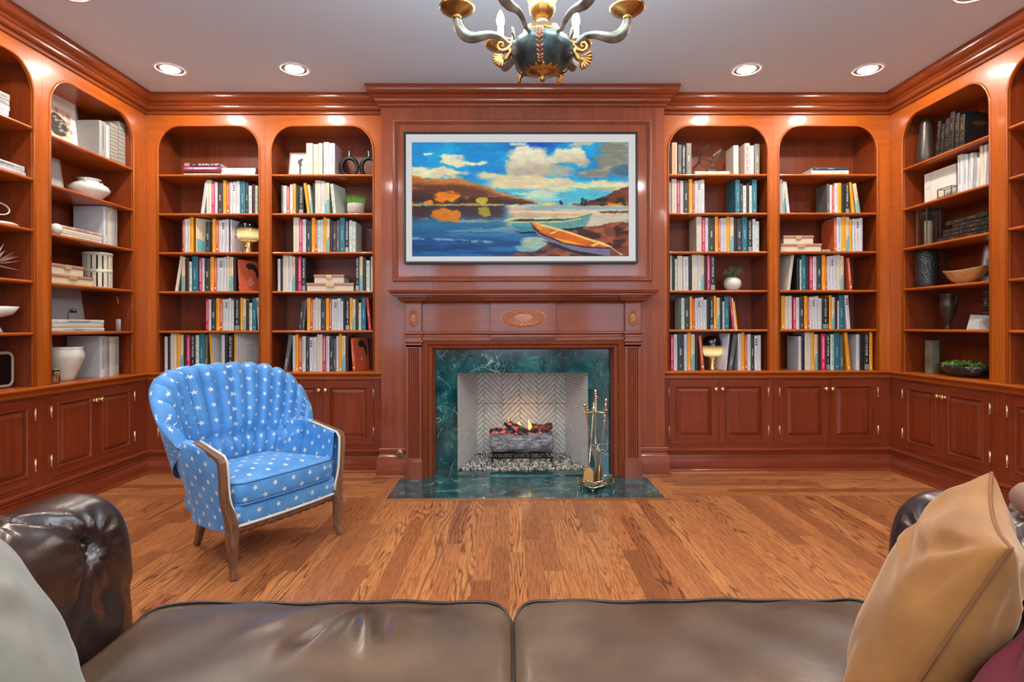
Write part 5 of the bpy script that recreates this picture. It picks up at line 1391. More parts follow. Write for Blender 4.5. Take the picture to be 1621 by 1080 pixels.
# ================================================================== BOOKS
def shelf_loc(key, px, py, d):
    """surveyed point in a bay: local x and height on the plane d behind the face"""
    M, x0, x1 = BAYS[key]; Mi = M.inverted()
    o = Mi @ Vector((0, 0, CAM_H)); r = Mi.to_3x3() @ ray(px, py); t = (d - o.y) / r.y
    return o.x + r.x * t, o.z + r.z * t
def shelf_z(i): return (SHZ + [CTOP])[i - 1] + (.0004 if i < 6 else -.0006)
BK = {}
def cm(name, rgb, rough=.5): return plain('cover_' + name, srgb(*rgb), rough, var=.04, scale=12)
PAGES = plain('book_pages', srgb(208, 202, 186), .8, bumps=.3, scale=300)
INK, PALE = plain('dark_ink', srgb(38, 36, 38), .5), plain('pale_ink', srgb(226, 224, 220), .5)
GOLD = plain('gold_foil', srgb(206, 164, 84), .3, .8)
KIND = {  # code: (cover, ink, description, style)
    'c': (cm('cream', (196, 187, 168)), 'grey', 'thick cream book', 'faint'),
    'm': (cm('magenta', (196, 22, 84)), 'pale', 'magenta book', 'long'),
    'w': (cm('white', (194, 195, 196)), 'dark', 'plain white book', 'thin'),
    'e': (cm('white', (194, 195, 196)), 'dark', 'white bold-titled book', 'bold'),
    'b': (cm('charcoal', (48, 50, 52)), 'pale', 'charcoal book', 'mid'),
    'k': (cm('black', (26, 26, 28)), None, 'plain black book', None),
    'g': (cm('grey', (84, 84, 84)), 'pale', 'dark grey book', 'low'),
    'o': (cm('mustard', (226, 150, 20)), 'dark', 'mustard yellow book', 'orange'),
    'r': (cm('rust', (192, 84, 48)), 'pale', 'rust orange book', 'dot'),
    't': (cm('teal', (34, 100, 116)), 'pale', 'teal book', 'mid2'),
    'n': (cm('mint', (186, 206, 192)), 'dark', 'pale mint book', 'blocks'),
    'd': (cm('maroon', (58, 16, 22)), None, 'dark maroon book', None),
    'x': (cm('black', (26, 26, 28)), 'pale', 'black silver-footed book', 'edge'),
    'l': (cm('sand', (208, 190, 150)), 'dark', 'sand and teal book', 'land'),
    'i': (cm('lilac', (202, 196, 204)), 'dark', 'pale lilac book', 'thin'),
    'p': (cm('peach', (206, 160, 124)), 'dark', 'peach linen book', 'faint'),
    'u': (cm('taupe', (122, 112, 102)), 'pale', 'taupe book', 'mid'),
    'v': (cm('navy', (44, 54, 68)), 'pale', 'navy book', 'long'),
    's': (cm('beige', (212, 190, 160)), 'grey', 'beige linen book', 'thin'),
    'R': (cm('red', (176, 48, 36)), 'pale', 'red book', 'mid'),
    'G': (cm('cloth_grey', (150, 150, 148)), 'dark', 'grey cloth book', 'thin'),
    'B': (cm('gilt_black', (24, 26, 28), .35), 'gold', 'black gilt-banded book', 'gilt'),
    'P': (cm('dusty_pink', (196, 164, 152)), 'dark', 'dusty pink book', 'blocks'),
}
INKS = {'dark': INK, 'pale': PALE, 'gold': GOLD, 'grey': plain('grey_ink', srgb(170, 150, 130), .6)}
TEALM = plain('sea_teal', srgb(104, 160, 160), .5); SILV = plain('silver_foot', srgb(150, 152, 154), .35, .4); WHM = plain('white_dot', srgb(240, 236, 230), .5)
def book_mesh(code, w, h, d, seed=0, title=None):
    """book standing at the origin: spine faces -y, x across the spine, z up, corner-centred on x"""
    cov, ink, _, style = KIND[code]; rl = random.Random(seed)
    mats = [cov, PAGES, INKS.get(ink, INK), TEALM, SILV, WHM]; mb = MB(); t = min(.0025, w * .2)
    # boards and rounded spine as one wrap
    y0 = 0; a = w / 2
    sp = [(-a, .004), (-a * .92, .001), (-a * .5, -.0006), (a * .5, -.0006), (a * .92, .001), (a, .004)]
    out = sp + [(a, d), (a - t, d), (a - t, .0055), (-a + t, .0055), (-a + t, d), (-a, d)]
    n = len(out); mb.add([(x, y, 0) for x, y in out] + [(x, y, h) for x, y in out],
        [(i, (i + 1) % n, n + (i + 1) % n, n + i) for i in range(n)] + [(0, 1, 2, 3, 4, 5, 8, 9)[::1], (9, 10, 11, 0), (5, 6, 7, 8)] + [tuple(n + q for q in f) for f in ((0, 1, 2, 3, 4, 5, 8, 9), (9, 10, 11, 0), (5, 6, 7, 8))])
    mb.box(-a + t, a - t, .005, d - .004, .002, h - .003, 1)
    yy = -.0010
    def patch(x0, x1, z0, z1, m): mb.add([(x0, yy, z0), (x1, yy, z0), (x1, yy, z1), (x0, yy, z1)], [(0, 1, 2, 3)], m)
    def words(z0, z1, wd, m=2, gap=.25):
        z = z1
        while z > z0:
            L_ = rl.uniform(.006, .016); patch(-wd / 2, wd / 2, max(z0, z - L_), z, m) if False else None
            # letters: small strokes across the line of writing
            q = z
            while q > max(z0, z - L_):
                patch(-wd / 2 + rl.uniform(0, wd * .15), wd / 2 - rl.uniform(0, wd * .35), q - .0011, q, m); q -= .0021
            z -= L_ + .004
    if title:
        M = frame_M((0, yy, h * .56), (0, 0, -1), (1, 0, 0)); add_text(mb, title, M, h * .74, w * .62, 2)
    elif style == 'edge':
        M = frame_M((0, yy, h * .68), (0, 0, -1), (1, 0, 0)); add_text(mb, 'LIFE AT THE EDGE', M, h * .56, w * .5, 2)
        patch(-a * .8, a * .8, .004, h * .16, 4); words(h * .22, h * .32, w * .2)
    elif style == 'faint': words(h * .12, h * .85, w * .16)
    elif style == 'thin': words(h * .25, h * .9, w * .25); words(h * .06, h * .1, w * .25)
    elif style == 'long': words(h * .3, h * .92, w * .45); words(h * .06, h * .2, w * .3)
    elif style == 'bold':
        for k in range(3): patch(-w * .3, w * .3, h * (.86 - k * .07), h * (.90 - k * .07), 2)
        words(h * .3, h * .62, w * .2)
    elif style == 'mid': words(h * .42, h * .60, w * .32); words(h * .08, h * .16, w * .2)
    elif style == 'low': words(h * .12, h * .35, w * .3)
    elif style == 'mid2': words(h * .35, h * .62, w * .16); words(h * .07, h * .12, w * .25)
    elif style == 'orange': words(h * .2, h * .8, w * .16); patch(-w * .16, w * .16, h * .05, h * .05 + w * .3, 5)
    elif style == 'dot': words(h * .28, h * .88, w * .34); patch(-w * .25, w * .25, h * .08, h * .08 + w * .5, 5)
    elif style == 'blocks':
        for k in range(4): words(h * (.12 + .21 * k), h * (.26 + .21 * k), w * .42)
    elif style == 'land':
        patch(-a * .92, a * .92, .001, h * .34, 3); patch(-a * .4, a * .92, h * .34, h * .46, 3); words(h * .5, h * .9, w * .22)
    elif style == 'gilt':
        for z in (.08, .24, .40, .56, .72, .88): patch(-a * .9, a * .9, h * z, h * z + .0022, 2)
        words(h * .60, h * .68, w * .5); words(h * .28, h * .34, w * .4)
    return mb, mats
BAYN = {'A': 'left-corner back bookcase', 'B': 'bookcase left of the fireplace', 'C': 'bookcase right of the fireplace', 'D': 'right-corner back bookcase',
        'L1': 'left wall bookcase', 'L2': 'nearest left wall bookcase', 'R1': 'right wall bookcase'}
SHN = {1: 'top shelf', 2: 'second shelf down', 3: 'third shelf down', 4: 'fourth shelf down', 5: 'fifth shelf down', 6: 'counter'}
ORD = ['leftmost', 'second', 'third', 'fourth', 'fifth', 'sixth', 'seventh', 'eighth']
LEDGER = []
def add_book(bay, shelf, code, px0, px1, pyt, lean=0, d=.045, depth=None, rotz=0, title=None, cover=None, desc=None):
    """one upright book surveyed from its spine"""
    M, bx0, bx1 = BAYS[bay]; zs = shelf_z(shelf); pym = 500
    xa, _ = shelf_loc(bay, px0, pym, d); xb, _ = shelf_loc(bay, px1, pym, d); _, zt = shelf_loc(bay, (px0 + px1) / 2, pyt, d)
    w = (xb - xa) - .0008; h = zt - zs
    sp = (SHZ + [CTOP])[shelf - 1]; lim = ((SHZ[shelf - 2] - .024) if shelf > 1 else AT - .03) - sp
    h = max(.12, min(h, lim)); depth = depth or (.165 if h < .24 else .185)
    L_ = R(lean); wv = w
    if lean:
        wv = max(.012, w) ; h = min(h / math.cos(L_), (lim - abs(math.sin(L_)) * wv) / math.cos(L_))
    mb, mats = book_mesh(code, wv, h, depth, seed=int(px0 * 7 + shelf), title=title)
    if cover: cover(mb, mats, wv, h, depth)
    o = mb.build('book', mats, auto=None, fix=False)
    # lean about the bottom edge towards which it tips
    if lean: xm_ = math.sin(L_) * h / 2; xa -= xm_; xb -= xm_
    zoff = abs(math.sin(L_)) * wv / 2 if lean else 0
    Lm = Matrix.Translation(((xa + xb) / 2, d, zs + zoff + .0003)) @ Matrix.Rotation(rotz, 4, 'Z') @ Matrix.Rotation(L_, 4, 'Y')
    o.matrix_world = M @ Lm
    LEDGER.append((bay, shelf, px0, desc or KIND[code][2], o, 'leaning' if lean else None))
    return o
def row(bay, shelf, ox, oy, sc, text):
    """tokens code,x0,x1,top[,lean] in pixels of an enlarged survey crop with origin ox, oy and scale sc"""
    for tk in text.split():
        q = tk.split(','); c = q[0]; x0, x1, yt = (float(v) for v in q[1:4]); ln = float(q[4]) if len(q) > 4 else 0
        add_book(bay, shelf, c, ox + x0 / sc, ox + x1 / sc, oy + yt / sc, ln)
S = 4.911
row('A', 2, 230, 180, S, 'w,448,474,535,8 c,475,517,518 m,518,540,530 w,541,563,532 b,564,602,535 o,605,631,520 r,632,655,535 w,657,680,532 e,681,705,530 w,706,736,525 t,737,778,528 b,779,804,535 n,805,829,560 d,830,854,550 n,855,876,560')
row('A', 3, 230, 180, S, 'r,290,304,830 w,305,329,820 w,330,347,815 o,348,374,798 b,470,504,838 k,505,521,850 o,522,547,818 r,548,571,835 w,572,595,830 e,596,620,826 w,621,648,822')
row('A', 4, 230, 390, S, 'l,281,308,85 d,309,339,95 n,340,361,120 t,362,409,78 m,418,440,90 w,441,460,92 b,461,504,95 o,505,534,82 r,535,556,95 w,557,578,90 e,579,604,90 w,605,631,85 c,632,651,75 l,652,684,85 d,685,703,95')
row('A', 5, 230, 390, S, 'm,470,490,412 w,491,511,415 b,512,546,418 o,550,577,405 r,578,600,415 w,601,621,413 e,622,642,412 w,643,667,405 w,668,686,425 x,690,737,412 o,738,758,400 l,759,782,410 d,783,807,420 n,808,829,440 t,830,862,402')
row('A', 6, 230, 390, S, 'w,148,171,703 k,172,191,700 c,193,241,672 o,242,267,680 l,268,295,688 d,296,319,690 m,320,347,690 x,348,388,690 n,390,415,690 t,416,459,675 g,460,484,690 w,590,616,692 k,617,639,682 x,640,682,690')
row('B', 1, 420, 180, S, 'c,320,372,230 s,376,413,238 c,414,448,230 i,455,497,222 i,498,543,230')
row('B', 2, 420, 180, S, 'g,126,139,556 w,140,167,560 r,168,190,570 i,192,214,552 o,215,239,545 k,240,260,560 x,261,299,565 k,370,387,540 c,388,434,520 w,435,464,525 l,465,499,535')
row('B', 3, 420, 180, S, 'c,218,264,808 m,265,289,822 w,290,317,822 b,318,358,835 o,360,387,810 r,388,405,830 n,406,429,828 w,430,451,825 o,452,475,808 l,476,501,818 d,502,524,830 b,525,554,838 g,555,577,830 t,578,619,810 x,620,651,835 w,652,677,830 n,678,704,840')
row('B', 4, 420, 390, S, 'w,96,117,98 k,118,135,95 c,136,181,68 w,182,207,70 l,208,232,80 d,233,253,82 m,254,281,80 x,282,315,88 x,700,731,90 l,732,758,80 d,759,784,90 n,785,812,110 c,820,841,80')
row('B', 5, 420, 390, S, 'o,323,350,402 r,351,369,415 w,370,385,415 c,386,409,402 w,410,431,412 b,432,468,420 o,470,495,405 r,496,515,418 w,516,537,412 e,538,557,412 w,558,585,405 w,586,605,428 k,606,622,418 x,623,654,420 o,655,677,402 l,678,701,412 d,702,724,418 n,725,745,440 t,746,779,402')
row('B', 6, 420, 390, S, 'w,212,231,695 o,232,257,685 r,258,284,710 w,285,313,700 b,314,341,712 e,342,369,708 w,370,399,706 c,400,444,685 m,445,471,698 w,472,497,700 b,498,527,715 g,528,549,718 w,550,569,700 o,570,593,682 l,594,623,696 d,624,644,704')
row('C', 1, 1040, 180, S, 'k,98,113,250 p,118,160,225 g,165,196,242 v,198,225,245 u,230,272,230 c,598,638,247 P,685,726,230 w,728,757,250 u,762,803,235')
row('C', 2, 1040, 180, S, 'w,98,109,530 c,116,157,508 m,158,181,520 w,182,207,522 b,208,249,520 o,250,279,510 r,280,295,525 w,296,319,522 e,320,341,520 w,342,372,515 t,612,649,515 b,650,671,545 n,672,697,560 d,698,719,545 n,720,741,560 t,742,780,515')
row('C', 3, 1040, 180, S, 'c,308,350,797 m,352,375,808 w,376,401,810 b,402,450,810 o,452,478,798 r,479,495,815 w,496,518,812 w,519,541,814 o,542,569,795 l,570,599,805 k,600,621,812 b,622,664,815 t,665,705,798 x,708,744,830 w,745,769,820 n,770,796,838')
row('C', 4, 1040, 390, S, 'c,103,117,70 k,118,139,75 n,140,159,100 c,160,202,75 w,205,246,80 k,247,271,72 c,273,317,60 w,318,344,62 l,345,367,70 d,368,389,78 m,390,415,70 x,416,455,78')
row('C', 5, 1040, 390, S, 'n,190,214,403 b,215,254,405 o,255,277,392 r,278,295,415 w,296,317,405 e,318,337,402 w,338,363,396 w,364,387,415 k,388,411,400 x,412,441,415 o,442,464,388 l,465,489,400 k,490,509,405 n,510,524,430 t,525,562,392')
row('C', 6, 1040, 390, S, 'm,106,129,690 w,130,158,685 b,160,209,680 w,210,235,685 o,237,263,668 l,264,294,685 k,296,320,690 w,630,654,680 o,655,681,670 r,682,701,695 w,702,729,685 b,730,757,692 e,758,784,695 w,785,808,692')
row('D', 2, 1220, 180, S, 'w,74,94,510 l,95,112,525 g,440,461,547 w,462,481,555 r,482,499,560 i,500,525,540 o,526,553,537 k,556,581,545 x,582,614,550')
row('D', 3, 1220, 180, S, 'r,495,514,820 w,515,554,805 o,555,587,792 l,588,614,803 o,615,634,820 w,638,664,818 e,665,689,818 i,690,717,812')
row('D', 4, 1220, 390, S, 'k,205,227,95 n,228,240,105 t,241,278,68 d,280,301,80 m,302,329,78 w,330,357,80 b,358,398,78 o,400,428,68 r,429,441,80 w,442,467,78 e,468,489,76 w,490,517,70 c,518,542,63 l,543,570,75')
row('D', 5, 1220, 390, S, 'o,82,113,385 w,114,139,390 c,140,166,385 m,174,197,398 w,198,223,398 b,224,261,395 o,262,287,388 r,288,301,400 w,302,324,395 e,325,344,395 w,345,372,388 w,373,398,405 x,400,454,400 o,455,475,382 l,476,498,395 d,499,519,400 n,520,532,425 t,533,570,383')
row('D', 6, 1220, 390, S, 'w,215,238,700 k,239,264,688 c,265,314,670 o,315,339,670 l,340,365,685 d,366,391,690 m,392,427,680 x,428,464,690 n,465,491,685 t,492,539,670 g,540,566,690 w,665,691,685 k,692,724,680 x,725,767,680 o,768,792,658')
# leaning books
row('B', 2, 420, 180, S, 'o,312,334,540,-7 l,340,360,555,-7')
row('B', 5, 420, 390, S, 'b,268,294,425,7 g,296,311,420,6 R,791,813,402,-5')
row('B', 6, 420, 390, S, 'g,160,190,690,9')
row('A', 5, 230, 390, S, 'e,869,889,400,-3')
row('C', 5, 1040, 390, S, 'R,574,594,392,-6 w,593,604,405,-6 o,605,617,430,-6')
row('D', 2, 1220, 180, S, 'w,118,140,530,-6 o,624,644,532,-5 l,657,684,545,-8')
row('D', 5, 1220, 390, S, 'e,584,612,382,-4')
row('D', 4, 1220, 390, S, 'r,604,626,92,-5')
row('C', 6, 1040, 390, S, 'g,575,607,690,9')
# books whose front cover shows
def cov_text(lines, side, size=.022, m=2, top=.7, extra=None):
    def f(mb, mats, w, h, d):
        x = side * (w / 2 + .0006)
        for k, s in enumerate(lines):
            M = frame_M((x, d * .5, h * top - k * size * 1.35), (0, side, 0), (0, 0, 1)); add_text(mb, s, M, d * .8, size, m)
        if extra: extra(mb, w, h, d, x, side)
    return f
GREYC = plain('grey_cover', srgb(176, 174, 168), .5)
def grey_cover(mb, mats, w, h, d):
    x = w / 2 + .0005; mats.append(GREYC); mb.add([(x, .006, .001), (x, d - .001, .001), (x, d - .001, h - .001), (x, .006, h - .001)], [(0, 1, 2, 3)], 6)
    rl = random.Random(int(h * 1e5))
    for k in range(9): mb.add([(x + .0004, d * .45, h * (.2 + .06 * k)), (x + .0004, d * (.6 + .25 * rl.random()), h * (.2 + .06 * k)), (x + .0004, d * .8, h * (.2 + .06 * k) + .0025), (x + .0004, d * .45, h * (.2 + .06 * k) + .0025)], [(0, 1, 2, 3)], 2)
def head_art(mb, w, h, d, x, side):
    pts = [(d * .30, h * .86), (d * .5, h * .92), (d * .72, h * .88), (d * .86, h * .74), (d * .90, h * .5), (d * .8, h * .42), (d * .74, h * .62), (d * .62, h * .72), (d * .45, h * .70), (d * .34, h * .76)]
    mb.add([(x + side * .0003, y, z) for y, z in pts], [tuple(range(len(pts)))], 6)
def land_art(mb, w, h, d, x, side):
    mb.add([(x, y, z) for y, z in ((0.006, .004), (d - .004, .004), (d - .004, h * .22), (d * .5, h * .3), (.006, h * .42))], [(0, 1, 2, 3, 4)], 3)
o_ = add_book('A', 4, 'r', 230 + 712 / S, 230 + 734 / S, 390 + 105 / S, -5, rotz=R(-34), cover=cov_text(['The', 'Book', 'That Was', 'Here'], 1, .012, top=.42, extra=head_art), desc='rust silhouette-cover book')
o_.data.materials.append(INK); 
o_ = add_book('B', 6, 'r', 420 + 664 / S, 420 + 690 / S, 390 + 715 / S, -5, rotz=R(-24), cover=cov_text(['The', 'Book'], 1, .012, top=.4, extra=head_art), desc='rust silhouette-cover book')
o_.data.materials.append(INK)
add_book('A', 3, 'l', 230 + 392 / S, 230 + 400 / S, 180 + 812 / S, 0, rotz=R(-38), cover=cov_text(['IN'], 1, .035, top=.4, extra=land_art), desc='angled painted-cover book')
add_book('A', 3, 'i', 230 + 662 / S, 230 + 672 / S, 180 + 824 / S, 0, rotz=R(-12), depth=.15, cover=cov_text(['An', 'Art', 'Book'], 1, .026, top=.78), desc='pale large-titled book')
add_book('A', 4, 'c', 230 + 250 / S, 230 + 272 / S, 390 + 74 / S, 8, rotz=R(14), cover=cov_text([], -1), desc='leaning cream back-cover book')
add_book('A', 6, 'o', 230 + 494 / S, 230 + 514 / S, 390 + 678 / S, -4, rotz=R(-22), cover=grey_cover, desc='mustard book tipping left')
add_book('A', 6, 'o', 230 + 683 / S, 230 + 705 / S, 390 + 665 / S, 0, rotz=R(-34), depth=.20, cover=grey_cover, desc='mustard book turned outward')
add_book('B', 2, 'n', 420 + 512 / S, 420 + 540 / S, 180 + 545 / S, -6, rotz=R(-14), cover=cov_text([], 1), desc='mint book beside the plant')
add_book('D', 4, 'c', 1220 + 148 / S, 1220 + 172 / S, 390 + 62 / S, 8, rotz=R(10), desc='cream book leaning right')
add_book('D', 6, 'o', 1220 + 584 / S, 1220 + 610 / S, 390 + 672 / S, -5, desc='mustard book tipping left')
add_book('C', 6, 'r', 1040 + 334 / S, 1040 + 358 / S, 390 + 695 / S, -5, desc='rust book leaning on the lamp')
add_book('C', 6, 'i', 1040 + 545 / S, 1040 + 560 / S, 390 + 680 / S, 7, rotz=R(20), depth=.11, desc='pale back-cover book')
# left wall
def rowL(bay, shelf, text, d=.06, **kw):
    for tk in text.split():
        q = tk.split(','); add_book(bay, shelf, q[0], float(q[1]), float(q[2]), float(q[3]), d=d, **kw)
rowL('L1', 1, 'G,158.5,169,193 w,169.5,174.5,199', depth=.22)
rowL('L1', 3, 'w,165,173,327.5', depth=.22); add_book('L1', 3, 'c', 173.3, 179, 328, d=.06, title='POLLOCK'); rowL('L1', 3, 'G,179.4,186.5,329', depth=.2)
add_book('L1', 6, 'w', 159, 167, 532, d=.07, depth=.24, title="MEN'S STYLE STORIES"); rowL('L1', 6, 'G,167.3,174,532.5 c,174.3,180.5,533 G,180.8,188.5,533', depth=.22)
# right wall: gilt black books and pale books
for (a, b, t, ln) in ((1483, 1488, 193, 6), (1489.5, 1494.5, 197, 5), (1496, 1502, 189, 4), (1503, 1510, 178.5, 4), (1512, 1518.5, 180, 3)):
    add_book('R1', 1, 'B', a, b, t, ln, d=.05)
def gilt_art(mb, w, h, d, x, side):
    for (cy, cz, r) in ((.5, .72, .030), (.36, .72, .018), (.64, .72, .018), (.5, .72, .012)):
        pts = []; c = Vector((x + side * .0004, d * cy, h * cz))
        for k in range(24): a = 2 * PI * k / 24; pts += [c + Vector((0, r * math.cos(a), r * .55 * math.sin(a))), c + Vector((0, (r - .003) * math.cos(a), (r - .003) * .55 * math.sin(a)))]
        mb.add(pts, [(2 * k, 2 * k + 1, (2 * k + 3) % 48, (2 * k + 2) % 48) for k in range(24)], 2)
add_book('R1', 1, 'B', 1519.5, 1527, 182, 3, d=.05, depth=.21, cover=lambda mb, ma, w, h, d: gilt_art(mb, w, h, d, w / 2 + .0006, 1), desc='black gilt-ornamented book')
rowL('R1', 2, 'w,1516,1524,245 w,1524.5,1532,245')
for (a, b, t, c) in ((1534, 1540, 243, 'w'), (1541, 1545.5, 244, 'G'), (1546, 1550, 250, 'w'), (1551, 1556, 231, 's'), (1556.5, 1561, 230, 'i'), (1561.5, 1567, 228, 'G')):
    add_book('R1', 2, c, a, b, t, 3 if c != 's' else 0, d=.06)
add_book('R1', 5, 'B', 1555, 1566, 455, 0, d=.16)
# labels that single each book out by its colour, shelf and bookcase
from collections import defaultdict
gr = defaultdict(list)
for r_ in LEDGER: gr[(r_[0], r_[1], r_[3])].append(r_)
for (bay, sh, desc), rs_ in gr.items():
    rs_.sort(key=lambda r: r[2])
    for i, r_ in enumerate(rs_):
        o = r_[4]
        if len(rs_) == 1: pre = ('leaning ' if r_[5] and 'lean' not in desc and 'tipping' not in desc else '') + desc
        elif len(rs_) == 2: pre = ('left ' if i == 0 else 'right ') + desc
        else: pre = (ORD[i] if i < len(rs_) - 1 else 'rightmost') + ' ' + desc
        if len((pre + ' ' + 'standing on the counter in the ' + BAYN[bay]).split()) > 16 and sh == 6: tag(o, pre + ' on the counter, ' + BAYN[bay], 'book', 'books on the counter of the ' + BAYN[bay]); continue
        if len((pre + ' on the %s of the ' % SHN[sh] + BAYN[bay]).split()) > 16: tag(o, pre + ', ' + SHN[sh] + ', ' + BAYN[bay], 'book', 'books on the %s of the %s' % (SHN[sh], BAYN[bay])); continue

        where = ('standing on the counter in the ' if sh == 6 else 'on the %s of the ' % SHN[sh]) + BAYN[bay]
        tag(o, pre + ' ' + where, 'book', 'books on the %s of the %s' % (SHN[sh], BAYN[bay]))

# ---- flat lying books and boxes
FLAT = []
def flat_book(bay, x, y, z, L_, D_, T_, code, label, title=None, rot=0, group='flat books'):
    """a closed book lying flat, spine towards the room, centre x, front edge y, on height z"""
    mb, mats = book_mesh(code, T_, L_, D_, seed=int(x * 900 + z * 77), title=None)
    mb.v = [(zz - L_ / 2, yy, -xx + T_ / 2) for (xx, yy, zz) in mb.v]
    if title: add_text(mb, title, frame_M((0, -.0013, T_ / 2), (1, 0, 0), (0, 0, 1)), L_ * .72, T_ * .55, 2)
    o = mb.build('book', mats, fix=False); M = BAYS[bay][0]
    o.matrix_world = M @ Matrix.Translation((x, y, z + .0004)) @ Matrix.Rotation(rot, 4, 'Z')
    tag(o, label, 'book', group); return o
def flat_px(bay, sh, px0, px1, d=.05):
    a, _ = shelf_loc(bay, px0, 500, d); b, _ = shelf_loc(bay, px1, 500, d); return (a + b) / 2, abs(b - a)
def stack(bay, sh, px0, px1, items, d=.05, D_=.2, group='stacked books', z0=None):
    x, w = flat_px(bay, sh, px0, px1, d); z = shelf_z(sh) if z0 is None else z0
    for (code, t, dx, sc_, title, label) in items:
        flat_book(bay, x + dx, d, z, w * sc_, D_, t, code, label, title, 0, group); z += t + .0006
    return x, w, z
q = 'on the top shelf, left-corner bookcase'
x_, w_, z_ = stack('A', 1, 291, 349.5, [('n', .016, 0, .98, None, 'pale mint book lowest in the stack ' + q), ('d', .026, 0, 1, None, 'maroon book second lowest in stack ' + q),
    ('m', .028, -.002, 1, 'THE BUSINESS ROMANCE', 'magenta book under the silver-black one ' + q), ('x', .030, 0, .98, None, 'silver and black book topping the stack ' + q)], D_=.19)
# the title of the top book
x2, w2 = flat_px('A', 1, 349.5, 404)
mb = MB()
for k, (t, lab) in enumerate(((.030, 'lower white book lying flat beside the coloured stack, left-corner bookcase'), (.034, 'upper white book lying flat beside the coloured stack, left-corner bookcase'))):
    flat_book('A', x2 + .004, .05 + k * .012, shelf_z(1) + k * .031, w2 * .98, .19, t - .001, 'w', lab, group='flat books')
stack('D', 1, 1285, 1344, [('m', .008, 0, .97, None, 'thin magenta book under two others on the right-corner top shelf'), ('n', .030, 0, 1, None, 'pale mint book lying in the middle, right-corner top shelf'), ('b', .026, .004, .94, None, 'charcoal book lying on top, right-corner top shelf')], D_=.2)
x, w = flat_px('C', 1, 1101, 1155.5)
flat_book('C', x, .05, shelf_z(1), w, .20, .032, 's', 'beige book lying flat under the metal sculpture')
def box_book(bay, sh, px0, px1, z, T_, label, d=.05, D_=.2):
    x, w = flat_px(bay, sh, px0, px1, d); t = thing('book_box', label, 'box', (0, 0, 0), 0, 'book-shaped boxes')
    t.matrix_world = BAYS[bay][0] @ Matrix.Translation((x, d, z + .0004))
    LIN = plain('box_linen', srgb(196, 184, 158), .7, bumps=.3, var=.06, scale=120); LID = plain('box_lid_pink', srgb(168, 118, 104), .6, var=.05)
    MB().box(-w / 2 + .004, w / 2 - .004, .006, D_ - .004, 0, T_ * .70).build('case', LIN, t, bevel=.002)
    MB().box(-w / 2, w / 2, .0, D_, T_ * .71, T_).build('lid', LID, t, bevel=.003)
    MB().box(-w * .09, w * .09, -.004, .0058, T_ * .52, T_ * .98).build('clasp', plain('clasp', srgb(196, 168, 122), .4, .4), t, bevel=.002)
    return z + T_ + .0006
for (bay, sh, a0, a1, b0, b1, nm) in (('B', 4, 484.7, 560, 496.5, 545, 'bookcase left of the fireplace'), ('D', 3, 1236, 1301.5, 1240.5, 1289, 'right-corner bookcase'), ('L1', 4, 63, 149, 60, 134, 'left wall bookcase')):
    dd = .05; 
    z = box_book(bay, sh, max(a0, 80) if bay == 'L1' else a0, a1, shelf_z(sh), .066 if bay != 'L1' else .062, 'lower pink-lidded linen box in the ' + nm, dd, .19)
    box_book(bay, sh, max(b0, 80) if bay == 'L1' else b0, b1, z, .066 if bay != 'L1' else .066, 'upper pink-lidded linen box in the ' + nm, dd + .01, .17)
x, w = flat_px('D', 3, 1301.8, 1314); flat_book('D', x, .05, shelf_z(3), w, .15, .018, 'G', 'small grey book lying flat beside the linen boxes')
# left wall stacks
stack('L1', 3, 96, 162, [('w', .018, 0, 1, None, 'white book lying at the bottom, left wall third shelf down'), ('c', .034, -.0, .98, None, 'cream book in the middle of the left wall third-shelf stack'), ('P', .020, 0, .99, 'POLLOCK', 'pink-covered titled book topping the left wall third-shelf stack')], d=.05, D_=.2)
stack('L1', 5, 80, 165, [('w', .024, 0, 1, 'POLLOCK', 'white titled book lowest in the stack before the lamp sketch'), ('c', .028, 0, .97, None, 'cream book between two white ones before the lamp sketch'), ('w', .026, 0, .99, "MEN'S STYLE STORIES", 'white titled book topping the stack before the lamp sketch')], d=.05, D_=.2)
x1_, w1_ = flat_px('L2', 2, -22, 41)
stack('L2', 2, -22, 41, [('w', .030, 0, 1, None, 'white book under the titled one at the left picture edge'), ('w', .034, -.005, .98, 'ARMANI', 'white titled book lying at the left picture edge')], D_=.2)
stack('L2', 1, -40, 16, [('i', .018, 0, .96, None, 'thin pale book lowest in the grey pile at upper left edge'), ('w', .030, 0, .94, None, 'white book second lowest in the pile at upper left edge'), ('w', .030, 0, 1.0, None, 'white book in the middle of the pile at upper left edge'),
    ('G', .026, .0, .98, None, 'light grey book second from top of the pile at upper left edge'), ('G', .040, -.004, 1.04, None, 'thick grey book topping the pile at upper left edge')], D_=.2)
# right wall black stack
xr, wr = flat_px('R1', 3, 1493, 1590)
z = shelf_z(3)
for k, (t, dx, s_, lab) in enumerate(((.030, -.0, .92, 'black book with gilt lozenge spine, bottom of the right wall stack'), (.026, .012, .86, 'black gilt book second from bottom of the right wall stack'), (.026, .0, .84, 'black gilt book in the middle of the right wall stack'),
        (.026, .03, .74, 'black gilt book second from top of the right wall stack'), (.030, -.0, .82, 'black gilt book on top of the right wall stack'))):
    b0, b1 = BAYS['R1'][1:]; cx = b1 - .02 - wr * s_ / 2 + dx - .03
    flat_book('R1', cx, .05, z, wr * s_, .19, t, 'B', lab, None, R(-1.5 * k), 'black gilt books stacked on the right wall'); z += t + .0006
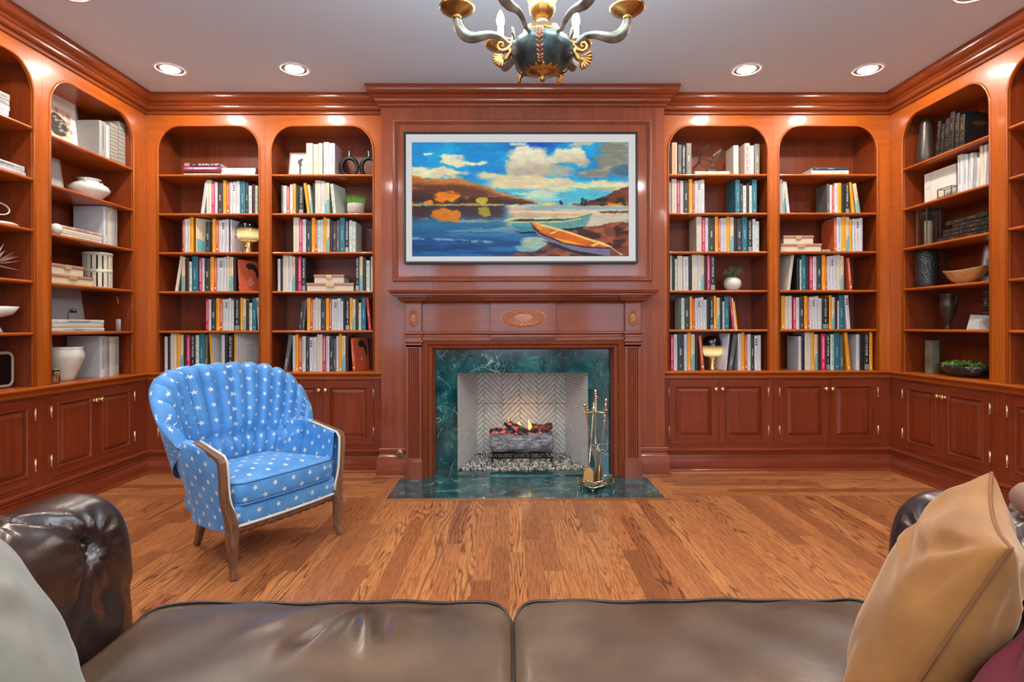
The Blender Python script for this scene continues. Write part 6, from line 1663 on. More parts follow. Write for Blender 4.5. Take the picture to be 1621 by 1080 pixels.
# ================================================================== OBJECTS ON THE SHELVES
def at(bay, px, sh, d, rz=0, z=None):
    x, _ = shelf_loc(bay, px, 500, d); return BAYS[bay][0] @ Matrix.Translation((x, d, (shelf_z(sh) if z is None else z) + .0004)) @ Matrix.Rotation(rz, 4, 'Z')
def W2(bay, pxa, pxb, d): a, _ = shelf_loc(bay, pxa, 500, d); b, _ = shelf_loc(bay, pxb, 500, d); return abs(b - a)
def RW(bay, pxa, pxb, d):
    c = (pxa + pxb) / 2; x, _ = shelf_loc(bay, c, 500, d); Y = (BAYS[bay][0] @ Vector((x, d, 1))).y
    return abs(pxb - pxa) / 2 * Y / FPX / math.sqrt(1 + ((c - 804.5) / FPX) ** 2)
def HZ(bay, px, py, sh, d): _, z = shelf_loc(bay, px, py, d); return z - shelf_z(sh)
def ething(name, M, label, cat, group=None):
    t = thing(name, label, cat, (0, 0, 0), 0, group); t.matrix_world = M; return t
CERW = plain('white_ceramic', srgb(204, 202, 194), .25, coat=.4, var=.03)
CERC = plain('cream_ceramic', srgb(206, 200, 186), .3, coat=.3, var=.04)
DARKM = plain('dark_metal', srgb(42, 44, 44), .35, .7)
def glassmat(name, col, rough=.02, tr=1.0):
    m, nt, b = newmat(name); b.inputs['Base Color'].default_value = col; b.inputs['Roughness'].default_value = rough; b.inputs['Transmission Weight'].default_value = tr; return m
GLASS = glassmat('clear_glass', (.95, .97, .97, 1))
def lathed(name, prof, mat, parent, n=32, rfun=None):
    m_ = MB(); m_.lathe(prof, n, 0, None, rfun); return m_.build(name, mat, parent, smooth=True)
# --- mushroom lamps with smoked gradient glass
def smoked():
    m, nt, b = newmat('smoked_glow_glass'); tc = nt.nodes.new('ShaderNodeTexCoord'); sp = nt.nodes.new('ShaderNodeSeparateXYZ'); nt.links.new(tc.outputs['Object'], sp.inputs[0])
    r = ramp(nt, sp.outputs[2], [(.125, srgb(176, 148, 104)), (.150, srgb(120, 96, 60)), (.185, srgb(20, 18, 16)), (.25, srgb(10, 10, 10))])
    nt.links.new(r.outputs[0], b.inputs['Base Color']); b.inputs['Roughness'].default_value = .12
    r2 = ramp(nt, sp.outputs[2], [(.105, (.10, .07, .03, 1)), (.140, (.95, .72, .34, 1)), (.165, (.75, .52, .2, 1)), (.200, (0, 0, 0, 1))])
    nt.links.new(r2.outputs[0], b.inputs['Emission Color']); b.inputs['Emission Strength'].default_value = 1.0
    return m
SMK = smoked()
def mlamp(bay, px, sh, W, H, label):
    t = ething('table_lamp', at(bay, px, sh, .105), label, 'lamp', 'glowing smoked-glass table lamps'); r = W / 2
    sh_ = [(r * .30, H * .995), (r * .42, H), (r * .75, H * .965), (r * .96, H * .86), (r, H * .72), (r * .97, H * .56), (r * .88, H * .43), (r * .80, H * .40), (r * .76, H * .41), (r * .80, H * .46), (r * .9, H * .58)]
    k = .24 / H
    m_ = MB(); m_.lathe([(a, z) for a, z in sh_], 36); o = m_.build('lamp_shade', SMK, t, smooth=True)
    lathed('lamp_cap', [(0, H), (r * .34, H), (r * .34, H * .985), (0, H * .98)], DARKM, t)
    lathed('base', [(0, 0), (r * .46, 0), (r * .48, H * .02), (r * .44, H * .04), (r * .42, H * .30), (r * .42, H * .38), (r * .36, H * .40), (0, H * .40)], plain('brushed_gold', srgb(176, 150, 100), .3, .9), t)
    m_ = MB(); m_.tube([(r * .0, -r * .46, H * .20), (0, -r * .58, H * .20)], .007, 12); m_.tube([(0, -r * .5, H * .20), (0, -r * .5, H * .38)], .003, 8); m_.build('switch', BRASS, t, smooth=True)
    l = bpy.data.lights.new('lamp_glow', 'POINT'); l.energy = .9; l.color = (1, .72, .38); l.shadow_soft_size = .02
    lo = bpy.data.objects.new('lamp_glow', l); COL.objects.link(lo); lo.parent = t; lo.location = (0, 0, H * .35)
mlamp('A', 393.5, 3, .170, .255, 'glowing smoked-glass lamp on the left-corner bookcase, third shelf down')
mlamp('C', 1127.5, 6, .150, .275, 'glowing smoked-glass lamp on the counter right of the fireplace')
# --- ring vases
for i, (px, W, H) in enumerate(((553.5, .155, .215), (584.5, .150, .225))):
    t = ething('ring_vase', at('B', px, 1, .12 + .03 * i), ('left', 'right')[i] + ' dark metal ring-shaped vase with slim neck, shelf left of the fireplace', 'vase', 'ring vases')
    m_ = MB(); R0 = W / 2 - .014; pts = [(R0 * math.cos(a), 0, H * .40 + (H * .40 - .014) * math.sin(a)) for a in [2 * PI * k / 40 for k in range(40)]]
    m_.tube(pts, .0165, 12, closed=True, flat=1.0); m_.build('ring', DARKM, t, smooth=True)
    lathed('neck', [(.010, H * .76), (.009, H * .85), (.008, H * .94), (.012, H), (.009, H * .995), (.006, H * .9)], plain('pewter', srgb(150, 148, 142), .35, .7), t, 16)
# --- grass in a concrete pot
t = ething('potted_grass', at('B', 420 + 706 / S, 2, .12), 'bright green grass in a round concrete pot left of the fireplace', 'plant')
rP, hP = .070, .092
lathed('pot', [(0, 0), (rP * .72, 0), (rP * .92, hP * .25), (rP, hP * .6), (rP * .97, hP), (rP * .90, hP), (rP * .90, hP * .85), (0, hP * .85)], plain('concrete', srgb(168, 158, 146), .8, bumps=.4, var=.08, scale=40), t)
rl = random.Random(8); m_ = MB()
for k in range(520):
    a = rl.random() * 2 * PI; r = rP * .85 * math.sqrt(rl.random()); x, y = r * math.cos(a), r * math.sin(a); h = rl.uniform(.05, .10); o = rl.uniform(.2, .6) * (r / rP)
    dx, dy = math.cos(a) * o * .075 + rl.uniform(-.012, .012), math.sin(a) * o * .075 + rl.uniform(-.012, .012); w = .0016; z0 = hP * .8
    vs = []
    for q in (0, .5, .85, 1): vs += [(x + dx * q * q - w * (1 - q), y + dy * q * q, z0 + h * q - .01 * q * q * o), (x + dx * q * q + w * (1 - q), y + dy * q * q + .0004, z0 + h * q - .01 * q * q * o)]
    m_.add(vs, [(0, 1, 3, 2), (2, 3, 5, 4), (4, 5, 7, 6)], rl.randrange(2))
g_ = m_.build('grass', [plain('grass_green', srgb(112, 176, 44), .5), plain('grass_dark', srgb(70, 136, 30), .5)], t, fix=False); g_['kind'] = 'stuff'
# --- small framed photograph
def frame(bay, px0, px1, sh, pyt, label, fm, mat_, art, d=.14, border=.010, mb_=.0, lean=R(-8), name='picture_frame'):
    x0, _ = shelf_loc(bay, px0, 500, d); x1, _ = shelf_loc(bay, px1, 500, d); x0, x1 = min(x0, x1), max(x0, x1); x0 = max(x0, BAYS[bay][1] + .003); x1 = min(x1, BAYS[bay][2] - .003); w = abs(x1 - x0); h = HZ(bay, (px0 + px1) / 2, pyt, sh, d)
    t = thing(name, label, 'picture frame'); t.matrix_world = BAYS[bay][0] @ Matrix.Translation(((x0 + x1) / 2, d, shelf_z(sh) + .001)) @ Matrix.Rotation(lean, 4, 'X')
    m_ = MB(); m_.box(-w / 2, w / 2, 0, .018, 0, border); m_.box(-w / 2, w / 2, 0, .018, h - border, h); m_.box(-w / 2, -w / 2 + border, 0, .018, border, h - border); m_.box(w / 2 - border, w / 2, 0, .018, border, h - border); m_.build('frame_border', fm, t)
    MB().box(-w / 2 + border, w / 2 - border, .006, .010, border, h - border).build('mat_board', mat_, t)
    if art: art(t, w, h)
    return t
SILVF = plain('champagne_frame', srgb(186, 176, 152), .35, .6); PAPER = plain('paper_white', srgb(226, 224, 216), .7); GREYP = plain('grey_paper', srgb(150, 152, 152), .7)
def art_photo(t, w, h):
    m_ = MB(); rl = random.Random(5)
    pts = [(.06, .02), (.16, .03), (.17, .25), (.13, .33), (.20, .40), (.16, .52), (.24, .60), (.20, .66), (.08, .62), (-.04, .58), (-.05, .50), (.02, .44), (.05, .30)]
    m_.add([(w * x, .0055, h * (y * 1.1 + .08)) for x, y in pts], [tuple(range(len(pts)))])
    for k in range(26): x = rl.uniform(-.3, .1); z = rl.uniform(.15, .7); m_.box(w * x, w * (x + rl.uniform(.02, .1)), .0054, .0058, h * z, h * (z + .008))
    m_.build('print', plain('print_grey', srgb(84, 88, 84), .7), t, fix=False)
frame('B', 457, 486, 1, 240, 'small silver-framed photograph beside cream books, left of the fireplace', SILVF, PAPER, art_photo, d=.15)
# --- metal knot sculpture on the flat book
t = ething('metal_sculpture', at('C', 1125, 1, .12, 0, shelf_z(1) + .033), 'abstract bronze bar sculpture standing on a flat beige book', 'sculpture')
MB().box(-.032, .032, -.028, .028, 0, .028).build('plinth', plain('slate_plinth', srgb(52, 54, 58), .5), t, bevel=.002)
BRZ = plain('bronze_bar', srgb(104, 96, 78), .4, .7, var=.15)
def cx(px, py): return ((px - 415) / S * .00505, 0, (430 - py) / S * .00505)
for (P, w_) in (([(322, 350), (350, 250), (418, 196)], .020), ([(418, 196), (372, 240), (350, 250)], .018), ([(345, 308), (465, 350)], .014), ([(465, 350), (440, 290), (512, 235)], .020), ([(512, 240), (420, 388)], .020), ([(330, 360), (415, 420)], .010)):
    p = [Vector(cx(*q)) for q in P]; p = [Vector((v.x, (v.z - .08) * .25, v.z)) for v in p]
    m_ = MB(); m_.tube(p, w_ * .5, 4, flat=.7); m_.build('bar', BRZ, t)
# --- white ball vase with foliage
t = ething('vase_with_sprigs', at('C', 1159.5, 4, .13), 'round white vase holding dark green sprigs right of the fireplace', 'vase')
r = .070
lathed('vase', [(0, 0), (r * .55, 0), (r * .9, r * .45), (r, r * .85), (r * .9, r * 1.25), (r * .6, r * 1.55), (r * .34, r * 1.58), (r * .3, r * 1.5)], CERW, t)
rl = random.Random(12); LEAF = plain('sprig_green', srgb(58, 82, 44), .5, var=.25, scale=20)
for (dx, dz, dy) in ((-.078, .135, -.02), (-.045, .150, .02), (-.01, .185, 0), (.03, .165, -.02), (.085, .175, .01), (.06, .145, -.03), (.015, .17, -.04)):
    P = [Vector((dx * q ** 1.6, dy * q, r * 1.45 + (dz - r * 1.3) * (q ** .8))) for q in [k / 8 for k in range(9)]]
    m_ = MB(); m_.tube(P, .0012, 5)
    for k in range(1, 9):
        for s in (-1, 1):
            c = P[k]; t_ = (P[k] - P[k - 1]).normalized(); side = Vector((t_.z, rl.uniform(-.5, .5), -t_.x)).normalized() * s; L_ = rl.uniform(.014, .022)
            a = c + side * L_ + t_ * L_ * .6; n_ = t_ * (L_ * .32); m_.add([c, c + (a - c) * .5 + n_, a, c + (a - c) * .5 - n_ * .6], [(0, 1, 2, 3)])
    m_.build('sprig', LEAF, t, fix=False)

# ------------------------------------------------------------------ LEFT WALL
d = .10
def art_big(t, w, h):
    m_ = MB(); rl = random.Random(3); s = min(w, h)
    cx_, cz = -.02, h * .40
    m_.box(-w * .36, w * .30, .0054, .0056, h * .12, h * .74, 0)
    for k in range(26):
        x, z, rr = rl.uniform(-w * .34, w * .28), rl.uniform(h * .14, h * .72), rl.uniform(.008, .02); n = 7
        m_.add([(x + rr * rl.uniform(.6, 1.2) * math.cos(2 * PI * q / n), .0052, z + rr * rl.uniform(.6, 1.2) * math.sin(2 * PI * q / n)) for q in range(n)], [tuple(range(n))], 1)
    N = 28; vs = [(cx_ + s * .24 * math.cos(2 * PI * q / N) * (1 + .08 * math.sin(q * 5)), .0050, cz + h * .03 + s * .23 * math.sin(2 * PI * q / N) * (1 + .08 * math.cos(q * 7))) for q in range(N)]
    m_.add(vs, [tuple(range(N))], 2)
    for k in range(14):
        x, z = cx_ + rl.uniform(-.17, .17) * s, cz + h * .03 + rl.uniform(-.16, .16) * s; m_.add([(x, .0048, z), (x + .03, .0048, z + .01), (x + .028, .0048, z + .02), (x, .0048, z + .012)], [(0, 1, 2, 3)], 3)
    m_.build('print', [plain('print_sand', srgb(214, 200, 180), .7), plain('print_pink', srgb(186, 150, 128), .7), plain('print_dark', srgb(66, 58, 52), .7), plain('print_light', srgb(150, 146, 138), .7)], t, fix=False)
frame('L1', 70, 131, 1, 146, 'large silver-framed abstract print on the left wall top shelf', plain('silver_frame', srgb(186, 190, 190), .3, .7), PAPER, art_big, d=.20, border=.014, lean=R(-6))
def ribbed(px0, px1, pyt, label):
    x0, _ = shelf_loc('L1', px0, 500, .06); x1, _ = shelf_loc('L1', px1, 500, .06); x1 = min(x1, BAYS['L1'][2] - .004); w = x1 - x0 - .002; h = HZ('L1', px0, pyt, 1, .06)
    m_ = MB(); m_.box(-w / 2, w / 2, 0, .2, 0, h)
    for k in range(1, 11): z = h * k / 11; m_.box(-w / 2 - .0008, w / 2 + .0008, -.0015, .12, z - .0018, z + .0018, 1)
    o = m_.build('storage_binder', [plain('binder_grey', srgb(148, 144, 134), .7, var=.05), plain('binder_line', srgb(84, 80, 72), .7)]); o.matrix_world = BAYS['L1'][0] @ Matrix.Translation(((x0 + x1) / 2, .06, shelf_z(1) + .0004)); tag(o, label, 'binder', 'ribbed grey binders')
ribbed(175, 187.5, 194, 'ribbed grey binder left of its twin on the left wall top shelf')
ribbed(188, 208.5, 192, 'ribbed grey binder at the right end of the left wall top shelf')
frame('L1', 79, 103, 2, 249, 'small glass-fronted frame behind the stile beside the squat white vase', SILVF, GREYP, None, d=.15, border=.006)
# squat vase
t = ething('squat_vase', at('L1', 141, 2, .13), 'squat white vase with tiny handles on the left wall bookcase', 'vase')
w = RW('L1', 106, 177, .13); h = .150
lathed('body', [(0, 0), (w * .42, 0), (w * .60, h * .12), (w * .92, h * .38), (w, h * .52), (w * .9, h * .68), (w * .62, h * .82), (w * .48, h * .88), (w * .50, h * .95), (w * .60, h), (w * .54, h * .99), (w * .42, h * .9)], CERW, t, 40)
for s in (-1, 1):
    m_ = MB(); m_.tube([(w * .60 * s, -.01 - w * .2, h * .80), (w * .68 * s, -.01 - w * .2, h * .88), (w * .58 * s, -.01 - w * .2, h * .93)], .006, 8); m_.build('handle', CERW, t, smooth=True)
# white ball
o = MB(); o.lathe([(.036 * math.sin(a), .036 - .036 * math.cos(a)) for a in [PI * k / 16 for k in range(17)]], 28); o = o.build('decorative_ball', CERW, smooth=True); o.matrix_world = at('L1', 89, 3, .04); tag(o, 'small white ball in front of the flat books on the left wall', 'ornament')
# slatted basket
t = ething('slatted_basket', at('L1', 154.5, 4, .12), 'cream slatted wooden basket beside the linen boxes on the left wall', 'basket'); rB = RW('L1', 131, 180, .12); hB = HZ('L1', 155, 401, 4, .12)
CRW = plain('bleached_wood', srgb(196, 188, 168), .6, var=.06)
m_ = MB(); n = 16
for k in range(n):
    a = 2 * PI * k / n; wd = .0115; M = Matrix.Rotation(a, 4, 'Z')
    m_.box(-wd, wd, -rB * .94 - .003, -rB * .94 + .003, 0, hB - .02, 0, M)
m_.build('slats', CRW, t)
lathed('rim', [(rB * .93, hB - .024), (rB * 1.0, hB - .022), (rB * 1.03, hB - .006), (rB, hB), (rB * .9, hB), (rB * .9, hB - .02)], CRW, t); lathed('basket_floor', [(0, 0), (rB * .92, 0), (rB * .92, .006), (0, .006)], CRW, t)
lathed('hoop', [(rB * .97, hB * .42), (rB * 1.0, hB * .44), (rB * 1.0, hB * .50), (rB * .97, hB * .52), (rB * .92, hB * .5), (rB * .92, hB * .44)], CRW, t); lathed('liner', [(0, .01), (rB * .86, .01), (rB * .86, hB - .03), (rB * .84, hB - .03), (rB * .84, .014), (0, .014)], plain('basket_liner', srgb(60, 36, 24), .8), t)
def art_lamp(t, w, h):
    m_ = MB(); x = w * .12; P = [(x - .01, .16), (x - .01, .30), (x + .0, .42), (x + .02, .50), (x + .05, .50)]
    m_.tube([(a, .0045, h * b) for a, b in P], .0025, 5); m_.box(x - .028, x + .012, .0040, .0050, h * .12, h * .17); m_.box(x + .02, x + .08, .0040, .0050, h * .44, h * .485)
    m_.tube([(x + .05 + .028 * math.cos(2 * PI * k / 16), .0045, h * .50 + .010 * math.sin(2 * PI * k / 16)) for k in range(16)], .0018, 5, closed=True)
    m_.build('print', INK, t, fix=False)
frame('L1', 70, 137, 5, 456, 'framed desk-lamp sketch behind the stack of white books', SILVF, GREYP, art_lamp, d=.19, border=.008)
# reed diffuser
t = ething('reed_diffuser', at('L1', 192.5, 5, .12), 'white jar reed diffuser with slim sticks on the left wall', 'diffuser'); rD = .042
lathed('jar', [(0, 0), (rD, 0), (rD, .084), (rD * .92, .09), (0, .09)], CERW, t); lathed('stopper', [(rD * .62, .0905), (rD * .62, .104), (0, .104)], plain('cork', srgb(160, 118, 74), .7), t)
for (x, y, h) in ((-.050, .0, .20), (-.030, .02, .20), (0, -.01, .19), (.045, .0, .20), (.03, .03, .19)):
    m_ = MB(); m_.tube([(x * .2, y * .2, .10), (x, y, .10 + h * .80)], .0022, 6); m_.build('reed', plain('reed', srgb(206, 186, 150), .7), t)
MB().box(-.016, .016, -rD - .001, -rD + .006, .025, .055).build('label', PAPER, t)
# big ceramic pot, jar, small frame on the counter
t = ething('ceramic_pot', at('L1', 100, 6, .13), 'large glossy cream ceramic pot on the left wall counter', 'vase'); w = .118; h = .225
lathed('body', [(0, 0), (w * .50, 0), (w * .56, h * .1), (w * .80, h * .42), (w * .98, h * .66), (w * 1.0, h * .78), (w * .93, h * .90), (w * .90, h * .95), (w * .96, h), (w * .88, h), (w * .84, h * .9)], CERC, t, 44)
t = ething('glass_jar', at('L1', 87.5, 6, .03), 'small clear glass jar in front of the cream pot', 'jar')
lathed('jar_body', [(0, 0), (.022, 0), (.026, .03), (.025, .075), (.020, .085), (.018, .084), (.022, .072), (.022, .006), (0, .006)], GLASS, t, 24); lathed('rim', [(.020, .085), (.024, .086), (.024, .092), (.020, .092)], plain('jar_rim', srgb(140, 132, 112), .4, .5), t, 24)
frame('L1', 72, 91, 6, 533, 'small grey frame standing behind the cream ceramic pot', SILVF, GREYP, None, d=.24, border=.006)
# nearest left bay
t = ething('loop_ornament', at('L2', -2, 3, .10), 'thin white wire loop ornament at the left picture edge', 'ornament')
m_ = MB(); m_.tube([(.072 * math.cos(2 * PI * k / 30), 0, .098 + .034 * math.sin(2 * PI * k / 30)) for k in range(30)], .004, 8, closed=True); m_.build('loop', CERW, t, smooth=True)
m_ = MB(); m_.tube([(0, 0, .015), (0, 0, .065)], .004, 8); m_.build('stem', CERW, t); lathed('base', [(0, 0), (.085, 0), (.09, .008), (.07, .018), (0, .02)], CERW, t)
t = ething('spiky_ornament', at('L2', -14, 4, .12), 'white spiky leaf ornament at the left picture edge', 'ornament'); m_ = MB(); rl = random.Random(4)
for k in range(26):
    a = 2 * PI * k / 26 + rl.uniform(-.1, .1); e = rl.uniform(-.3, 1.2); dr = Vector((math.cos(a) * math.cos(e), math.sin(a) * math.cos(e), math.sin(e))); L_ = .135; c = Vector((0, 0, .085))
    sd = dr.cross(Vector((0, 0, 1))).normalized() * .012; m_.add([c, c + dr * L_ * .5 + sd, c + dr * L_, c + dr * L_ * .5 - sd, c + dr * L_ * .5 + dr.cross(sd).normalized() * .006], [(0, 1, 4), (1, 2, 4), (2, 3, 4), (3, 0, 4), (0, 3, 2, 1)])
m_.v = [(x, y, max(z, .002)) for x, y, z in m_.v]
m_.build('leaves', plain('bone_white', srgb(206, 196, 178), .5), t); lathed('base', [(0, 0), (.03, 0), (.025, .05), (0, .09)], CERC, t)
t = ething('footed_bowl', at('L2', -9, 5, .12), 'white bowl at the left picture edge', 'bowl')
lathed('bowl', [(0, .085), (.04, .088), (.085, .105), (.112, .150), (.108, .150), (.08, .112), (.03, .096), (0, .095)], CERW, t); lathed('foot', [(0, 0), (.04, 0), (.03, .02), (.014, .05), (.022, .086), (0, .086)], CERW, t)
t = ething('table_mirror', at('L2', -6, 6, .12, R(-4)), 'rounded black-faced table mirror in a taupe frame at lower left edge', 'mirror')
def rr2(w, h, r, n=8):
    p = []
    for cx_, cz_, a0 in ((w - r, r, -PI / 2), (w - r, h - r, 0), (-w + r, h - r, PI / 2), (-w + r, r, PI)):
        for i in range(n + 1): a = a0 + PI / 2 * i / n; p.append((cx_ + r * math.cos(a), cz_ + r * math.sin(a)))
    return p
m_ = MB(); m_.tube([(x, 0, z + .012) for x, z in rr2(.098, .195, .035)], .009, 10, closed=True); m_.build('frame_ring', plain('taupe_frame', srgb(160, 140, 122), .4), t, smooth=True)
m_ = MB(); m_.prism([(x * .97, z * .97 + .014) for x, z in rr2(.098, .195, .035)], -.003, .004); m_.build('mirror_face', plain('black_mirror', srgb(8, 8, 8), .15), t)
m_ = MB(); m_.tube([(.10, .002, .12), (.112, .004, .12), (.112, .02, .006), (.06, .05, .004)], .004, 8); m_.build('stand', plain('taupe_frame', srgb(160, 140, 122), .4), t)

# ------------------------------------------------------------------ RIGHT WALL
t = ething('bottle_vase', at('R1', 1467, 1, .13), 'tall dark bronze vase on the right wall top shelf', 'vase'); w = RW('R1', 1449.5, 1484, .13); h = HZ('R1', 1466, 190, 1, .13)
lathed('body', [(0, 0), (w * .86, 0), (w, h * .04), (w * 1.0, h * .20), (w * .90, h * .42), (w * .74, h * .70), (w * .66, h * .84), (w * .64, h * .97), (w * .58, h), (w * .5, h), (w * .5, h * .85)], plain('umber_glaze', srgb(58, 46, 40), .35, .2), t, 36)
# large pale book standing face out
xa, _ = shelf_loc('R1', 1464, 500, .10); xb, _ = shelf_loc('R1', 1514, 500, .10)
m_ = MB(); w, h = abs(xb - xa), .235; m_.box(-w / 2, w / 2, 0, .035, 0, h); m_.box(-w / 2 + .004, w / 2 - .002, .004, .031, h - .001, h + .001, 1); m_.box(-w / 2 + w * .22, -w / 2 + w * .225, -.0008, 0, 0, h, 2)
add_text(m_, 'LIFE', frame_M((-w / 2 + w * .11, -.0012, h * .52), (1, 0, 0), (0, 0, 1)), w * .14, .02, 2)
for k in range(12): m_.box(-w * .05 + k * .013, -w * .05 + k * .013 + .009, -.0008, 0, h * .90, h * .905, 2)
o = m_.build('book', [cm('pale_cloth', (204, 200, 190)), PAGES, INKS['grey']]); o.matrix_world = BAYS['R1'][0] @ Matrix.Translation(((xa + xb) / 2, .10, shelf_z(2) + .0004)); tag(o, 'wide pale book standing face out on the right wall second shelf', 'book')
def glass_box(M, w, dp, h, name, label, cat, candle):
    t = ething(name, M, label, cat); br = plain('lantern_brass', srgb(120, 110, 92), .4, .6); m_ = MB(); e = .003
    for sx in (-1, 1):
        for sy in (-1, 1): m_.box(sx * w / 2 - e, sx * w / 2 + e, sy * dp / 2 - e, sy * dp / 2 + e, 0, h)
    for z in (e, h - e):
        for s in (-1, 1): m_.box(-w / 2, w / 2, s * dp / 2 - e, s * dp / 2 + e, z - e, z + e); m_.box(s * w / 2 - e, s * w / 2 + e, -dp / 2, dp / 2, z - e, z + e)
    m_.build('frame_bars', br, t); m_ = MB()
    for s in (-1, 1): m_.box(-w / 2 + e, w / 2 - e, s * dp / 2 - .001, s * dp / 2 + .001, 2 * e, h - 2 * e); m_.box(s * w / 2 - .001, s * w / 2 + .001, -dp / 2 + e, dp / 2 - e, 2 * e, h - 2 * e)
    m_.build('glass_panes', GLASS, t); MB().box(-w / 2 + e, w / 2 - e, -dp / 2 + e, dp / 2 - e, .001, .012).build('base', plain('stone_base', srgb(112, 104, 90), .6), t)
    if candle: m_ = MB(); m_.lathe([(0, .013), (.026, .013), (.026, h * .66), (.022, h * .68), (0, h * .67)], 24); m_.build('candle', plain('candle_wax', srgb(214, 204, 178), .5), t, smooth=True)
    return t
glass_box(at('R1', 1501, 2, .055), .125, .05, .070, 'glass_box', 'small glass keepsake box before the wide pale book', 'box', False)
glass_box(at('R1', 1470, 3, .12), RW('R1', 1455, 1487, .12) * 1.7, .10, HZ('R1', 1470, 331, 3, .12), 'glass_lantern', 'glass lantern with a cream candle on the right wall', 'lantern', True)
# sprigs lying on the black book stack
t = ething('greenery_sprig', at('R1', 1538, 3, .12, 0, shelf_z(3) + .1440), 'small dark green sprig lying on the black book stack', 'plant'); rl = random.Random(9); m_ = MB()
m_.tube([(-.12, 0, .004), (0, .01, .006), (.14, -.01, .004)], .0015, 5)
for k in range(90):
    x = rl.uniform(-.12, .15); a = rl.random() * 2 * PI; L_ = .022; c = Vector((x, 0, .005)); dr = Vector((math.cos(a) * .7, math.sin(a), rl.uniform(.1, .9))).normalized(); sd = dr.cross(Vector((0, 0, 1))).normalized() * .004; m_.add([c, c + dr * L_ * .5 + sd, c + dr * L_, c + dr * L_ * .5 - sd], [(0, 1, 2, 3)])
m_.build('leaves', LEAF, t, fix=False)
# hammered canister
t = ething('hammered_vase', at('R1', 1467.5, 4, .13), 'hammered black metal cylinder vase on the right wall', 'vase'); w = RW('R1', 1447.5, 1487, .13); h = HZ('R1', 1467, 397, 4, .13)
m_, nt, b = newmat('hammered_black'); b.inputs['Base Color'].default_value = srgb(66, 68, 68); b.inputs['Metallic'].default_value = .7; b.inputs['Roughness'].default_value = .35
vo = nt.nodes.new('ShaderNodeTexVoronoi'); vo.inputs['Scale'].default_value = 90; nt.links.new(mapping(nt, (1, 1, 1)), vo.inputs['Vector']); bump(nt, b, vo.outputs[0], .8, .004)
lathed('body', [(0, 0), (w * .82, 0), (w * .95, h * .03), (w, h * .12), (w, h * .82), (w * .95, h * .92), (w * .85, h * .96), (w * .86, h), (w * .80, h), (w * .80, h * .9), (0, h * .1)], m_, t, 48)
# wooden bowl
t = ething('wooden_bowl', at('R1', 1528, 4, .13), 'long carved wooden bowl on the right wall bookcase', 'bowl'); L_ = .175
WB = wood('bowl_wood', (30, 30, 8), srgb(120, 80, 44), srgb(172, 126, 78), srgb(200, 156, 104), rough=.35)
m_ = MB(); N = 48; prof = [(0.0, .0), (.34, .002), (.62, .022), (.86, .058), (.99, .088), (1.0, .094), (.96, .092), (.82, .062), (.55, .030), (.25, .014), (0, .012)]
vs = []
for (r, z) in prof:
    for k in range(N):
        a = 2 * PI * k / N; vs.append((L_ * r * math.cos(a), .085 * r * math.sin(a), z + .020 * abs(math.cos(a)) ** 3 * r))
m_.add(vs, [(i * N + k, i * N + (k + 1) % N, (i + 1) * N + (k + 1) % N, (i + 1) * N + k) for i in range(len(prof) - 1) for k in range(N)]); m_.build('bowl', WB, t, smooth=True)
m_ = MB()
for k in range(7):
    c = Vector((-L_ * (.80 - .05 * k), -.0 + (-.02 if k % 2 else .02), .060 - k * .004)); m_.tube([c + Vector((.016 * math.cos(2 * PI * q / 14), .014 * math.sin(2 * PI * q / 14), 0)) for q in range(14)], .0025, 5, closed=True)
m_.build('carving', plain('carved_dark', srgb(84, 54, 30), .5), t, smooth=True)
frame('R1', 1549, 1572, 4, 386, 'small white-matted frame behind the wooden bowl', plain('pewter_frame', srgb(140, 138, 134), .35, .7), PAPER, lambda t, w, h: MB().box(-w * .22, w * .2, .0050, .0056, h * .2, h * .65).build('print', GREYP, t), d=.20, border=.008)
# urn with handles
t = ething('bronze_urn', at('R1', 1501, 5, .13), 'dark footed urn with tall side handles on the right wall', 'urn'); w = RW('R1', 1482, 1519, .13); h = HZ('R1', 1500, 465, 5, .13)
URN = plain('urn_bronze', srgb(62, 54, 42), .4, .5, var=.2)
lathed('body', [(0, 0), (w * .42, 0), (w * .44, h * .03), (w * .22, h * .07), (w * .18, h * .14), (w * .40, h * .24), (w * .66, h * .42), (w * .80, h * .60), (w * .82, h * .70), (w * .72, h * .80), (w * .70, h * .88), (w * .88, h * .98), (w * .86, h), (w * .70, h * .95), (w * .6, h * .85)], URN, t, 36)
for s in (-1, 1):
    m_ = MB(); m_.tube([(s * w * .70, 0, h * .52), (s * w * .95, 0, h * .66), (s * w * 1.12, 0, h * .86), (s * w * 1.14, 0, h * 1.02), (s * w * 1.0, 0, h * 1.06), (s * w * .84, 0, h * .97)], .005, 8); m_.build('handle', URN, t, smooth=True)
# faceted stone
o = MB(); s = .072; o.add([(-1.05 * s, 0, 1.40 * s), (-.55 * s, -.8 * s, 0), (.75 * s, -.7 * s, 0), (1.0 * s, .6 * s, 0), (-.5 * s, .7 * s, 0), (.55 * s, -.55 * s, .75 * s), (.95 * s, .4 * s, 1.25 * s)],
    [(0, 1, 5), (1, 2, 5), (0, 5, 6), (5, 2, 3), (5, 3, 6), (0, 6, 4), (6, 3, 4), (0, 4, 1), (1, 4, 3, 2)])
o = o.build('faceted_bookend', plain('pale_stone', srgb(170, 168, 166), .6, var=.06)); o.matrix_world = at('R1', 1551, 5, .10); tag(o, 'pale faceted stone bookend on the right wall', 'bookend')
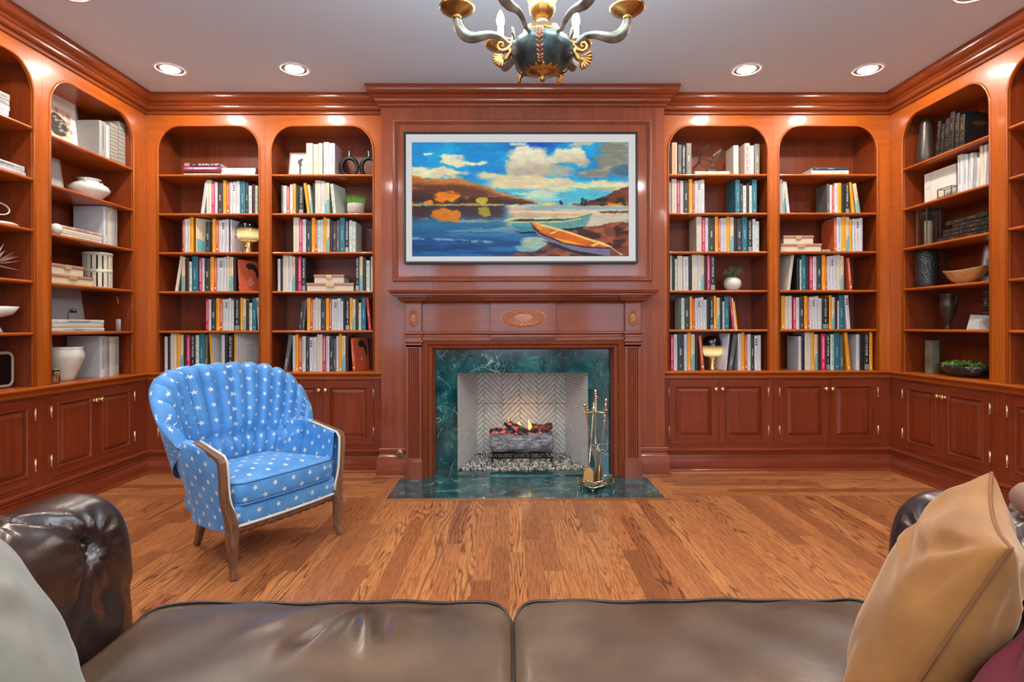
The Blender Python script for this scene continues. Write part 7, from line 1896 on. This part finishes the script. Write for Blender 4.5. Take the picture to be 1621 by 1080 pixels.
# stone block and moss bowl on the counter
o = MB(); o.box(-.034, .034, -.03, .03, 0, .245); o = o.build('stone_block', plain('weathered_stone', srgb(104, 96, 78), .8, bumps=.6, var=.3, scale=14), bevel=.003); o.matrix_world = at('R1', 1475.5, 6, .10); tag(o, 'tall weathered stone block on the right wall counter', 'bookend')
t = ething('moss_bowl', at('R1', 1526, 6, .13), 'black marble bowl heaped with green moss on the right wall counter', 'bowl'); L_ = .205
bm_, nt, b = newmat('black_marble'); nz = node(nt, 'ShaderNodeTexNoise', Scale=14.0, Detail=6.0, Distortion=1.5); nt.links.new(mapping(nt, (1, 1, 1)), nz.inputs['Vector']); r_ = ramp(nt, nz.outputs[0], [(.49, srgb(26, 28, 32)), (.505, srgb(130, 134, 138)), (.52, srgb(30, 32, 36))]); nt.links.new(r_.outputs[0], b.inputs['Base Color']); b.inputs['Roughness'].default_value = .4
m_ = MB(); prof = [(0, 0), (.40, 0), (.68, .018), (.90, .050), (1, .078), (.95, .078), (.84, .052), (0, .03)]
m_.lathe([(r * L_, z) for r, z in prof], 44); m_.v = [(x, y * .55, z) for x, y, z in m_.v]; m_.build('bowl', bm_, t, smooth=True)
m_ = MB(); rl = random.Random(2)
for k in range(170):
    a = rl.random() * 2 * PI; rr = math.sqrt(rl.random()) * L_ * .84; c = Vector((rr * math.cos(a), rr * .5 * math.sin(a), .062 + .034 * (1 - (rr / L_) ** 2) + rl.uniform(0, .010))); r = rl.uniform(.008, .017)
    m_.add([c + Vector(p) * r * rl.uniform(.85, 1.15) for p in IV], IF, rl.randrange(2))
mo = m_.build('moss', [plain('moss_green', srgb(96, 120, 30), .9, bumps=1, var=.3, scale=160), plain('moss_dark', srgb(62, 88, 22), .9, bumps=1, var=.3, scale=160)], t, smooth=True); mo['kind'] = 'stuff'
# ================================================================== CHANDELIER
HC = Vector((.122, 2.0, 0))
hd_ = thing('chandelier', 'empire-style green and gilt six-arm chandelier hanging above the fireplace view', 'chandelier', HC)
def patina(name, a, b_, c, metal=.55, rough=.38):
    m, nt, b = newmat(name); n1 = node(nt, 'ShaderNodeTexNoise', Scale=14.0, Detail=4.0, Distortion=.8); nt.links.new(mapping(nt, (1, 1, 1)), n1.inputs['Vector'])
    r = ramp(nt, n1.outputs[0], [(.35, a), (.5, b_), (.66, c)]); nt.links.new(r.outputs[0], b.inputs['Base Color']); b.inputs['Metallic'].default_value = metal; b.inputs['Roughness'].default_value = rough
    bump(nt, b, n1.outputs[0], .2, .002); return m
PAT = patina('verdigris_bronze', srgb(44, 58, 60), srgb(66, 84, 86), srgb(100, 114, 108))
ARMM = patina('silvered_bronze', srgb(84, 88, 84), srgb(126, 128, 120), srgb(164, 162, 146))
GLT = patina('antique_gilt', srgb(132, 94, 50), srgb(182, 138, 76), srgb(222, 186, 116), .85, .3)
def lz(name, prof, mat, n=48, rf=None, parent=hd_):
    m_ = MB(); m_.lathe(prof, n, 0, None, rf); return m_.build(name, mat, parent, smooth=True)
lz('bowl', [(0, 2.036), (.040, 2.038), (.074, 2.050), (.098, 2.076), (.109, 2.105), (.109, 2.124), (.100, 2.144), (.082, 2.158), (.062, 2.166)], PAT)
lz('rim_band', [(.066, 2.162), (.072, 2.164), (.074, 2.170), (.068, 2.176), (.066, 2.190), (.058, 2.194), (.02, 2.196)], GLT, 8)
lz('bottom_cup', [(0, 2.022), (.006, 2.024), (.010, 2.030), (.018, 2.034), (.050, 2.040), (.068, 2.049), (.064, 2.053)], GLT, 48, lambda a, z: 1 + .05 * math.cos(16 * a))
lz('finial', [(0, 2.006), (.007, 2.010), (.011, 2.018), (.008, 2.028), (.012, 2.034)], GLT, 20)
lz('neck', [(.030, 2.194), (.020, 2.202), (.015, 2.214), (.019, 2.220), (.019, 2.224), (.014, 2.228)], plain('pale_stem', srgb(206, 200, 176), .35, .4), 28)
lz('urn', [(.014, 2.226), (.028, 2.232), (.041, 2.248), (.046, 2.268), (.044, 2.283), (.048, 2.290), (.050, 2.298), (.030, 2.303), (.014, 2.328)], GLT, 60, lambda a, z: 1 + .03 * math.cos(20 * a))
lz('stem', [(.010, 2.31), (.010, 2.90)], PAT, 16)
lz('canopy', [(.010, 2.88), (.03, 2.90), (.055, 2.935), (.065, CEIL - .0005)], GLT, 36)
BULB = plain('candle_bulb', srgb(255, 250, 240), .3, emit=((1, .97, .92, 1), 7.0)); SLV = plain('candle_sleeve', srgb(228, 226, 218), .5)
AP_ = [(.100, 2.156), (.118, 2.153), (.135, 2.168), (.155, 2.180), (.185, 2.184), (.215, 2.179), (.245, 2.174), (.268, 2.180), (.286, 2.198), (.297, 2.220), (.300, 2.240)]
AR_ = [.007, .007, .0085, .010, .0125, .0155, .0180, .0185, .0165, .0140, .0120]
for k in range(6):
    a = PI / 3 * k; ca, sa = math.cos(a), math.sin(a)
    def fl(rr_):      # a fluted arm: tube with 3 ribs
        pass
    m_ = MB(); P = [Vector((r * ca, r * sa, z - .010)) for r, z in AP_]
    fine, fr_ = [], []
    for i in range(len(P) - 1):
        for q in range(4):
            t = q / 4; p0, p1, p2, p3 = P[max(i - 1, 0)], P[i], P[i + 1], P[min(i + 2, len(P) - 1)]
            fine.append(.5 * ((2 * p1) + (p2 - p0) * t + (2 * p0 - 5 * p1 + 4 * p2 - p3) * t * t + (3 * p1 - p0 - 3 * p2 + p3) * t ** 3)); fr_.append(AR_[i] * (1 - t) + AR_[i + 1] * t)
    fine.append(P[-1]); fr_.append(AR_[-1])
    m_.tube(fine, fr_, 16)
    nv_ = len(fine)
    for i in range(nv_):
        c = fine[i]
        for j in range(16):
            v = Vector(m_.v[i * 16 + j]); f = 1 + .14 * math.cos(j / 16 * 2 * PI * 4); v = c + (v - c) * f; m_.v[i * 16 + j] = tuple(v)
    arm_ = m_.build('arm', ARMM, hd_, smooth=True)
    m_ = MB(); m_.lathe([(.008, 2.236), (.014, 2.240), (.016, 2.246), (.013, 2.250), (.020, 2.253), (.044, 2.262), (.058, 2.272), (.063, 2.280), (.060, 2.281), (.050, 2.275), (.018, 2.262), (.018, 2.274)], 36, 0, Matrix.Translation((.300 * ca, .300 * sa, -.010))); m_.build('drip_pan', GLT, arm_, smooth=True)
    m_ = MB(); m_.lathe([(.0125, 2.262), (.0125, 2.345), (.009, 2.347)], 18, 0, Matrix.Translation((.300 * ca, .300 * sa, -.010))); m_.build('candle_sleeve', SLV, arm_, smooth=True)
    m_ = MB(); m_.lathe([(.007, 2.347), (.014, 2.358), (.0165, 2.374), (.013, 2.392), (.006, 2.408), (0, 2.418)], 18, 0, Matrix.Translation((.300 * ca, .300 * sa, -.010))); m_.build('bulb', BULB, arm_, smooth=True)
    l = bpy.data.lights.new('candle_light', 'POINT'); l.energy = CH_W; l.color = CH_C; l.shadow_soft_size = .11
    lo = bpy.data.objects.new('candle_light', l); COL.objects.link(lo); lo.location = HC + Vector((.300 * ca, .300 * sa, 2.45))
    # palmette on the rim
    m_ = MB(); a2 = a + (0 if k in (0, 3) else 0); M = Matrix.Rotation(a2, 4, 'Z') @ Matrix.Translation((.090, 0, 2.150))
    for q in range(7):
        th = (q - 3) * .36; L_ = .052 - .004 * abs(q - 3); pts = [M @ Vector((.006 + .010 * t, L_ * t * math.sin(th), L_ * t * math.cos(th))) for t in (0, .3, .6, .85, 1)]
        m_.tube(pts, [.002, .0035, .0045, .0045, .002], 7)
    if k < 4: m_.build('palmette', ARMM if k in (0, 3) else GLT, hd_, smooth=True)
    if k < 4:
        # C-scroll with a shell under each arm
        M = Matrix.Rotation(a, 4, 'Z'); pts = [(.106, 2.150), (.112, 2.135), (.122, 2.122), (.140, 2.116), (.154, 2.122), (.158, 2.136), (.150, 2.148), (.139, 2.146), (.135, 2.138), (.140, 2.132), (.145, 2.136)]
        m_ = MB(); m_.tube([M @ Vector((x, 0, z)) for x, z in pts], [.007, .007, .0075, .007, .006, .005, .0045, .004, .004, .0035, .003], 9)
        m_.tube([M @ Vector((x, 0, z)) for x, z in [(.116, 2.132), (.112, 2.112), (.124, 2.092), (.142, 2.080)]], [.006, .008, .009, .007], 9)
        so = m_.build('scroll', GLT, hd_, smooth=True); m_ = MB()
        for q in range(7):
            th = -.5 - (q - 3) * .30; pts = [M @ Vector((.136 + .040 * t * math.cos(th), (q - 3) * .0035 * t, 2.094 + .040 * t * math.sin(th))) for t in (0, .35, .7, .9, 1)]
            m_.tube(pts, [.003, .005, .0065, .006, .003], 8)
        m_.build('shell', GLT, so, smooth=True)
# gilt feather leaves laid over the bowl
for a in (R(-98), R(22), R(142)):
    m_ = MB()
    bp = [(.076, 2.162), (.096, 2.148), (.108, 2.130), (.110, 2.108), (.101, 2.080), (.084, 2.058), (.066, 2.048)]
    P = [Vector((r * 1.02 * math.cos(a), r * 1.02 * math.sin(a), z)) for r, z in bp]; T_ = Vector((-math.sin(a), math.cos(a), 0))
    m_.tube([p + Vector((math.cos(a), math.sin(a), 0)) * .004 for p in P], .0016, 6)
    n_ = Vector((math.cos(a), math.sin(a), 0))
    for i in range(13):
        t = i / 12 * (len(P) - 1.001); k = int(t); c = P[k].lerp(P[k + 1], t - k) + n_ * .003; up = (P[k] - P[k + 1]).normalized(); L_ = .0145 * (.65 + .5 * math.sin(PI * (.15 + .75 * i / 12)))
        for s_ in (-1, 1):
            d_ = (T_ * s_ * .8 + up * .6).normalized(); w_ = d_.cross(n_).normalized() * .0030
            m_.add([c - w_, c + w_, c + d_ * L_ * .7 + w_ * .9 + n_ * .003, c + d_ * L_ + n_ * .0005, c + d_ * L_ * .7 - w_ * .9 + n_ * .003, c + d_ * L_ * .5 + n_ * .0055], [(0, 5, 4), (4, 5, 3), (3, 5, 2), (2, 5, 1), (1, 5, 0)])
    m_.build('leaf_mount', patina('copper_gilt', srgb(126, 76, 50), srgb(168, 108, 74), srgb(204, 150, 108), .7), hd_, smooth=True)
